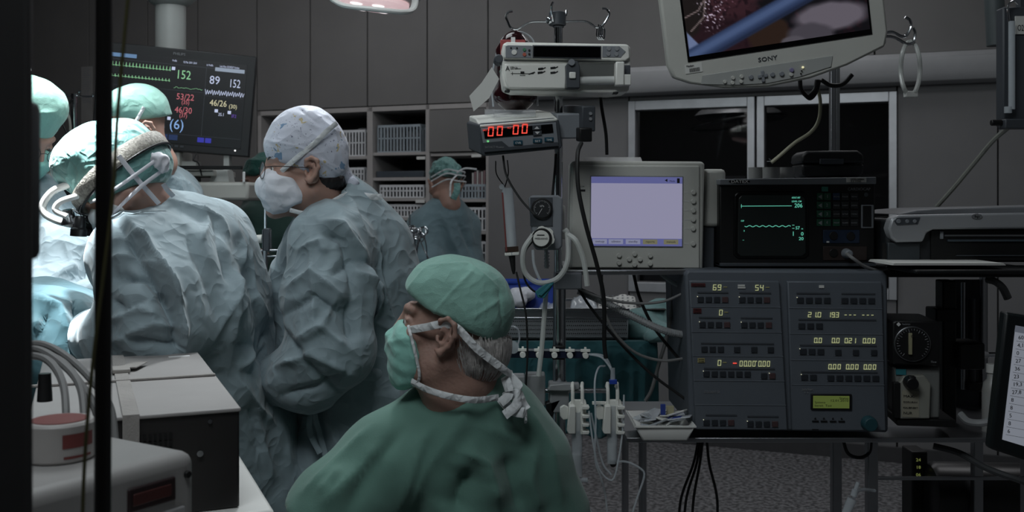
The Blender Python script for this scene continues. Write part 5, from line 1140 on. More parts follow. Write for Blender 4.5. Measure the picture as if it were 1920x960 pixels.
def digits(s, x, y, h=11, w=6.6, gap=9, m=M_amb, nm='digit'):
    X = x
    for ch in s:
        if ch == '.': cs.box('decimal_point', X-2.2, y-1.5, X-.8, y, -.0085, -.007, m, bevel=0); continue
        if ch == '^': cs.box('decimal_point', X-1, y-h, X+.5, y-h+2, -.0085, -.007, m, bevel=0); X += 3; continue
        if ch == ' ': X += gap; continue
        g = MB(); g.seg7(ch, 0, 0, w*cs.k, h*cs.k, 0, 1.5*cs.k, slant=.06); o = cs.p(X, y, -.0078); g.v = [v+o for v in g.v]; g.build(nm, m, cs.o, smooth=False); X += gap
digits('69', 1333, 545); digits('54', 1412, 545); digits('0', 1345, 592); digits('0', 1343, 686); digits('00.00^0.00', 1384, 687, 11, 5.8, 8)
digits('21.0', 1511, 594, 10); digits('19.3', 1548, 594, 10, 6, 7.5); digits('---', 1579, 594, 10, 5, 8.5); digits('---', 1612, 594, 10, 5, 8.5)
digits('0.0', 1523, 642, 10, 6, 8.5); digits('0.0', 1556, 642, 10, 6, 8.5); digits('0.21', 1580, 642, 10, 6, 7.6); digits('0.00', 1614, 642, 10, 6, 8.6)
digits('0.00', 1550, 691, 10, 6, 8.6); digits('0.00', 1583, 691, 10, 6, 8.6); digits('0.00', 1616, 691, 10, 6, 8.6)
for x, y in ((1353, 538), (1432, 538), (1355, 585), (1353, 679)): cs.box('unit_mark', x, y, x+7, y+1.3, -.0082, -.007, M_amb2, bevel=0)
cs.box('minus_light', 1372, 680, 1379, 682, -.0082, -.007, M_red, bevel=0)
def strip(x0, x1, y): cs.box('caption_strip', x0, y, x1, y+2.6, -.0078, -.005, M_dgrey, bevel=0)
for a in ((1305, 1362, 548), (1383, 1442, 548), (1308, 1366, 595), (1386, 1445, 595), (1312, 1448, 643), (1318, 1450, 690), (1322, 1380, 777), (1400, 1458, 779), (1490, 1552, 548), (1574, 1637, 548), (1494, 1639, 597), (1497, 1640, 645), (1500, 1642, 695)): strip(*a)
M_key = mat('console_key', (44, 48, 54), .45); M_keyr = mat('console_key_red', (78, 58, 60), .45); M_tick = emis('tiny_lamp', (220, 220, 190), .7)
def keys(x, y, n, gap=15.3, w=11, h=10.5, redlast=True, lit=()):
    for i in range(n):
        m = M_keyr if (redlast and i == n-1) else M_key; X = x+i*gap; cs.box('key', X, y, X+w, y+h, -.0095, -.004, m, bevel=.0008)
        cs.box('key_frame', X-1.3, y+h, X+w+1.3, y+h+1, -.0075, -.005, mat('seam_light', (110, 116, 124), .5), bevel=0)
        if i in lit: cs.disc('key_lamp', X-.5, y-.2, .8, -.0105, -.008, M_tick, n=8)
for a in ((1305, 557, 4), (1383, 557, 4), (1309, 604, 4), (1387, 604, 4), (1318, 777+10, 4), (1400, 779+10, 4)): keys(*a, lit=(0,))
keys(1313, 650, 3, redlast=False); keys(1374, 650, 1, redlast=False); keys(1406, 650, 1, redlast=False); keys(1437, 650, 1, redlast=False)
keys(1317, 696, 6, 15.4, redlast=False, lit=(0,)); keys(1425, 699, 2, redlast=True, lit=(1,))
keys(1491, 557, 4, 16.7, 12, redlast=False, lit=(0,)); keys(1574, 557, 4, 16.7, 12, redlast=False); keys(1494, 605, 3, 16.5, 12, redlast=False)
keys(1497, 653, 3, 16.5, 12, redlast=False, lit=(0,)); keys(1563, 654, 1, redlast=False); keys(1596, 654, 1, redlast=False); keys(1630, 654, 1, redlast=False)
keys(1500, 701, 2, 16.5, 12, redlast=False, lit=(0,)); keys(1549, 702, 6, 16.8, 12, redlast=False)
M_dr = mat('label_dark_red', (84, 30, 34), .6)
for t, (x0, y0, x1, y1), m in (('ARTERIAL', (1293, 532, 1319, 538), M_dr), ('VENT', (1297, 579, 1312, 583), M_dr), ('SAUGER', (1297, 583.5, 1312, 588), M_dr), ('BLOOD', (1306, 672, 1319, 675.5), mat('label_straw', (170, 160, 110), .6)), ('PUMPE', (1306, 676, 1319, 680), mat('label_straw', (170, 160, 110), .6)), ('', (1380, 534, 1393, 537), M_paper), ('', (1380, 538, 1394, 541), M_paper), ('', (1532, 534, 1541, 539), M_paper)):
    b_ = cs.box('label', x0, y0, x1, y1, -.0085, -.005, m, bevel=0)
    if t: cs.text('lettering', t, x0+1.5, y1-.8, (y1-y0)*.6, -.0090, M_ink, w=x1-x0-3)
cs.text('lettering', 'STÖCKERT S3', 1318, 737, 4.5, -.0078, M_inkg, w=29); cs.text('lettering', 'Stöckert', 1501, 731, 5, -.0078, M_inkg, w=22); cs.text('lettering', 'S 3', 1505, 736, 3, -.0078, M_inkg, w=8)
cs.box('lcd_frame', 1518, 737, 1594, 766, -.011, -.003, M_black, bevel=.001); cs.box('lcd', 1521.5, 740, 1589, 763, -.0122, -.009, M_lcdg, bevel=0)
for t, x, y, w_ in (('Status', 1570, 746, 17), ('12.01.2010', 1553, 750.5, 34), ('Systeme', 1524, 754, 20), ('bereit  Test', 1524, 760, 32)): cs.text('lettering', t, x, y, 4.2, -.0126, M_ink, w=w_)
for x in (1521, 1537, 1554, 1570): cs.box('flat_key', x, 787, x+12, 789.5, -.0085, -.004, M_black, bevel=0); cs.poly('arrow', [(x+4, 784), (x+8, 784), (x+6, 781)], -.008, -.006, M_ink)
cs.box('flat_key', 1521, 803, 1533, 805, -.0085, -.004, M_black, bevel=0)
mb = MB(); mb.lathe(cs.p(1626, 791, -.002), (0, -1, 0), [(0, 14.5*cs.k), (.004, 14.5*cs.k), (.022, 13.5*cs.k), (.026, 12*cs.k)], 14); mb.build('rotary_knob', mat('knob_teal', (34, 72, 80), .5), cs.o, .001)

# ---- slave monitor with the surgical field -------------------------------
ty = 2.12
tv = Dev('surgical_monitor', 1462, 165, ty, rot=(8, -8.2, -4), label='tilted grey display at the top showing the operating field close-up', cat='monitor')
# laid out in its own upright frame: centre column 1462, lower edge at row 165
X0, X1 = 1268, 1664
tv.poly('housing', [(X0-4, -140), (X1+4, -140), (X1+6, 92), (X1-2, 118), (1590, 142), (1520, 156), (1440, 160), (1360, 150), (1300, 133), (X0+2, 118), (X0-6, 92)], 0, .05, M_beige, bevel=.005)
tv.poly('rear_housing', [(X0+8, -135), (X1-4, -135), (X1, 90), (X1-10, 108), (X0+10, 108), (X0+4, 90)], .05, .085, M_dgrey, bevel=.005)
tv.box('screen_bezel', 1299, -125, 1641, 92, -.002, .004, M_gloss, bevel=.001)
# the picture: coloured flecks on a fine grid, emitted by the panel
nx, ny = 150, 92; sx0, sx1, sy0, sy1 = 1303, 1637, -121, 82
gx, gy = np.meshgrid(np.linspace(sx0, sx1, nx+1), np.linspace(sy0, sy1, ny+1), indexing='ij'); U = gx.ravel(); W_ = gy.ravel()
vs = np.stack([(U-tv.px)*tv.k, np.full(U.size, -.0032), -(W_-tv.py)*tv.k], 1); ii = np.arange((nx+1)*(ny+1)).reshape(nx+1, ny+1)
fs = np.stack([ii[:-1, :-1], ii[:-1, 1:], ii[1:, 1:], ii[1:, :-1]], -1).reshape(-1, 4)
C_ = np.array([14, 12, 16.])[None]*np.ones((U.size, 1))
def n2(sc, sd): return pnoise(np.stack([U/sc, W_/sc, np.full(U.size, sd)], 1))
def blend(mask, col):
    global C_; mask = np.clip(mask, 0, 1)[:, None]; C_ = C_*(1-mask)+np.array(col, float)[None]*mask
def blob(cx, cy, rx, ry, ang=0, soft=.25, wob=.2):
    a = math.radians(ang); dx, dy = U-cx, W_-cy; x_, y_ = dx*math.cos(a)+dy*math.sin(a), -dx*math.sin(a)+dy*math.cos(a); return np.clip((1+wob*n2(20, cx)-np.sqrt((x_/rx)**2+(y_/ry)**2))/soft+.5, 0, 1)
blend(blob(1345, 10, 90, 80), (54, 30, 36)); blend(blob(1370, 60, 80, 40), (38, 20, 26)); blend(blob(1400, -60, 120, 60), (60, 34, 40))
blend((n2(7, 2.)+n2(14, 5.))*3-.2, (30, 14, 20)); blend(blob(1320, -5, 26, 60, 20), (28, 22, 20))
sp_ = blob(1352, 2, 22, 34, 0, .8)*(n2(3.2, 9)*7-1.2); blend(np.clip(sp_, 0, 1), (215, 200, 220)); blend(np.clip(blob(1402, -30, 10, 22, -20, .7)*(n2(3, 4)*6-1), 0, 1), (225, 205, 215)); blend(np.clip(blob(1378, -12, 30, 26, 0, .8)*(n2(4, 14)*6-1.6), 0, 1), (150, 110, 130))
blend(blob(1450, 60, 40, 32), (44, 30, 22)); blend(blob(1560, 5, 90, 24, 0), (14, 12, 16))
blend(blob(1570, 47, 66, 26, 2, .35, .1), (104, 98, 108)); blend(blob(1530, 76, 42, 22, 8, .3, .1), (72, 68, 76)); blend(blob(1590, -2, 44, 15, 0, .35, .1), (58, 54, 62)); blend(blob(1495, 82, 22, 9, 0, .3, .1), (86, 82, 90))
pol = lambda p: min((lambda: 0)(), 0)
def para(pts, col, soft=2.):
    m = np.full(U.size, 1e3); n = len(pts)
    for i in range(n):
        (ax_, ay_), (bx_, by_) = pts[i], pts[(i+1) % n]; L = math.hypot(bx_-ax_, by_-ay_); m = np.minimum(m, ((bx_-ax_)*(W_-ay_)-(by_-ay_)*(U-ax_))/L)
    blend(m/soft+.5, col)
para([(1425, -60), (1470, -60), (1478, -8), (1448, -4), (1432, -16)], (176, 184, 216)); para([(1303, 36), (1326, 66), (1310, 82), (1303, 82)], (110, 124, 160))
# the blue tube across the picture
a0, b0 = np.array([1290, 92.]), np.array([1660, -52.]); dd = ((b0-a0)[0]*(W_-a0[1])-(b0-a0)[1]*(U-a0[0]))/np.linalg.norm(b0-a0)
blend((17-np.abs(dd))/3+.5, (46, 60, 92)); blend((7-np.abs(dd+4))/8+.5, (74, 92, 130)); blend((4-np.abs(dd-14))/6+.3, (28, 36, 58))
for pts in ([(1303, 10), (1330, 0), (1352, -30)], [(1312, 36), (1338, 14), (1345, -20), (1336, -50)]):
    for p0, p1 in zip(pts, pts[1:]): d_, t_ = segd(np.stack([U, W_], 1), np.array(p0, float), np.array(p1, float)); blend((1.4-d_)/1.2+.3, (120, 106, 106))
blend(((W_-78)/2), (10, 10, 12)) if 0 else None
me = bpy.data.meshes.new('screen_picture'); me.from_pydata(vs.tolist(), [], fs.tolist()); ca = me.color_attributes.new('picture', 'FLOAT_COLOR', 'POINT')
Cl = np.clip(C_, 0, 255)/255; Cl = np.where(Cl <= .04045, Cl/12.92, ((Cl+.055)/1.055)**2.4); ca.data.foreach_set('color', np.concatenate([Cl, np.ones((U.size, 1))], 1).ravel())
pm = bpy.data.materials.new('screen_picture'); pm.use_nodes = True; nt = pm.node_tree; at_ = nt.nodes.new('ShaderNodeAttribute'); at_.attribute_name = 'picture'; b_ = nt.nodes['Principled BSDF']
nt.links.new(at_.outputs['Color'], b_.inputs['Emission Color']); b_.inputs['Emission Strength'].default_value = .75; b_.inputs['Base Color'].default_value = (.01, .01, .012, 1); b_.inputs['Roughness'].default_value = .3
me.materials.append(pm); link(bpy.data.objects.new('screen_picture', me), tv.o)
tv.text('lettering', 'SONY', 1428, 111, 8, -.0012, M_dgrey, w=36, bold=.00008)
tv.poly('control_panel', [(1322, 120), (1565, 120), (1560, 140), (1500, 150), (1440, 153), (1380, 147), (1318, 136)], -.002, .001, mat('panel_grey', (168, 170, 168), .45), bevel=.0008)
for x, y, r_, m in ((1362, 138, 3.4, M_beige), (1378, 133, 3.6, M_beige), (1376, 142, 3.6, M_beige), (1394, 133, 3.6, M_beige), (1392, 142, 3.6, M_beige), (1411, 137, 4.2, M_grey), (1451, 138, 4.2, M_grey), (1468, 139, 4.4, M_grey), (1487, 135, 4, mat('key_lilac', (130, 124, 160), .5)), (1485, 143, 3.6, M_beige), (1508, 133, 2, emis('lamp_cream', (240, 235, 190), .8)), (1505, 139, 1.3, M_black), (1503, 144, 1.3, M_black)): tv.disc('button', x, y, r_, -.006, .0, m, bevel=.0008)
tv.box('cross_key', 1424, 135, 1442, 141, -.006, .0, M_grey, bevel=.001); tv.box('cross_key', 1430, 128, 1436, 149, -.006, .0, M_grey, bevel=.001)
tv.box('asset_sticker', 1292, 96, 1324, 113, -.0015, .001, M_paper, bevel=0); tv.text('lettering', 'Medizin', 1295, 101, 4, -.0022, M_ink, w=14)
mb = MB(); X = 1300
for i in range(15): w_ = (.5, .9, .4, 1.1)[i % 4]; mb.box(tv.p(X, 111, -.0022), tv.p(X+w_, 104, -.0015)); X += w_+.6
mb.build('barcode', M_ink, tv.o)
mb = MB(); mb.tube([tv.p(1560, 40, .09), tv.p(1600, 60, .30), tv.p(1640, 60, .62)], .016, 12); mb.build('mount_arm', M_dgrey, tv.o)
for i, pts in enumerate(([(1500, 150), (1502, 168), (1512, 180), (1520, 184), (1530, 172), (1536, 150)], [(1540, 150), (1558, 160), (1580, 158), (1598, 140)], [(1532, 150), (1528, 168), (1514, 184)])):
    mb = MB(); mb.tube([at(x, y, ty+.10) for x, y in pts], .0048, 8); single('monitor_cable', mb, M_rub, ['black cable loop hanging under the tilted display, left loop', 'black cable arc under the right end of the tilted display', 'short black cable joining the loop under the tilted display'][i], 'cable', 'black cables under the tilted display')
mb = MB(); mb.tube([at(x, y, ty+.14) for x, y in ((1532, 160), (1538, 190), (1535, 225), (1520, 248), (1490, 268), (1462, 292), (1446, 305))], .0040, 8); wc = single('video_cable', mb, mat('cream_cable', (150, 148, 126), .5), 'thin cream cable with bare ends hanging below the tilted display', 'cable')
for dx, dy in ((-10, 0), (-6, -6), (-2, 3)): m2 = MB(); m2.tube([at(1448, 303, ty+.14)-wc.location, at(1448+dx, 303+dy, ty+.14)-wc.location], .0012, 5, 0); m2.build('bare_wire', M_steel, wc)
# ================= foreground, tables and small things =================
def wtube(name, pts, r, m, label, cat, group=None, n=8, sp=8):      # pts: (column, row, depth)
    mb = MB(); mb.tube([at(*p) for p in pts], r, n, sp); return single(name, mb, m, label, cat, group)
# ---- draped patient on the operating table ----
M_drape = cloth('drape_teal', (38, 70, 78), .8, crease=.5, cs=9); M_navy = cloth('drape_navy', (30, 46, 62), .8, crease=.5, cs=9)
tb = empty('operating_table', (-1.35, 2.62, 0), label='operating table hidden under drapes at the left', cat='table')
mb = MB(); mb.box((-1.1, -.24, .84), (.42, .24, .90)); mb.build('table_top', M_steel2, tb, .01); mb = MB(); mb.box((-.25, -.14, .08), (.05, .14, .84)); mb.build('column', M_steel2, tb, .01); mb = MB(); mb.box((-.55, -.24, 0), (.35, .24, .08)); mb.build('base', M_dgrey, tb, .01)
S = Solid(.009); b0 = at(80, 700, 2.62); b0.z = .905
S.el(tuple(at(60, 655, 2.50)), (.20, .26, .17), .05); S.el(tuple(at(125, 680, 2.50)), (.16, .26, .15), .05); S.rc(tuple(at(100, 620, 2.4)), tuple(at(215, 720, 2.4)), .09, .09, .05); S.el(tuple(at(-60, 640, 2.6)), (.3, .28, .15), .05)
S.rc(tuple(at(170, 770, 2.5)), tuple(at(-80, 780, 2.5)), .14, .14, .06); S.plane((0, 0, .93), (0, 0, -1))
mo = empty('surgical_drape', b0, label='dark teal surgical drape mounded over the patient at the left', cat='drape')
solid_obj('cloth', S, M_drape, mo, gdisp(.009, 5, 3, .5, .6), 2, [([(60, 560), (110, 580), (130, 640)], 9, .02), ([(80, 600), (40, 660)], 9, .02), ([(70, 640), (90, 590)], 7, -.02), ([(136, 560), (142, 610), (130, 670)], 5, -.02)], 2.3, b0)
def hanging(name, x0, x1, Y, ytop, ybot, depth, m, label, cat, waves=5, amp=.02, seed=1, slope=0):
    """cloth laid over an edge: a short top run, then falling folds"""
    A, B = at(x0, ytop, Y), at(x1, ytop+slope, Y); zb = at(x0, ybot, Y).z; nx_, nz = 70, 34; rows = []
    for i in range(nx_+1):
        t = i/nx_; p = A.lerp(B, t)
        for j in range(nz+9):
            if j < 8: q = p+V((0, depth*(1-j/8), .0025*math.sin(t*19+j)))
            else:
                u = (j-8)/nz; w_ = amp*u**.7*(math.sin(t*waves*6.283+seed+.8*math.sin(t*9+seed))+.4*math.sin(t*waves*15+seed*2)); q = V((p.x+.3*w_, p.y-.012*min(1, u*8)-abs(w_)*.4+w_*.6, p.z+(zb-p.z)*u-(.0 if u < .9 else .01*math.sin(t*23))))
            rows.append(q)
    k = nz+9; fs_ = [(i*k+j, i*k+j+1, (i+1)*k+j+1, (i+1)*k+j) for i in range(nx_) for j in range(k-1)]
    mb = MB(); mb.add(rows, fs_); o = single(name, mb, m, label, cat); sd = o.modifiers.new('s', 'SOLIDIFY'); sd.thickness = .003; return o
hanging('table_drape', 508, 640, 2.72, 762, 1180, .16, M_navy, 'dark navy drape hanging below the gowned woman\'s sleeve', 'drape', 4, .02, 3)
st = empty('instrument_stand', at(575, 800, 2.82), label='low steel stand carrying the dark navy drape', cat='stand'); st.location.z = 0
zt = at(500, 762, 2.72).z-.012
mb = MB(); mb.box((-.13, -.09, zt-.02), (.13, .12, zt)); mb.build('tray_top', M_steel2, st, .004); mb = MB(); mb.cyl((0, 0, .03), (0, 0, zt-.02), .018); mb.build('column', M_steel, st); mb = MB(); mb.box((-.16, -.10, 0), (.16, .14, .03)); mb.build('base', M_steel2, st, .004)

# ---- trolley with strapped box in the left foreground ----
rz = math.radians(23); fr = V((-.427, 1.59, 0)); Rt = Matrix.Rotation(rz, 3, 'Z')
tr = empty('equipment_trolley', fr+Rt @ V((-.3, -.05, 0)), (0, 0, rz), label='white trolley under the strapped box in the left foreground', cat='trolley')
mb = MB(); mb.prism([(0, 0)], 0, 0) if 0 else mb.box((-.12, .02, 1.018), (.350, .74, 1.040)); mb.build('shelf', M_wht, tr, .008); mb = MB(); mb.box((-.42, -.52, 1.018), (.26, .018, 1.040)); mb.build('front_shelf', M_wht, tr, .004)
mb = MB(); mb.box((-.42, -.50, .30), (.30, .70, .32)); mb.build('lower_shelf', M_wht, tr, .008)
for x, y in ((-.38, -.48), (.24, -.48), (-.38, .68), (.28, .68)): mb = MB(); mb.cyl((x, y, .05), (x, y, 1.018), .014); mb.build('post', M_steel2, tr); mb = MB(); mb.cyl((x-.012, y, .03), (x+.012, y, .03), .03, n=16); mb.build('castor', M_rub, tr)
bx = empty('strapped_box', fr+V((0, 0, 1.041)), (0, 0, rz), label='white-topped instrument box with black front and a buckled webbing strap', cat='box')
M_boxtop = mat('box_top_white', (150, 147, 146), .55, var=.03); M_web = cloth('webbing', (150, 146, 143), .8, crease=.1, cs=40, weave=1)
H_ = .157
mb = MB(); mb.box((-.30, .004, 0), (0, .64, H_-.004)); mb.build('chassis', mat('box_front_black', (26, 24, 24), .55), bx, .003)
mb = MB(); mb.box((-.302, .0, H_-.006), (.002, .642, H_)); mb.build('top_cover', M_boxtop, bx, .002)
mb = MB()
for rw in range(3):
    for i in range(9): x = -.165+i*.0075; z = H_-.030-rw*.011-.010; mb.box((x, .0015, z), (x+.004, .0045, z+.009))
mb.build('vent_slot', mat('slot_black', (6, 6, 6), .9), bx)
for x, z in ((-.045, H_-.018), (-.28, H_-.02)): mb = MB(); mb.cyl((x, .004, z), (x, .001, z), .0035, n=12); mb.build('screw', M_steel, bx)
mb = MB(); mb.cyl((-.060, .004, H_-.066), (-.060, -.001, H_-.066), .005, n=12); mb.build('latch_button', M_steel, bx)
mb = MB(); w0, w1 = -.172, -.148; mb.box((w0, -.0035, .0), (w1, -.0005, H_+.002)); mb.box((w0, -.0035, H_+.0005), (w1, .645, H_+.003)); mb.build('webbing_strap', M_web, bx, .0008)
mb = MB(); mb.box((-.32, .315, H_+.0005), (.0, .325, H_+.0045)); mb.build('cross_strap', M_web, bx, .001)
mb = MB(); mb.box((w0-.004, .40, H_+.002), (w1+.004, .45, H_+.010)); mb.build('buckle', mat('buckle_plastic', (150, 146, 142), .5), bx, .002)
mb = MB(); mb.box((w1-.004, .43, H_+.006), (w1+.028, .50, H_+.009), R=Matrix.Rotation(-.35, 3, 'Z')); mb.build('strap_end', M_web, bx, .001)
mb = MB(); mb.box((-.062, .585, H_), (-.020, .600, H_+.001)); mb.build('name_plate', M_inkw, bx)
rz2 = math.radians(58); c2 = V((-.382, 1.23, 1.041))
fm = empty('foreground_machine', c2, (0, 0, rz2), label='blurred white machine at the bottom left corner with a dark red name panel', cat='machine')
zt2 = .179
mb = MB(); mb.box((-.42, 0, 0), (0, .34, zt2)); mb.build('housing', mat('machine_white', (158, 156, 155), .5, var=.03), fm, .016, 4)
mb = MB(); mb.box((-.100, -.003, zt2-.052), (-.034, .004, zt2-.024)); mb.build('panel_frame', mat('panel_red_dark', (40, 24, 26), .5), fm, .002)
mb = MB(); mb.box((-.094, -.004, zt2-.045), (-.041, .0, zt2-.031)); mb.build('name_panel', mat('panel_maroon', (74, 34, 32), .5), fm, .001)
mb = MB(); mb.box((-.13, -.003, zt2-.10), (-.02, .004, zt2-.062)); mb.build('lower_panel', mat('panel_pale', (176, 176, 178), .5), fm, .002)
mb = MB(); mb.cyl((-.016, .001, zt2-.026), (-.016, -.004, zt2-.026), .0045, n=16); mb.build('button', M_black, fm, .001)
tp = empty('tape_roll', at(112, 850, 1.19)+V((0, 0, .0)), label='white tape roll with red print lying on the blurred foreground machine', cat='tape roll'); tp.location.z = 1.041+zt2+.0005
mb = MB(); mb.lathe((0, 0, 0), (0, 0, 1), [(0, .024), (0, .037), (.003, .0395), (.042, .0395), (.045, .037), (.045, .024), (.003, .024)], 40); mb.build('spool', mat('tape_white', (178, 174, 172), .5), tp)
mb = MB(); mb.lathe((0, 0, .0452), (0, 0, 1), [(0, .0245), (0, .031), (.0008, .031), (.0008, .0245)], 40); mb.build('red_ring', mat('tape_red', (124, 62, 60), .6), tp)
for z0_, z1_, a0_, a1_ in ((.018, .034, -62, -5), (.006, .009, -60, -10)):
    n = 8; mb = MB()
    for i in range(n):
        A_ = [math.radians(a0_+(a1_-a0_)*(i+e)/n) for e in (0, 1)]; R_ = .0399
        q = [V((R_*math.cos(a), R_*math.sin(a), z)) for a, z in ((A_[0], z0_), (A_[1], z0_), (A_[1], z1_), (A_[0], z1_))]; mb.add(q, [(0, 1, 2, 3)])
    mb.build('red_print', mat('tape_red', (150, 62, 60), .6), tp)
for i, (p, lb) in enumerate((([(20, 652, 1.45), (75, 645, 1.42), (120, 665, 1.40), (165, 705, 1.38), (205, 760, 1.36), (216, 830, 1.34)], 'topmost grey cable arching over the white box at left'), ([(20, 664, 1.42), (70, 655, 1.40), (120, 685, 1.37), (150, 725, 1.34), (158, 790, 1.31), (156, 838, 1.30)], 'second grey cable arching behind the tape roll'),
          ([(25, 690, 1.40), (60, 668, 1.38), (95, 680, 1.36), (118, 720, 1.33), (124, 780, 1.30), (122, 838, 1.29)], 'lowest grey cable dropping behind the tape roll'), ([(22, 676, 1.44), (64, 660, 1.41), (110, 674, 1.39), (140, 705, 1.37), (178, 765, 1.35), (190, 835, 1.33)], 'grey cable between the topmost and the second one at left'))):
    wtube('thick_cable', p, .0052, M_cabg, lb, 'cable', 'grey cables in the left foreground')
mb = MB(); mb.cyl(at(84, 700, 1.36), at(84, 752, 1.36), .008, .010, 14); single('cable_connector', mb, M_blk, 'black cable connector standing behind the tape roll', 'connector')
# blurred uprights in front
mb = MB(); a = at(192, 480, .92); mb.cyl((a.x+.004, a.y, 2.35), (a.x-.004, a.y, .02), .0074, n=20); fp = single('stand_pole', mb, mat('dark_pole', (26, 24, 24), .4), 'black vertical pole blurred in the left foreground', 'pole')
mb = MB(); mb.cyl((0, 0, -.02), (0, 0, .0), .16, n=32); bs_ = mb.build('base_plate', M_black, fp)
wtube('drip_line', [(246, -60, .88), (236, 40, .88), (220, 220, .88), (212, 360, .88), (196, 500, .88), (172, 700, .88), (158, 880, .88), (152, 1100, .88)], .0017, mat('olive_tube', (94, 92, 62), .4), 'thin olive tube hanging beside the black foreground pole', 'tube')
pk = empty('door_post', (at(0, 400, .78).x, .80, 0), (0, 0, math.atan(.487)), label='dark grey upright filling the left edge of the picture', cat='post')
mb = MB(); mb.box((-.07, -.02, 0), (at(34, 400, .78).x-at(0, 400, .78).x, .05, 2.4)); mb.build('upright', mat('post_dark', (52, 51, 52), .5), pk, .006)
mb = MB(); mb.box((.004, -.01, 1.475), (.0195, .03, 1.60)); mb.build('door_catch', mat('catch_grey', (92, 92, 94), .5), pk, .006)

# ---- infusion stand, notice and clutter behind the left figures ----
ls = empty('drip_stand', at(141, 400, 3.6), label='thin chrome drip stand with hooked cross bar behind the left heads', cat='infusion stand'); ls.location.z = 0
zz = lambda x, y: at(x, y, 3.6)-ls.location
mb = MB(); mb.cyl((0, 0, .03), zz(139, 176), .011); mb.build('pole', M_chrome, ls)
for pts in ([(94, 188), (98, 180), (139, 180)], [(139, 180), (172, 181), (174, 176)], [(87, 176), (95, 174), (105, 181)], [(120, 181), (127, 177)], [(149, 181), (148, 173), (152, 171)]):
    mb = MB(); mb.tube([zz(*p) for p in pts], .0035, 6, 4); mb.build('hook', M_chrome, ls)
mb = MB()
for k in range(5): a = 2*math.pi*k/5; mb.cyl((0, 0, .04), (.26*math.cos(a), .26*math.sin(a), .02), .014)
mb.build('star_base', M_steel2, ls)
wtube('infusion_tube', [(96, 184, 3.58), (112, 192, 3.57), (126, 212, 3.56), (132, 240, 3.56), (128, 300, 3.56), (110, 350, 3.56), (100, 380, 3.56)], .005, mat('grey_tube', (140, 140, 134), .5), 'thick pale tube curving down from the thin drip stand', 'tube')
wtube('black_cable', [(136, 186, 3.55), (122, 204, 3.55), (118, 230, 3.55), (128, 260, 3.55), (118, 300, 3.55)], .004, M_rub, 'black cable looping left of the thin drip stand', 'cable')
s0, z0_ = wp(156, 242); s1, z1_ = wp(176, 125); mb = MB(); mb.box((s0, -.022, z0_), (s1, -.0125, z1_)); nt_ = tag(on_wall(mb.build('wall_notice', mat('notice_paper', (150, 150, 148), .7), None)), 'narrow pale notice sheet on the wall beside the vital signs monitor', 'notice')
mb = MB()
for i in range(16): z = z1_-.02-i*.018; mb.box((s0+.012, -.0232, z), (s1-.012-(i % 3)*.01, -.022, z+.007))
mb.build('printed_lines', M_inkg, nt_)
s0, z0_ = wp(158, 262); s1, z1_ = wp(176, 244); mb = MB(); mb.box((s0, -.022, z0_), (s1, -.0125, z1_)); tag(on_wall(mb.build('wall_sign', mat('sign_blue', (52, 72, 110), .5), None)), 'small blue sign on the wall below the narrow notice sheet', 'sign')
an = Dev('anaesthesia_machine', 105, 430, 3.9, label='grey anaesthesia workstation with hoses behind the two left figures', cat='machine')
an.o.location.z = 0
an.py = HZ+CH/an.k
an.box('cabinet', 60, 305, 152, an.py-4, 0, .5, M_dgrey, bevel=.01); an.box('work_surface', 56, 340, 156, 346, -.06, .5, M_beige, bevel=.004); an.box('breathing_unit', 92, 318, 122, 340, -.05, .1, M_beige, bevel=.006)
for i, (x, y) in enumerate(((98, 322), (110, 330), (104, 316))): an.disc('valve', x, y, 5, -.07, -.05, M_wht)
an.tube('hose', [(100, 336, -.07), (96, 352, -.1), (106, 366, -.1), (118, 350, -.1), (124, 330, -.08)], 3, M_cabg); an.tube('hose', [(96, 324, -.07), (84, 340, -.1), (92, 362, -.1), (112, 372, -.1)], 2, M_rub)
an.box('monitor_block', 96, 268, 148, 303, .1, .3, M_grey, bevel=.006)

# ---- retractor column and clamps rack ----
rt = empty('retractor_column', at(498, 520, 3.2), label='slim steel retractor column with a white knob beside the green scrubs', cat='retractor'); R0 = rt.location.copy()
def wl(x, y, d=0): return at(x, y, 3.2+d)-R0
mb = MB(); mb.box(wl(495, 470, -.006), wl(500, 385, .006)); mb.build('upright_rod', M_steel, rt, .001); mb = MB(); mb.box(wl(493, 470, -.012), wl(508, 428, .012)); mb.build('clamp_block', M_dgrey, rt, .002)
mb = MB(); mb.box(wl(492, 431, -.014), wl(495, 470, .01)); mb.box(wl(506, 431, -.014), wl(509, 470, .01)); mb.build('slide_rail', M_steel, rt, .001)
mb = MB(); mb.cyl(wl(492, 448), wl(478, 448), .014, .012, 16); mb.cyl(wl(478, 448), wl(470, 448), .006); mb.build('locking_knob', M_pw, rt, .002)
for y in (470, 481): mb = MB(); mb.cyl(wl(486, y), wl(534, y-1), .0035); mb.build('cross_rod', M_steel, rt)
mb = MB(); mb.cyl(wl(497, 470), (wl(497, 470).x, 0, -R0.z+.06), .008); mb.build('lower_rod', M_steel2, rt); mb = MB(); mb.box((-.15, -.12, -R0.z), (.15, .12, -R0.z+.06)); mb.build('foot_plate', M_dgrey, rt, .005)
mb = MB(); c = at(494, 515, 3.3); mb.lathe(c, (0, 0, 1), [(0, .02), (.0, .035), (.03, .042), (.03, .036), (.004, .03)], 20); sb = None
mt = empty('instrument_table', at(775, 500, 4.6), label='small steel instrument table with a rail in front of the scrub nurse', cat='table'); T0 = mt.location.copy(); Z0 = -T0.z
tl = lambda x, y, d=0: at(x, y, 4.6+d)-T0
mt.location.z = 0; tl = lambda x, y, d=0: at(x, y, 4.6+d)-mt.location
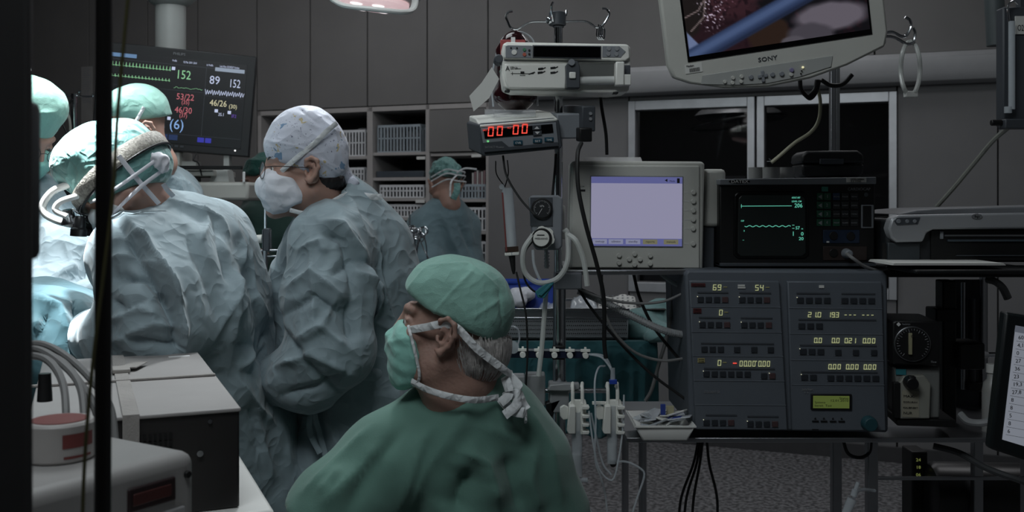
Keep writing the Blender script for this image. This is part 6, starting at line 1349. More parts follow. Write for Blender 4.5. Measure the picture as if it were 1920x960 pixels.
mb = MB(); a, b = tl(748, 512, -.05), tl(830, 506, .32); mb.box((a.x, a.y, a.z), (b.x, b.y, b.z)); mb.build('table_top', M_steel2, mt, .003)
for x in (750, 826):
    for d in (-.03, .3): mb = MB(); p = tl(x, 510, d); mb.cyl((p.x, p.y, .0), p, .012); mb.build('leg', M_steel2, mt)
mb = MB(); mb.cyl(tl(746, 430), tl(792, 430), .005); mb.build('rack_bar', M_steel, mt)
for x in (748, 768): mb = MB(); mb.cyl(tl(x, 508), tl(x, 428 if x == 748 else 402), .004); mb.build('rack_post', M_steel, mt)
rr = random.Random(4)
for i in range(12):       # clamps hanging by their finger rings
    fo_ = empty('forceps', (0, 0, 0)); sc_ = rr.uniform(.85, 1.1); mt_ = M_steel
    for s_ in (-1, 1):
        mb = MB(); n = 14; mb.tube([V((s_*.020+.015*math.cos(2*math.pi*j/n), 0, .018*math.sin(2*math.pi*j/n))) for j in range(n+1)], .0024, 6, 0); mb.build('finger_ring', mt_, fo_)
        mb = MB(); mb.tube([(s_*.012, 0, -.016), (s_*.008, 0, -.07), (-s_*.001, 0, -.105), (-s_*.004, 0, -.14), (-s_*.001, 0, -.175)], (.0028, .0016), 6); mb.build('shank', mt_, fo_)
    x = 751+i*3.4; fo_.location = at(x, 430+rr.uniform(2, 14), 4.56-rr.uniform(0, .05)); fo_.rotation_euler = (rr.uniform(-.3, .3), rr.uniform(-.5, .5), rr.uniform(-1, 1)); fo_.scale = (sc_*1.2,)*3
    tag(fo_, 'steel ringed forceps in the bunch hanging on the rack by the scrub nurse', 'forceps', 'forceps hanging in a bunch on the rack by the scrub nurse')

# ---- draped side table with trays behind the infusion stand ----
tY = 3.45
tb2 = empty('side_table', at(1095, 650, tY+.32), label='side table under a teal drape behind the infusion stand', cat='table'); tb2.location.z = 0
zt3 = at(1000, 640, tY).z; xa, xb = at(930, 0, tY).x-tb2.location.x, at(1225, 0, tY).x-tb2.location.x
mb = MB(); mb.box((xa, -.30, zt3-.035), (xb, .30, zt3-.006)); mb.build('table_top', M_steel2, tb2, .003)
for x in (xa+.03, xb-.03):
    for y in (-.27, .27): mb = MB(); mb.cyl((x, y, 0), (x, y, zt3-.035), .014); mb.build('leg', M_steel2, tb2)
hanging('table_drape', 926, 1232, tY, 640, 815, .60, cloth('drape_deep_teal', (44, 92, 98), .8, crease=.5, cs=9), 'teal drape with dark folds hanging from the side table', 'drape', 5, .03, 2)
S = Solid(.008); b0 = at(1200, 662, tY+.1); b0.z = zt3+.002
S.chain([(tuple(at(1150, 640, tY+.12)), .030), (tuple(at(1195, 615, tY+.12)), .045), (tuple(at(1238, 592, tY+.2)), .040), (tuple(at(1240, 650, tY+.2)), .035)], .05); S.rc(at(1215, 615, tY+.3), at(1240, 640, tY+.02), .05, .05, .05); S.plane((0, 0, zt3+.004), (0, 0, -1))
dp = empty('folded_drape', b0, label='crumpled green-teal drape heaped at the right end of the side table', cat='drape'); solid_obj('cloth', S, cloth('drape_light_teal', (116, 150, 150), .8, crease=.6, cs=10), dp, gdisp(.012, 8, 3), 1, root=b0)
tc_ = Dev('instrument_basket', 1060, 638, tY+.02, label='perforated steel instrument tray on the draped side table', cat='tray')
tc_.o.location.z = zt3+.003; tc_.py = 640; d1 = .34
for nm, d in (('front_wall', 0.0), ('rear_wall', d1)):
    tc_.box(nm, 943, 600, 1176, 638, d, d+.003, mat('perforated_steel', (170, 174, 178), .4, .5, var=.3, vs=300), bevel=.0005)
tc_.box('rim', 940, 581, 1180, 586, -.006, .004, M_steel, bevel=.001); tc_.box('rim', 940, 598, 1180, 601, -.004, .003, M_steel, bevel=.001); tc_.box('rim', 940, 581, 1180, 586, d1, d1+.01, M_steel, bevel=.001); tc_.box('side_wall', 1176, 584, 1178, 638, 0, d1, M_steel2); tc_.box('side_wall', 942, 584, 944, 638, 0, d1, M_steel2); tc_.box('floor_plate', 944, 636, 1176, 638.5, 0, d1, M_steel2, bevel=0)
tc_.box('band', 944, 586, 1176, 598, -.0005, .002, M_steel2)
mb = MB()
for rw in range(4):
    for i in range(60): x = 948+i*3.8+(rw % 2)*1.9; y = 606+rw*7.5; mb.cyl(tc_.p(x, y, -.0012), tc_.p(x, y, .0006), 1.15*tc_.k, n=6)
tag(mb.build('perforations', M_black, tc_.o), kind='stuff')
bn = Dev('blue_basin', 1000, 582, tY+.16, label='bright blue plastic basin standing in the steel instrument tray', cat='basin')
bn.o.location.z = zt3+.003+.003; bn.py = 638
mb = MB(); mb.add(*(lambda q: (q, [(0, 3, 2, 1), (0, 1, 5, 4), (1, 2, 6, 5), (2, 3, 7, 6), (3, 0, 4, 7)]))([bn.p(950, 637, -.02), bn.p(1030, 637, -.02), bn.p(1030, 637, .12), bn.p(950, 637, .12), bn.p(940, 541, -.035), bn.p(1040, 541, -.035), bn.p(1040, 541, .14), bn.p(940, 541, .14)])); o = mb.build('basin_shell', M_blue, bn.o, .004); o.modifiers.new('s', 'SOLIDIFY').thickness = .003
bn.box('rim', 938, 538, 1042, 543, -.04, -.033, M_blue, bevel=.001)
S = Solid(.006); g0 = at(978, 560, tY+.10)
S.el(tuple(at(968, 556, tY+.08)), (.028, .03, .024), .01); S.el(tuple(at(985, 553, tY+.10)), (.03, .03, .022), .01); S.el(tuple(at(975, 565, tY+.06)), (.025, .02, .02), .01)
gz_ = empty('gauze', g0, label='crumpled white gauze in the blue basin', cat='gauze'); solid_obj('cloth', S, M_mask, gz_, gdisp(.008, 16, 2), 1, root=g0)
for i, (x0, y0, x1, y1, d, m, lb) in enumerate(((1010, 560, 1062, 578, .05, M_clear2, 'clear crinkled pack lying on the steel tray beside the pole'), (1068, 552, 1120, 578, .08, M_clear2, 'clear pack with white backing right of the pole on the steel tray'), (1120, 553, 1195, 580, .16, M_paper, 'white printed sterile pack leaning at the right of the steel tray'))):
    mb = MB(); q = [at(x0, y1, tY+d), at(x1, y1+2, tY+d), at(x1-6, y0, tY+d+.12), at(x0+8, y0+3, tY+d+.12)]; n = 10; vs_, fs_ = [], []
    for a_ in range(n+1):
        for b_2 in range(n+1): u, v_ = a_/n, b_2/n; p = q[0].lerp(q[1], u).lerp(q[3].lerp(q[2], u), v_); p.z += .006*math.sin(u*9+i)*math.cos(v_*8+i*2); vs_.append(p)
    fs_ = [(a_*(n+1)+b_2, (a_+1)*(n+1)+b_2, (a_+1)*(n+1)+b_2+1, a_*(n+1)+b_2+1) for a_ in range(n) for b_2 in range(n)]
    mb.add(vs_, fs_); o = single('wrapped_pack', mb, m, lb, 'pack'); o.modifiers.new('s', 'SOLIDIFY').thickness = .006
    if i == 2:
        m2 = MB()
        for rw in range(5):
            for c3 in range(7): p = q[0].lerp(q[1], (c3+.5)/7).lerp(q[3].lerp(q[2], (c3+.5)/7), (rw+.6)/5.5)-o.location; m2.box(p+V((-.004, -.004, .007)), p+V((.003, -.002, .0105)))
        m2.build('printed_marks', M_inkg, o)
mb = MB(); mb.box(at(1205, 582, tY+.12), at(1236, 570, tY+.3)); single('small_block', mb, M_black, 'small black block on the heaped drape at the table end', 'block', bevel=.003)
wtube('pack_tube', [(946, 612, tY-.02), (968, 614, tY-.03), (974, 632, tY-.03), (970, 650, tY-.04)], .003, M_clear2, 'short clear tube curling over the left end of the steel tray', 'tube')

# ---- things hung on the infusion stand ----
iv = Dev('drip_burette', 962, 510, pY-.02, rot=(0, -4, 0), label='clear graduated drip burette with white scale hanging left of the gauge', cat='burette')
mb = MB(); mb.cyl(iv.p(962, 478), iv.p(962, 352), 11*iv.k, n=24); mb.build('chamber', M_clear2, iv.o); mb = MB(); mb.cyl(iv.p(964, 474), iv.p(964, 420), 6*iv.k, n=16); mb.build('inner_tube', mat('frosted_white', (200, 202, 204), .5), iv.o)
iv.box('scale_strip', 951, 360, 954, 470, -.015, -.0135, mat('scale_red', (120, 60, 58), .6), bevel=0); iv.box('end_cap', 949, 472, 976, 479, -.014, .014, M_pw, bevel=.002); iv.disc('hanger_knob', 952, 349, 5, -.01, .01, M_clear2)
mb = MB(); mb.cyl(iv.p(962, 479), iv.p(963, 506), 6.5*iv.k, 4*iv.k, 14); mb.cyl(iv.p(963, 506), iv.p(963, 514), 4*iv.k, 2*iv.k, 12); mb.build('connector', M_rub, iv.o); iv.box('marker_band', 950, 462, 975, 472, -.0145, .0, mat('liquid_amber', (60, 44, 36), .4), bevel=0)
for x in (944, 966): mb = MB(); mb.tube([iv.p(x, 300), iv.p(x, 325), iv.p(958, 350)], .0016, 6); mb.build('hanger_wire', M_rub, iv.o)
CB = [([(943, 292, pY-.08), (950, 330, pY-.1), (975, 372, pY-.12), (1002, 402, pY-.14)], .0026, 'black lead running from the red-lit meter down to the gauge'),
      ([(1043, 288, pY), (1040, 325, pY), (1036, 366, pY)], .0032, 'black lead dropping beside the stand tube below the red-lit meter'),
      ([(1126, 172, pY+.05), (1128, 200, pY+.06), (1136, 250, pY+.07), (1138, 290, pY+.08)], .0042, 'black cable falling from the syringe pump to the clear holder'),
      ([(1090, 268, pY-.14), (1083, 290, pY-.16), (1084, 350, pY-.17), (1098, 420, pY-.17), (1120, 500, pY-.16), (1132, 560, pY-.15), (1133, 640, pY-.14), (1136, 672, pY-.14)], .0052, 'long grey-black cable falling in front of the lilac-screen monitor'),
      ([(968, 510, pY-.04), (975, 540, pY-.05), (986, 590, pY-.06), (989, 660, pY-.06), (986, 730, pY-.06), (986, 800, pY-.05)], .0024, 'thin black lead hanging from the drip burette'),
      ([(1000, 450, pY-.12), (984, 475, pY-.12), (983, 520, pY-.1), (1000, 545, pY-.1), (1025, 550, pY-.09)], .0024, 'thin black lead looping left of the gauge'),
      ([(1084, 540, pY+.1), (1110, 580, pY+.1), (1160, 640, pY+.08), (1220, 700, pY+.06), (1290, 752, pY+.05)], .0036, 'straight black cable slanting down right behind the stand'),
      ([(1077, 536, pY+.05), (1120, 556, pY+.05), (1180, 568, pY+.05), (1240, 566, pY+.05), (1285, 548, pY+.06)], .0034, 'grey cable sagging towards the top of the large console'),
      ([(1128, 514, pY+.06), (1130, 570, pY+.06), (1150, 620, pY+.05), (1190, 660, pY+.05), (1240, 676, pY+.05), (1285, 672, pY+.06)], .0036, 'grey cable sagging lower towards the large console'),
      ([(1188, 514, pY+.1), (1200, 560, pY+.1), (1225, 612, pY+.1), (1262, 660, pY+.1), (1290, 690, pY+.1)], .004, 'black cable dropping from the monitor shelf behind the console edge'),
      ([(1262, 514, pY+.2), (1260, 580, pY+.2), (1248, 640, pY+.2), (1236, 680, pY+.2), (1222, 730, pY+.2), (1210, 752, pY+.2)], .005, 'grey hose hanging left of the large console')]
for pts, r_, lb in CB: wtube('cable', pts, r_, M_cabg if 'grey cable' in lb or 'grey hose' in lb else M_rub, lb, 'cable', 'cables around the infusion stand')
wtube('suction_coil', [(1000, 440, pY-.13), (982, 470, pY-.13), (984, 510, pY-.12), (1010, 530, pY-.12), (1045, 522, pY-.12), (1064, 490, pY-.12), (1064, 440, pY-.11), (1058, 430, pY-.11)], .0062, clear('milky_tube', (215, 218, 215), .7, .3), 'milky tube coiled in a wide loop below the gauge', 'tube')
wtube('suction_tube', [(1066, 440, pY-.14), (1080, 452, pY-.15), (1092, 480, pY-.15), (1098, 510, pY-.15), (1101, 536, pY-.15)], .0062, clear('milky_tube', (215, 218, 215), .7, .3), 'milky tube stub curving over the corner of the lilac-screen monitor', 'tube')
wtube('drip_tube', [(999, 468, pY-.12), (1001, 495, pY-.12), (1010, 520, pY-.12), (1020, 536, pY-.11)], .0035, M_clear2, 'kinked clear tube under the gauge', 'tube')
wtube('suction_line', [(1024, 545, pY-.09), (1020, 600, pY-.08), (1016, 650, pY-.08), (1010, 705, pY-.08)], .0058, clear('milky_tube', (215, 218, 215), .7, .3), 'milky tube hanging straight below the teal clip', 'tube')
wtube('corrugated_hose', [(1085, 545, pY+.12), (1130, 565, pY+.10), (1180, 590, pY+.07), (1240, 618, pY+.05), (1290, 630, pY+.06)], .0085, mat('hose_grey', (150, 152, 154), .5), 'grey ribbed hose slanting from the stand to the large console', 'hose')
hz_ = bpy.data.objects[[o.name for o in SC.objects if o.name.startswith('corrugated_hose')][0]]
P_ = spline([at(1085, 545, pY+.12), at(1130, 565, pY+.10), at(1180, 590, pY+.07), at(1240, 618, pY+.05), at(1290, 630, pY+.06)], 14); mb = MB()
for a_, b_2 in zip(P_, P_[1:]): mb.cyl(a_-hz_.location, a_.lerp(b_2, .5)-hz_.location, .0098, n=10)
tag(mb.build('ribs', mat('hose_grey', (150, 152, 154), .5), hz_), kind='stuff')
wtube('clear_line', [(1240, 514, pY+.14), (1262, 530, pY+.12), (1290, 545, pY+.1)], .006, M_clear2, 'clear tube between the monitor shelf and the console top', 'tube')
tcp = Dev('tube_clip', 1026, 553, pY-.125, rot=(0, -32, 0), label='teal plastic clip gathering the tubes below the gauge', cat='clip')
tcp.poly('clip_body', [(1008, 548), (1010, 536), (1046, 532), (1050, 540), (1034, 549), (1018, 556)], 0, .014, M_teal, bevel=.002); tcp.poly('clip_lip', [(1012, 544), (1042, 538), (1044, 542), (1016, 549)], -.004, .0, M_teal, bevel=.001)
mf = Dev('stopcock_manifold', 1047, 672, pY-.03, rot=(0, .6, 0), label='row of five white stopcocks on a dark bar across the stand', cat='manifold')
mf.box('bar', 950, 655, 1105, 672, 0, .012, mat('manifold_navy', (30, 36, 60), .35), bevel=.002); mf.box('bar_edge', 985, 655, 1105, 658, -.003, .0, M_clear2, bevel=0); mf.box('pole_clip', 1036, 650, 1060, 676, .010, .024, M_black)
for i, x in enumerate((980, 1010, 1039, 1068, 1097)):
    sc3 = mf.disc('stopcock', x, 664, 5.6, -.022, .0, M_pw, bevel=.001); mf.box('stopcock_handle', x-9, 653, x+9, 658, -.014, -.006, M_pw, sc3, bevel=.001); mf.box('stopcock_stem', x-2, 650, x+2, 670, -.008, .0, M_pw, sc3, bevel=.001)
mf.disc('end_port', 962, 652, 11, -.01, .01, M_clear2); mf.tube('outlet_tube', [(1106, 664, .0), (1120, 664, .0), (1134, 668, .0), (1142, 680, .0), (1146, 690, .0)], 2.2, M_clear2)
rb = Dev('pole_rail', 1047, 742, pY-.02, label='horizontal steel rail clamped to the stand with grey blocks', cat='rail')
mb = MB(); mb.cyl(rb.p(955, 731, -.01), rb.p(1136, 731, -.01), 4.5*rb.k, n=16); mb.build('rail_bar', M_steel, rb.o)
rb.box('pole_block', 1030, 722, 1066, 770, -.03, .07, mat('clamp_grey', (146, 148, 150), .5), bevel=.004); rb.poly('clamp_jaw', [(1025, 726), (1030, 716), (1060, 713), (1084, 713), (1084, 724), (1060, 727)], -.045, -.02, mat('clamp_grey', (146, 148, 150), .5), bevel=.002)
rb.box('side_block', 985, 700, 1022, 758, -.025, .03, mat('clamp_grey', (146, 148, 150), .5), bevel=.003); rb.box('side_block', 962, 703, 984, 748, -.02, .03, mat('clamp_grey', (146, 148, 150), .5), bevel=.003); rb.poly('grip', [(1022, 752), (1054, 742), (1040, 765), (1030, 790), (1024, 770)], -.03, .0, M_black, bevel=.003)
def chamber_holder(x, y0, label, lit):
    h = Dev('chamber_holder', x, y0+170, pY-.10, label=label, cat='holder', group='white holders on the stand rail')
    P = lambda a, b, d=0: h.p(x+a, y0+b, d)
    for nm, pts in (('back_plate', [(-16, 38), (-8, 30), (16, 30), (18, 38), (16, 88), (-14, 88)]), ('side_flange', [(-32, 44), (-24, 40), (-16, 44), (-16, 66), (-26, 68), (-32, 60)])): h.poly(nm, [(x+a, y0+b) for a, b in pts], .0, .012, M_pw, bevel=.002)
    h.poly('front_wall', [(x+a, y0+b) for a, b in ((-15, 38), (-4, 38), (-4, 90), (-17, 90), (-20, 84))], -.022, .0, M_pw, bevel=.002)
    for b in (38, 54, 70, 84): h.poly('clip_arm', [(x+8, y0+b), (x+22, y0+b+1), (x+20, y0+b+6), (x+8, y0+b+6)], -.026, .004, M_pw, bevel=.001)
    h.box('clip_spine', x+6, y0+34, x+11, y0+92, -.014, .0, M_pw, bevel=.001)
    for a in (-8, 10):
        mb = MB(); mb.tube([P(a, 40, .0), P(a, 14, .002), P(a, 6, .012), P(a+1, 2, .024), P(a, 10, .034)], .0042, 8); mb.build('hanging_hook', M_pw, h.o)
    mb = MB(); mb.cyl(P(0, 172 if not lit else 148), P(0, 52 if not lit else 40), 10*h.k, n=24); mb.build('chamber', M_clear2, h.o)
    mb = MB(); mb.cyl(P(0, 148 if not lit else 142), P(0, 132 if not lit else 112), 8.8*h.k, n=20); mb.build('chamber_filling', mat('frosted_white', (200, 202, 204), .5), h.o)
    if not lit: mb = MB(); mb.cyl(P(2, 180), P(20, 180), .006, n=12); mb.build('port', M_clear2, h.o)
    return h
chamber_holder(1082, 720, 'white clip holder with an empty clear chamber, left on the rail', False); c4 = chamber_holder(1148, 720, 'white clip holder with a filled chamber and blue connector, right on the rail', True)
c4.box('blue_tap', 1142, 711, 1156, 719, -.012, .0, mat('tap_blue', (40, 70, 170), .4), bevel=.001); mb = MB(); mb.cyl(c4.p(1149, 718), c4.p(1149, 690), 5*c4.k, 4*c4.k, 14); mb.build('luer_connector', M_clear2, c4.o); c4.disc('barb_cap', 1149, 868, 6, -.01, .01, M_black)
c4.box('cross_link', 1110, 752, 1134, 758, -.006, .0, M_pw, bevel=.001)
LT = [([(1134, 686, pY-.05), (1122, 690, pY-.08), (1115, 720, pY-.12), (1117, 790, pY-.13), (1116, 860, pY-.13), (1128, 900, pY-.12), (1136, 935, pY-.1), (1140, 990, pY-.1)], .0024, 'clear line arching left of the blue connector and falling to the floor'),
      ([(1104, 770, pY-.12), (1112, 830, pY-.13), (1124, 880, pY-.13), (1148, 900, pY-.13), (1160, 860, pY-.13), (1168, 800, pY-.12), (1170, 740, pY-.11)], .0022, 'clear line making a deep loop between the two holders'),
      ([(1082, 892, pY-.10), (1090, 930, pY-.1), (1110, 962, pY-.1), (1140, 1010, pY-.08)], .003, 'clear line falling from the left chamber'),
      ([(1150, 866, pY-.10), (1175, 866, pY-.1), (1200, 878, pY-.1), (1208, 892, pY-.1), (1196, 930, pY-.1), (1180, 980, pY-.1)], .0026, 'clear line looping right from the right chamber'),
      ([(1108, 774, pY-.09), (1118, 820, pY-.1), (1130, 868, pY-.1), (1146, 890, pY-.1)], .0026, 'grey line slanting between the two chambers'),
      ([(1104, 664, pY-.04), (1128, 670, pY-.06), (1142, 686, pY-.08), (1148, 698, pY-.1)], .0026, 'clear line from the stopcock row to the blue connector'),
      ([(940, 700, pY-.05), (946, 660, pY-.05), (958, 640, pY-.04)], .0035, 'clear line rising behind the seated man\'s mask tie')]
for pts, r_, lb in LT: wtube('clear_line', pts, r_, M_clear2, lb, 'tube', 'clear lines around the stand rail')

# ---- tray of packets on the lower shelf ----
ky = Dev('packet_tray', 1240, 812, 2.44, label='white plastic tray heaped with packets on the lower rack shelf', cat='tray')
ky.o.location.z = rk.o.location.z+.0025
mb = MB(); q = [(1198, 802), (1288, 802), (1296, 772), (1184, 772)]; k_ = ky.k; ky.py = 804
bot = [ky.p(1202, 803, -.035), ky.p(1284, 803, -.035), ky.p(1284, 803, .10), ky.p(1202, 803, .10)]; top = [ky.p(1186, 774, -.05), ky.p(1297, 774, -.05), ky.p(1297, 774, .13), ky.p(1186, 774, .13)]
mb.add(bot+top, [(0, 3, 2, 1), (0, 1, 5, 4), (1, 2, 6, 5), (2, 3, 7, 6), (3, 0, 4, 7)]); o = mb.build('tray_shell', M_wht, ky.o, .004); o.modifiers.new('s', 'SOLIDIFY').thickness = .003
mb = MB(); T = [v for v in top]; mb.tube(T+[T[0]], .003, 8, 0); mb.build('rim', M_wht, ky.o)
rr = random.Random(11)
M_pk = [M_paper, M_clear2, mat('packet_pale', (190, 194, 200), .35, var=.15, vs=40)]
for i in range(22):
    W3, L3, T3 = rr.uniform(.022, .034), rr.uniform(.05, .08), rr.uniform(.003, .006); mb = MB(); mb.box((-L3/2, -W3/2, 0), (L3/2, W3/2, T3)); po = mb.build('sterile_packet', M_pk[i % 3], None, .002)
    u, v_ = rr.uniform(-.8, .8), rr.uniform(-.8, .8); po.location = ky.o.location+V((u*.045+.002, .04+v_*.055, .020+.024*i/22+.012*(1-u*u)*(i/22))); po.rotation_euler = (rr.uniform(-.3, .3), rr.uniform(-.45, .45), rr.uniform(0, 3.1))
    tag(po, 'small sterile packet in the heap on the white tray', 'packet', 'packets heaped on the white tray')
    if i % 5 == 0: m2 = MB(); m2.box((-.012, -W3/2+.002, T3), (.010, W3/2-.002, T3+.0008)); m2.build('printed_band', mat('print_blue', (50, 70, 150), .5), po)
mb = MB(); mb.box(at(1239, 779, 2.46), at(1247, 757, 2.467)); single('blue_ampoule', mb, mat('print_blue', (50, 70, 150), .5), 'small blue box standing up among the packets on the tray', 'box', bevel=.001)
mb = MB(); mb.box(at(1250, 779, 2.48), at(1263, 760, 2.487)); single('cream_ampoule_box', mb, mat('box_cream', (176, 170, 140), .6), 'small cream box beside the blue one on the packet tray', 'box', bevel=.001)

# ---- printer and paper ----
pr = Dev('printer', 1870, 506, 2.47, label='silver and black inkjet printer on the upper rack shelf at right', cat='printer')
M_sil = mat('printer_silver', (168, 170, 174), .35, .3, var=.02)
pr.box('body', 1664, 410, 2076, 492, .006, .30, mat('printer_dark', (34, 37, 40), .5), bevel=.008)
pr.poly('front_shell', [(1661, 428), (1666, 410), (1680, 403), (2060, 396), (2080, 410), (2080, 452), (2020, 452), (2005, 428), (1744, 430), (1732, 436), (1725, 453), (1676, 454), (1666, 446)], -.020, .02, M_sil, bevel=.005)
pr.poly('lid', [(1686, 402), (1720, 394), (1760, 391), (2060, 384), (2072, 396), (2072, 402)], .0, .28, mat('lid_grey', (120, 122, 126), .4), bevel=.004)
pr.poly('button_panel', [(1670, 414), (1676, 408), (1719, 407), (1714, 420), (1676, 422)], -.0225, -.018, M_dgrey, bevel=.001)
for x, w_ in ((1678, 4), (1694, 3.4), (1708, 3.4)): pr.disc('button', x, 414.5, w_, -.025, -.02, M_grey, bevel=.0006)
mb = MB(); n = 22; mb.prism([((1824+10*math.cos(2*math.pi*i/n)-pr.px)*pr.k, -(405.5+5*math.sin(2*math.pi*i/n)-pr.py)*pr.k) for i in range(n)], -.0225, -.019); mb.build('badge', M_chrome, pr.o); pr.text('lettering', 'hp', 1819.5, 408, 5.5, -.0232, M_ink, w=9)
pr.box('output_opening', 1746, 431, 2000, 489, .0, .008, M_black, bevel=.001); pr.box('carriage_rail', 1770, 440, 2000, 443, -.004, .002, M_steel2, bevel=0); pr.box('roller_bar', 1776, 449, 2000, 453, -.006, .002, mat('roller_blue_grey', (66, 76, 84), .4), bevel=.001); pr.box('lower_guide', 1792, 478, 1990, 480, -.004, .002, M_dgrey, bevel=0); pr.box('sprocket', 1762, 434, 1768, 448, -.004, .003, M_grey, bevel=.001)
pr.box('output_tray', 1668, 498, 2010, 505, -.16, .02, mat('tray_black', (20, 21, 22), .45), bevel=.003); pr.box('left_panel', 1664, 455, 1724, 490, -.004, .01, mat('printer_slate', (52, 58, 62), .5), bevel=.002)
for i in range(5):
    mb = MB(); mb.box(at(1674+i*.8, 497.6-i*.9, 2.33), at(1886-i, 496.9-i*.9, 2.33)+V((0, .16, 0))); single('paper_sheet', mb, M_paper, 'white paper sheet in the stack on the printer output tray', 'paper', 'paper stack on the printer output tray')
wtube('oxygen_tube', [(1756, 388, 2.9), (1790, 350, 2.85), (1830, 302, 2.78), (1862, 264, 2.7), (1892, 238, 2.62)], .0065, mat('cream_tube', (150, 152, 144), .45), 'pale tube slanting up from the printer to the flowmeter at right', 'tube')

# ---- hook and ring of tube, flowmeter ----
hk = empty('wall_hook', at(1650, 140, 2.62), label='chrome double hook arm right of the tilted display', cat='hook'); q = lambda x, y, d=0: at(x, y, 2.62+d)-hk.location
for pts in ([(1650, 64), (1672, 60), (1690, 68), (1700, 66), (1708, 50), (1706, 38), (1697, 32)], [(1650, 68), (1676, 70), (1700, 82), (1712, 78), (1716, 62), (1712, 52)]): mb = MB(); mb.tube([q(*p) for p in pts], .004, 8); mb.build('hook_rod', M_chrome, hk)
mb = MB(); mb.box(q(1640, 82, -.01), q(1656, 50, .012)); mb.build('pole_bracket', M_steel2, hk, .003)
mb = MB(); n = 28; pts = [at(1707+18*math.sin(2*math.pi*i/n), 128-50*math.cos(2*math.pi*i/n), 2.62+.01*math.sin(i)) for i in range(n+1)]; mb.tube(pts, .0058, 8, 2)
rg = single('tube_ring', mb, clear('milky_tube', (215, 218, 215), .7, .3), 'ring of milky tube hanging from the chrome hook', 'tube'); mb = MB(); mb.box(at(1699, 182, 2.61)-rg.location, at(1716, 172, 2.63)-rg.location); mb.build('joining_clip', M_wht, rg, .002)
cn = Dev('ceiling_tube', 1868, 86, 3.6, rot=(0, -2, 0), label='grey cylinder hanging from the ceiling near the right edge', cat='cylinder'); mb = MB(); mb.cyl(cn.p(1868, 86), cn.p(1862, 86-1.14/cn.k), 17*cn.k, 21*cn.k, 28); mb.build('shell', mat('cylinder_slate', (84, 92, 94), .5), cn.o, .002)
fl = Dev('flowmeter', 1902, 242, 2.55, label='clear flowmeter column with a black knob at the right edge', cat='flowmeter')
mb = MB(); mb.cyl(fl.p(1897, 205), fl.p(1897, 40), 6*fl.k, n=16); mb.build('gauge_tube', M_clear2, fl.o); fl.box('back_plate', 1888, 10, 1960, 235, .02, .06, M_dgrey, bevel=.004); fl.box('valve_block', 1878, 224, 1960, 242, -.02, .02, M_dgrey, bevel=.003); mb = MB(); mb.cyl(fl.p(1878, 230), fl.p(1858, 230), 6*fl.k, n=14); mb.build('knob', M_black, fl.o, .002)
fl.box('label', 1910, 28, 1940, 62, .015, .02, M_paper, bevel=0); fl.text('lettering', 'O2', 1913, 56, 12, .0145, M_ink, w=12); fl.tube('hanger', [(1892, 40, .0), (1890, 12, .0), (1900, 2, .0), (1912, 6, .01)], 2, M_chrome); mb = MB(); mb.cyl(fl.p(1890, 212), fl.p(1890, 200), 7*fl.k, n=14); mb.build('collar', M_clear2, fl.o); mb = MB(); mb.box(fl.p(1925, 10, .03), fl.p(1960, -700, .055)); mb.build('suspension_bar', M_dgrey, fl.o)

# ---- gas mixer, vaporiser and the dark right corner ----
gm_ = Dev('gas_mixer', 1738, 685, 2.42, rot=(0, 0, -8), label='black box with a large round white-marked dial beside the console', cat='gas mixer')
gm_.poly('case', [(1676, 606), (1682, 602), (1758, 602), (1762, 606), (1762, 684), (1676, 684)], 0, .17, mat('mixer_black', (20, 20, 21), .45), bevel=.004)
gm_.disc('dial_rim', 1711, 645, 33, -.006, .0, M_steel2, bevel=.001, n=40); gm_.disc('dial', 1711, 645, 31, -.009, -.002, M_black, bevel=.001, n=40)
mb = MB()
for i in range(28): a = math.radians(230-i*10.4); c, s_ = math.cos(a), math.sin(a); L = 6 if i % 4 == 0 else 3; mb.cyl(gm_.p(1711+c*29, 645-s_*29, -.0095), gm_.p(1711+c*(29-L), 645-s_*(29-L), -.0095), .0006, n=4)
mb.build('scale_marks', M_inkg, gm_.o); gm_.box('pointer', 1703, 624, 1709, 664, -.016, -.008, mat('pointer_cream', (150, 146, 118), .5), bevel=.001); gm_.text('lettering', 'O', 1706, 632, 5, -.0165, M_ink)
gm_.text('lettering', 'Sechrist', 1693, 610, 3.6, -.001, M_inkg, w=15); gm_.poly('emblem', [(1683, 609), (1687, 605), (1691, 609), (1687, 613)], -.001, .002, M_inkw); gm_.text('lettering', 'Flow', 1745, 680, 4, -.001, M_inkg, w=10)
vp = Dev('vaporiser', 1735, 796, 2.43, rot=(0, 0, -8), label='grey and cream vaporiser with a black knob under the dial box', cat='vaporiser')
vp.poly('body', [(1682, 692), (1764, 688), (1764, 786), (1690, 790)], .012, .16, mat('vapor_grey', (116, 118, 116), .45), bevel=.005); vp.poly('cream_front', [(1686, 720), (1696, 706), (1732, 703), (1744, 718), (1742, 784), (1688, 786)], -.006, .02, mat('vapor_cream', (142, 142, 134), .45), bevel=.003)
vp.box('sight_glass', 1677, 718, 1689, 784, -.008, .012, M_black, bevel=.001); vp.box('teal_plate', 1684, 694, 1702, 705, .0085, .013, M_teal, bevel=0); vp.disc('knob', 1706, 716, 13, -.035, -.004, M_blk, bevel=.002, r2=11); vp.box('knob_bar', 1700, 703, 1713, 708, -.03, -.01, M_blk, bevel=.002)
vp.box('label', 1692, 732, 1722, 782, -.0072, -.005, mat('label_cream', (150, 146, 130), .6), bevel=0)
for i, t in enumerate(('MAX.', 'ISOFLURAN', 'KALIBRIERT', 'NUR')): vp.text('lettering', t, 1694, 745+i*10.5, 5 if i in (0, 3) else 3.6, -.0078, M_ink, w=(20, 25, 26, 16)[i])
vp.box('base', 1684, 786, 1790, 800, .0, .17, M_black, bevel=.003)
rs = Dev('clamp_column', 1782, 812, 2.62, label='black clamp column behind the dial box on the lower shelf', cat='column')
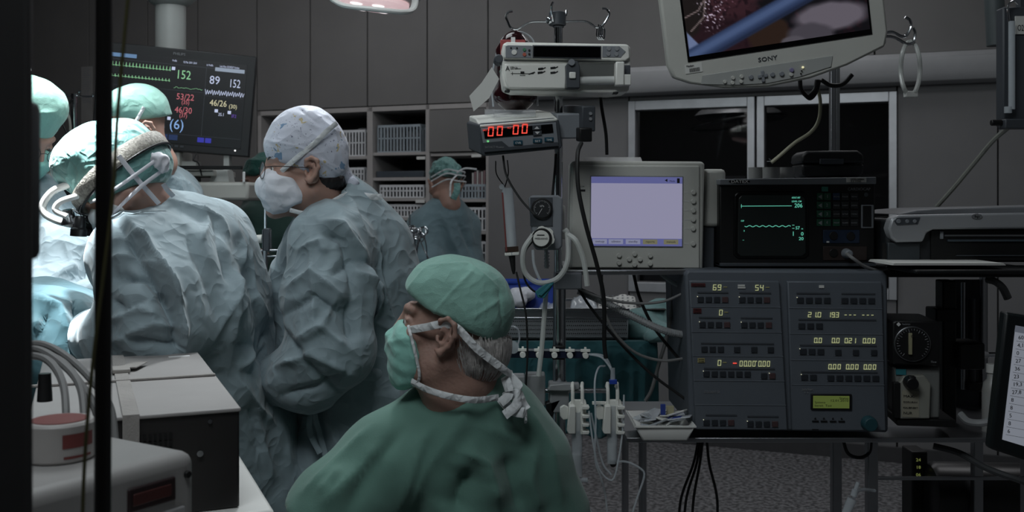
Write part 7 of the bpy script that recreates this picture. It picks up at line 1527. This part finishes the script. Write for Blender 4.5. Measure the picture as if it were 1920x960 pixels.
rs.box('column', 1768, 526, 1794, 812, 0, .05, M_black, bevel=.004); rs.box('clamp', 1752, 578, 1800, 602, -.01, .06, M_black, bevel=.004); rs.box('side_block', 1790, 640, 1838, 690, -.03, .06, mat('mixer_black', (20, 20, 21), .45), bevel=.006); mb = MB(); mb.cyl(rs.p(1838, 665), rs.p(1876, 665), 5*rs.k, n=14); mb.build('chrome_stub', M_chrome, rs.o); mb = MB(); mb.cyl(rs.p(1838, 665), rs.p(1852, 665), 11*rs.k, 6*rs.k, 18); mb.build('chrome_nut', M_chrome, rs.o)
fs_ = Dev('gas_fitting', 1815, 812, 2.80, label='dim steel tube fittings on a back plate behind the clamp column', cat='fitting')
for x, w_, y0, y1, m in ((1806, 4, 530, 730, M_steel2), (1822, 7, 560, 720, M_dgrey), (1842, 5, 524, 640, M_steel2)): mb = MB(); mb.cyl(fs_.p(x, y1), fs_.p(x, y0), w_*fs_.k, n=14); mb.build('fitting_tube', m, fs_.o)
fs_.box('back_plate', 1796, 526, 1862, 812, .03, .05, M_dgrey, bevel=.002); fs_.box('valve', 1812, 716, 1838, 732, -.02, .02, M_black, bevel=.003)
wtube('bent_hose', [(1852, 524, 2.6), (1866, 528, 2.58), (1880, 540, 2.58), (1890, 560, 2.58)], .010, mat('hose_pale', (130, 132, 132), .5), 'pale bent hose under the printer tray at right', 'hose')
wtube('grey_hose', [(1800, 776, 2.5), (1815, 790, 2.48), (1840, 793, 2.46), (1862, 786, 2.46), (1880, 770, 2.5)], .009, mat('hose_grey', (150, 152, 154), .5), 'light grey hose curving beside the vaporiser on the shelf', 'hose')
bt = Dev('plastic_bottle', 1858, 812, 2.52, label='white plastic bottle with rounded shoulders near the tablet', cat='bottle'); mb = MB(); mb.lathe(bt.p(1860, 812), (0, 0, 1), [(0, .018), (.004, .0235), (.105, .0235), (.125, .020), (.135, .012), (.150, .011)], 24); mb.build('shell', mat('bottle_white', (168, 168, 166), .4, sub=.1), bt.o); mb = MB(); mb.cyl(bt.p(1860, 812-.150/bt.k), bt.p(1860, 812-.172/bt.k), .014, n=18); mb.build('cap', M_wht, bt.o, .001); bt.box('label', 1852, 745, 1868, 790, -.0245, -.022, mat('label_dim', (140, 140, 138), .6), bevel=0)
tab = empty('tablet_screen', at(1900, 850, 2.1), label='black-framed upright screen with a white printed list at the right edge', cat='screen'); q = lambda x, y, d=0: at(x, y, 2.1+d)-tab.location
def plate(nm, pts, d0_, d1_, m, bev=0): mb = MB(); mb.hexa([at(x, y, 2.1)-tab.location+V((0, d0_, 0)) for x, y in pts], [at(x, y, 2.1)-tab.location+V((0, d1_, 0)) for x, y in pts]); return mb.build(nm, m, tab, bev)
plate('frame', [(1857, 842), (1990, 886), (2010, 606), (1886, 584)], 0, .03, mat('tablet_black', (18, 24, 26), .4), .006); plate('screen', [(1879, 824), (1985, 856), (2000, 628), (1904, 610)], -.0015, .002, emis('tablet_white', (158, 164, 176), .5)); plate('screen_header', [(1902, 622), (1998, 640), (2000, 628), (1904, 610)], -.0022, .0, emis('tablet_header', (110, 116, 128), .5))
for i in range(13):
    t = i/13; x, y = 1904-22*t, 628+190*t; vs_, f2 = text_mb(('60', '4,17', '0', '27', '36', '23', '19,3', '27,8', '8', '8', '5', '8', '6')[i], 8*2.1/F*1.3); mb = MB(); mb.add([v+q(x+4, y+8, 0)+V((0, -.0026, 0)) for v in vs_], f2); mb.build('list_entry', M_ink, tab, smooth=False)
    mb = MB(); mb.tube([q(x+1, y+11)+V((0, -.002, 0)), q(x+90, y+27)+V((0, -.002, 0))], .0004, 4, 0); mb.build('rule_line', M_inkg, tab)
mb = MB(); mb.tube([q(1960, 860, .03), q(1975, 900, .1), q(1985, 960, .25)], .014, 10); mb.build('support_arm', M_black, tab)
gc = Dev('gas_cylinder', 1830, 960, 2.95, label='dark gas cylinder lying low in the bottom right corner', cat='cylinder'); mb = MB(); mb.lathe(gc.p(1738, 920), (1, 0, -.02), [(0, .05), (.006, .075), (.02, .084), (.5, .084)], 32); mb.build('shell', mat('cylinder_black', (24, 24, 26), .35), gc.o)
gc.box('bracket', 1715, 850, 1745, 980, .02, .10, M_black, bevel=.004)
for i, y in enumerate((868, 882, 896)): gc.text('lettering', ('24', '18', '06')[i], 1722, y, 6, .018, emis('glow_digits', (150, 160, 90), .4), w=9)
gc.o.location.z = gc.o.location.z
mb = MB(); mb.box(gc.p(1740, 962, -.06), gc.p(1990, 972, .12)); mb.build('cradle', M_steel2, gc.o, .003)
for x in (1750, 1960): mb = MB(); p = gc.p(x, 972, .03); mb.box((p.x-.012, .0, -gc.o.location.z), (p.x+.012, .03, p.z)); mb.build('leg', M_steel2, gc.o)
wtube('loose_tube', [(1750, 836, 2.52), (1800, 850, 2.5), (1850, 878, 2.48), (1925, 905, 2.45), (1990, 930, 2.45)], .008, mat('tube_dim', (70, 72, 74), .5), 'dim grey tube slanting below the lower shelf at right', 'tube')
for i, (x0, x1, x2) in enumerate(((1318, 1312, 1300), (1314, 1306, 1286), (1325, 1330, 1345), (1310, 1300, 1276))):
    wtube('hanging_lead', [(x0, 822, 2.55), (x1, 870, 2.56), (x2, 940, 2.58), (x2-4, 1030, 2.6)], .0034, M_rub, ['black lead in the bunch under the shelf, second from left', 'black lead in the bunch under the shelf, third from left', 'black lead in the bunch under the shelf, rightmost', 'black lead in the bunch under the shelf, leftmost'][i], 'cable', 'black leads hanging under the lower shelf')
wtube('cable_loop', [(1580, 822, 2.55), (1590, 850, 2.55), (1612, 858, 2.55), (1630, 848, 2.55), (1634, 822, 2.55)], .0044, M_rub, 'black cable loop under the shelf below the teal knob', 'cable')
wtube('pale_hose', [(1640, 920, 2.5), (1620, 918, 2.46), (1606, 922, 2.44), (1600, 935, 2.43)], .0042, M_clear2, 'short clear hose bending at the bottom right of the floor', 'hose')
mb = MB(); a_ = at(1598, 935, 2.43); b_2 = at(1585, 965, 2.43); mb.cyl(a_, b_2, .012, .010, 14); mb.cyl(at(1604, 918, 2.43), at(1609, 904, 2.43), .005, n=10); mb.cyl(at(1600, 930, 2.43), at(1604, 918, 2.43), .008, n=12); single('tube_connector', mb, M_clear2, 'clear ribbed tube connector hanging near the floor under the console', 'connector')
# made-up lamp behind the left pane, standing in for a reflection in the glass
al = empty('reflection_lamp', WO+WU*wx(1385, 1.5)+WN*1.5+V((0, 0, 0)), label='made-up dim lamp with ring handle behind the window, standing in for a reflection', cat='lamp')
q = lambda x, y: V((0, 0, 0))
zz2 = wp(1385, 225, 1.5)[1]; al.location.z = zz2; al.rotation_euler = (0, 0, WR); k3 = .0042
mb = MB(); mb.lathe((0, 0, 0), (0, 0, 1), [(0, .08), (0, .30), (.03, .34), (.07, .30), (.16, .10)], 36); mb.build('lamp_dome', mat('lamp_grey', (150, 152, 156), .3, .3), al)
mb = MB(); mb.cyl((0, 0, 0), (0, 0, -.09), .018, n=14); mb.build('handle', M_steel2, al); mb = MB(); n = 20; mb.tube([V((.36*math.cos(2*math.pi*i/n), .36*math.sin(2*math.pi*i/n), -.02+.05*math.cos(2*math.pi*i/n))) for i in range(n+1)], .010, 8, 2); mb.build('ring_handle', M_steel, al); mb = MB(); mb.cyl((0, 0, .16), (0, 0, ZT-.1-zz2), .025, n=14); mb.build('stem', M_steel2, al)
d = bpy.data.lights.new('adjoining_light', 'AREA'); d.energy = 5; d.size = .8; lo_ = bpy.data.objects.new('adjoining_light', d); COL.objects.link(lo_); lo_.location = WO+WU*wx(1300, 1.0)+WN*1.0+V((0, 0, 3.1))
# stool under the seated man
so = empty('rolling_stool', (man.location.x+.0, man.location.y+.12, 0), label='round rolling stool under the seated man', cat='stool'); zs_ = .43
mb = MB(); mb.lathe((0, 0, zs_-.07), (0, 0, 1), [(0, .17), (.02, .19), (.06, .19), (.07, .17)], 32); mb.build('seat', M_blk, so); mb = MB(); mb.cyl((0, 0, .08), (0, 0, zs_-.07), .025); mb.build('gas_column', M_chrome, so); mb = MB()
for k in range(5): a = 2*math.pi*k/5; mb.cyl((0, 0, .08), (.26*math.cos(a), .26*math.sin(a), .06), .018)
mb.build('star_base', M_steel2, so)
for k in range(5): a = 2*math.pi*k/5; c = V((.25*math.cos(a), .25*math.sin(a), .026)); mb = MB(); mb.cyl(c-V((0, .012, 0)), c+V((0, .012, 0)), .026, n=16); mb.build('castor', M_rub, so)

# sub-parts: pieces that belong to one part of a device
def nest(root, host, names, cond=None):
    h = [c for c in root.children if c.name.split('.')[0] == host]
    if not h: return
    for c in list(root.children):
        if c.name.split('.')[0] in names and c not in h and not c.children:
            x = sum(v.co.x for v in c.data.vertices)/max(1, len(c.data.vertices)); hx = [(abs(x-sum(v.co.x for v in q.data.vertices)/len(q.data.vertices)), i) for i, q in enumerate(h)]
            c.parent = h[min(hx)[1]]
nest(mn.o, 'screen', ('reading', 'waveform', 'caption', 'soft_key', 'alarm_icon', 'status_bar', 'screen_rule')); nest(mn.o, 'housing', ('bezel_button', 'power_light'))
nest(lm.o, 'screen', ('title_bar', 'menu_bar', 'menu_key', 'battery_icon', 'speaker_icon')); nest(dm.o, 'tube_glass', ('reading', 'waveform')); nest(dm.o, 'connector_panel', ('socket',))
nest(cs.o, 'panel', ('digit', 'decimal_point', 'key', 'key_frame', 'key_lamp', 'caption_strip', 'module_seam', 'unit_mark', 'label', 'minus_light', 'rotary_knob', 'flat_key')); nest(tv.o, 'control_panel', ('button', 'cross_key')); nest(sp.o, 'keypad', ('key',))
nest(vg.o, 'gauge', ('dial_face', 'scale_marks', 'needle')); nest(vg.o, 'ribbed_knob', ('knob_ring', 'knob_face', 'knob_mark')); nest(sm.o, 'display_window', ('digit',)); nest(sm.o, 'side_module', ('module_button',)); nest(pr.o, 'button_panel', ('button',)); nest(gm_.o, 'dial', ('scale_marks', 'pointer')); nest(tab, 'screen', ('list_entry', 'rule_line', 'screen_header')); nest(tp, 'spool', ('red_ring', 'red_print')); nest(bx, 'webbing_strap', ('buckle', 'strap_end'))
for p in (man, wom, sur, pb, pl, nb, ng): nest(p, 'surgical_mask', ('mask_tie', 'mask_edge', 'tie_end')); nest(p, 'headband', ('headband_edge', 'lamp_arm')); nest(p, 'rim', ('lens', 'temple'))
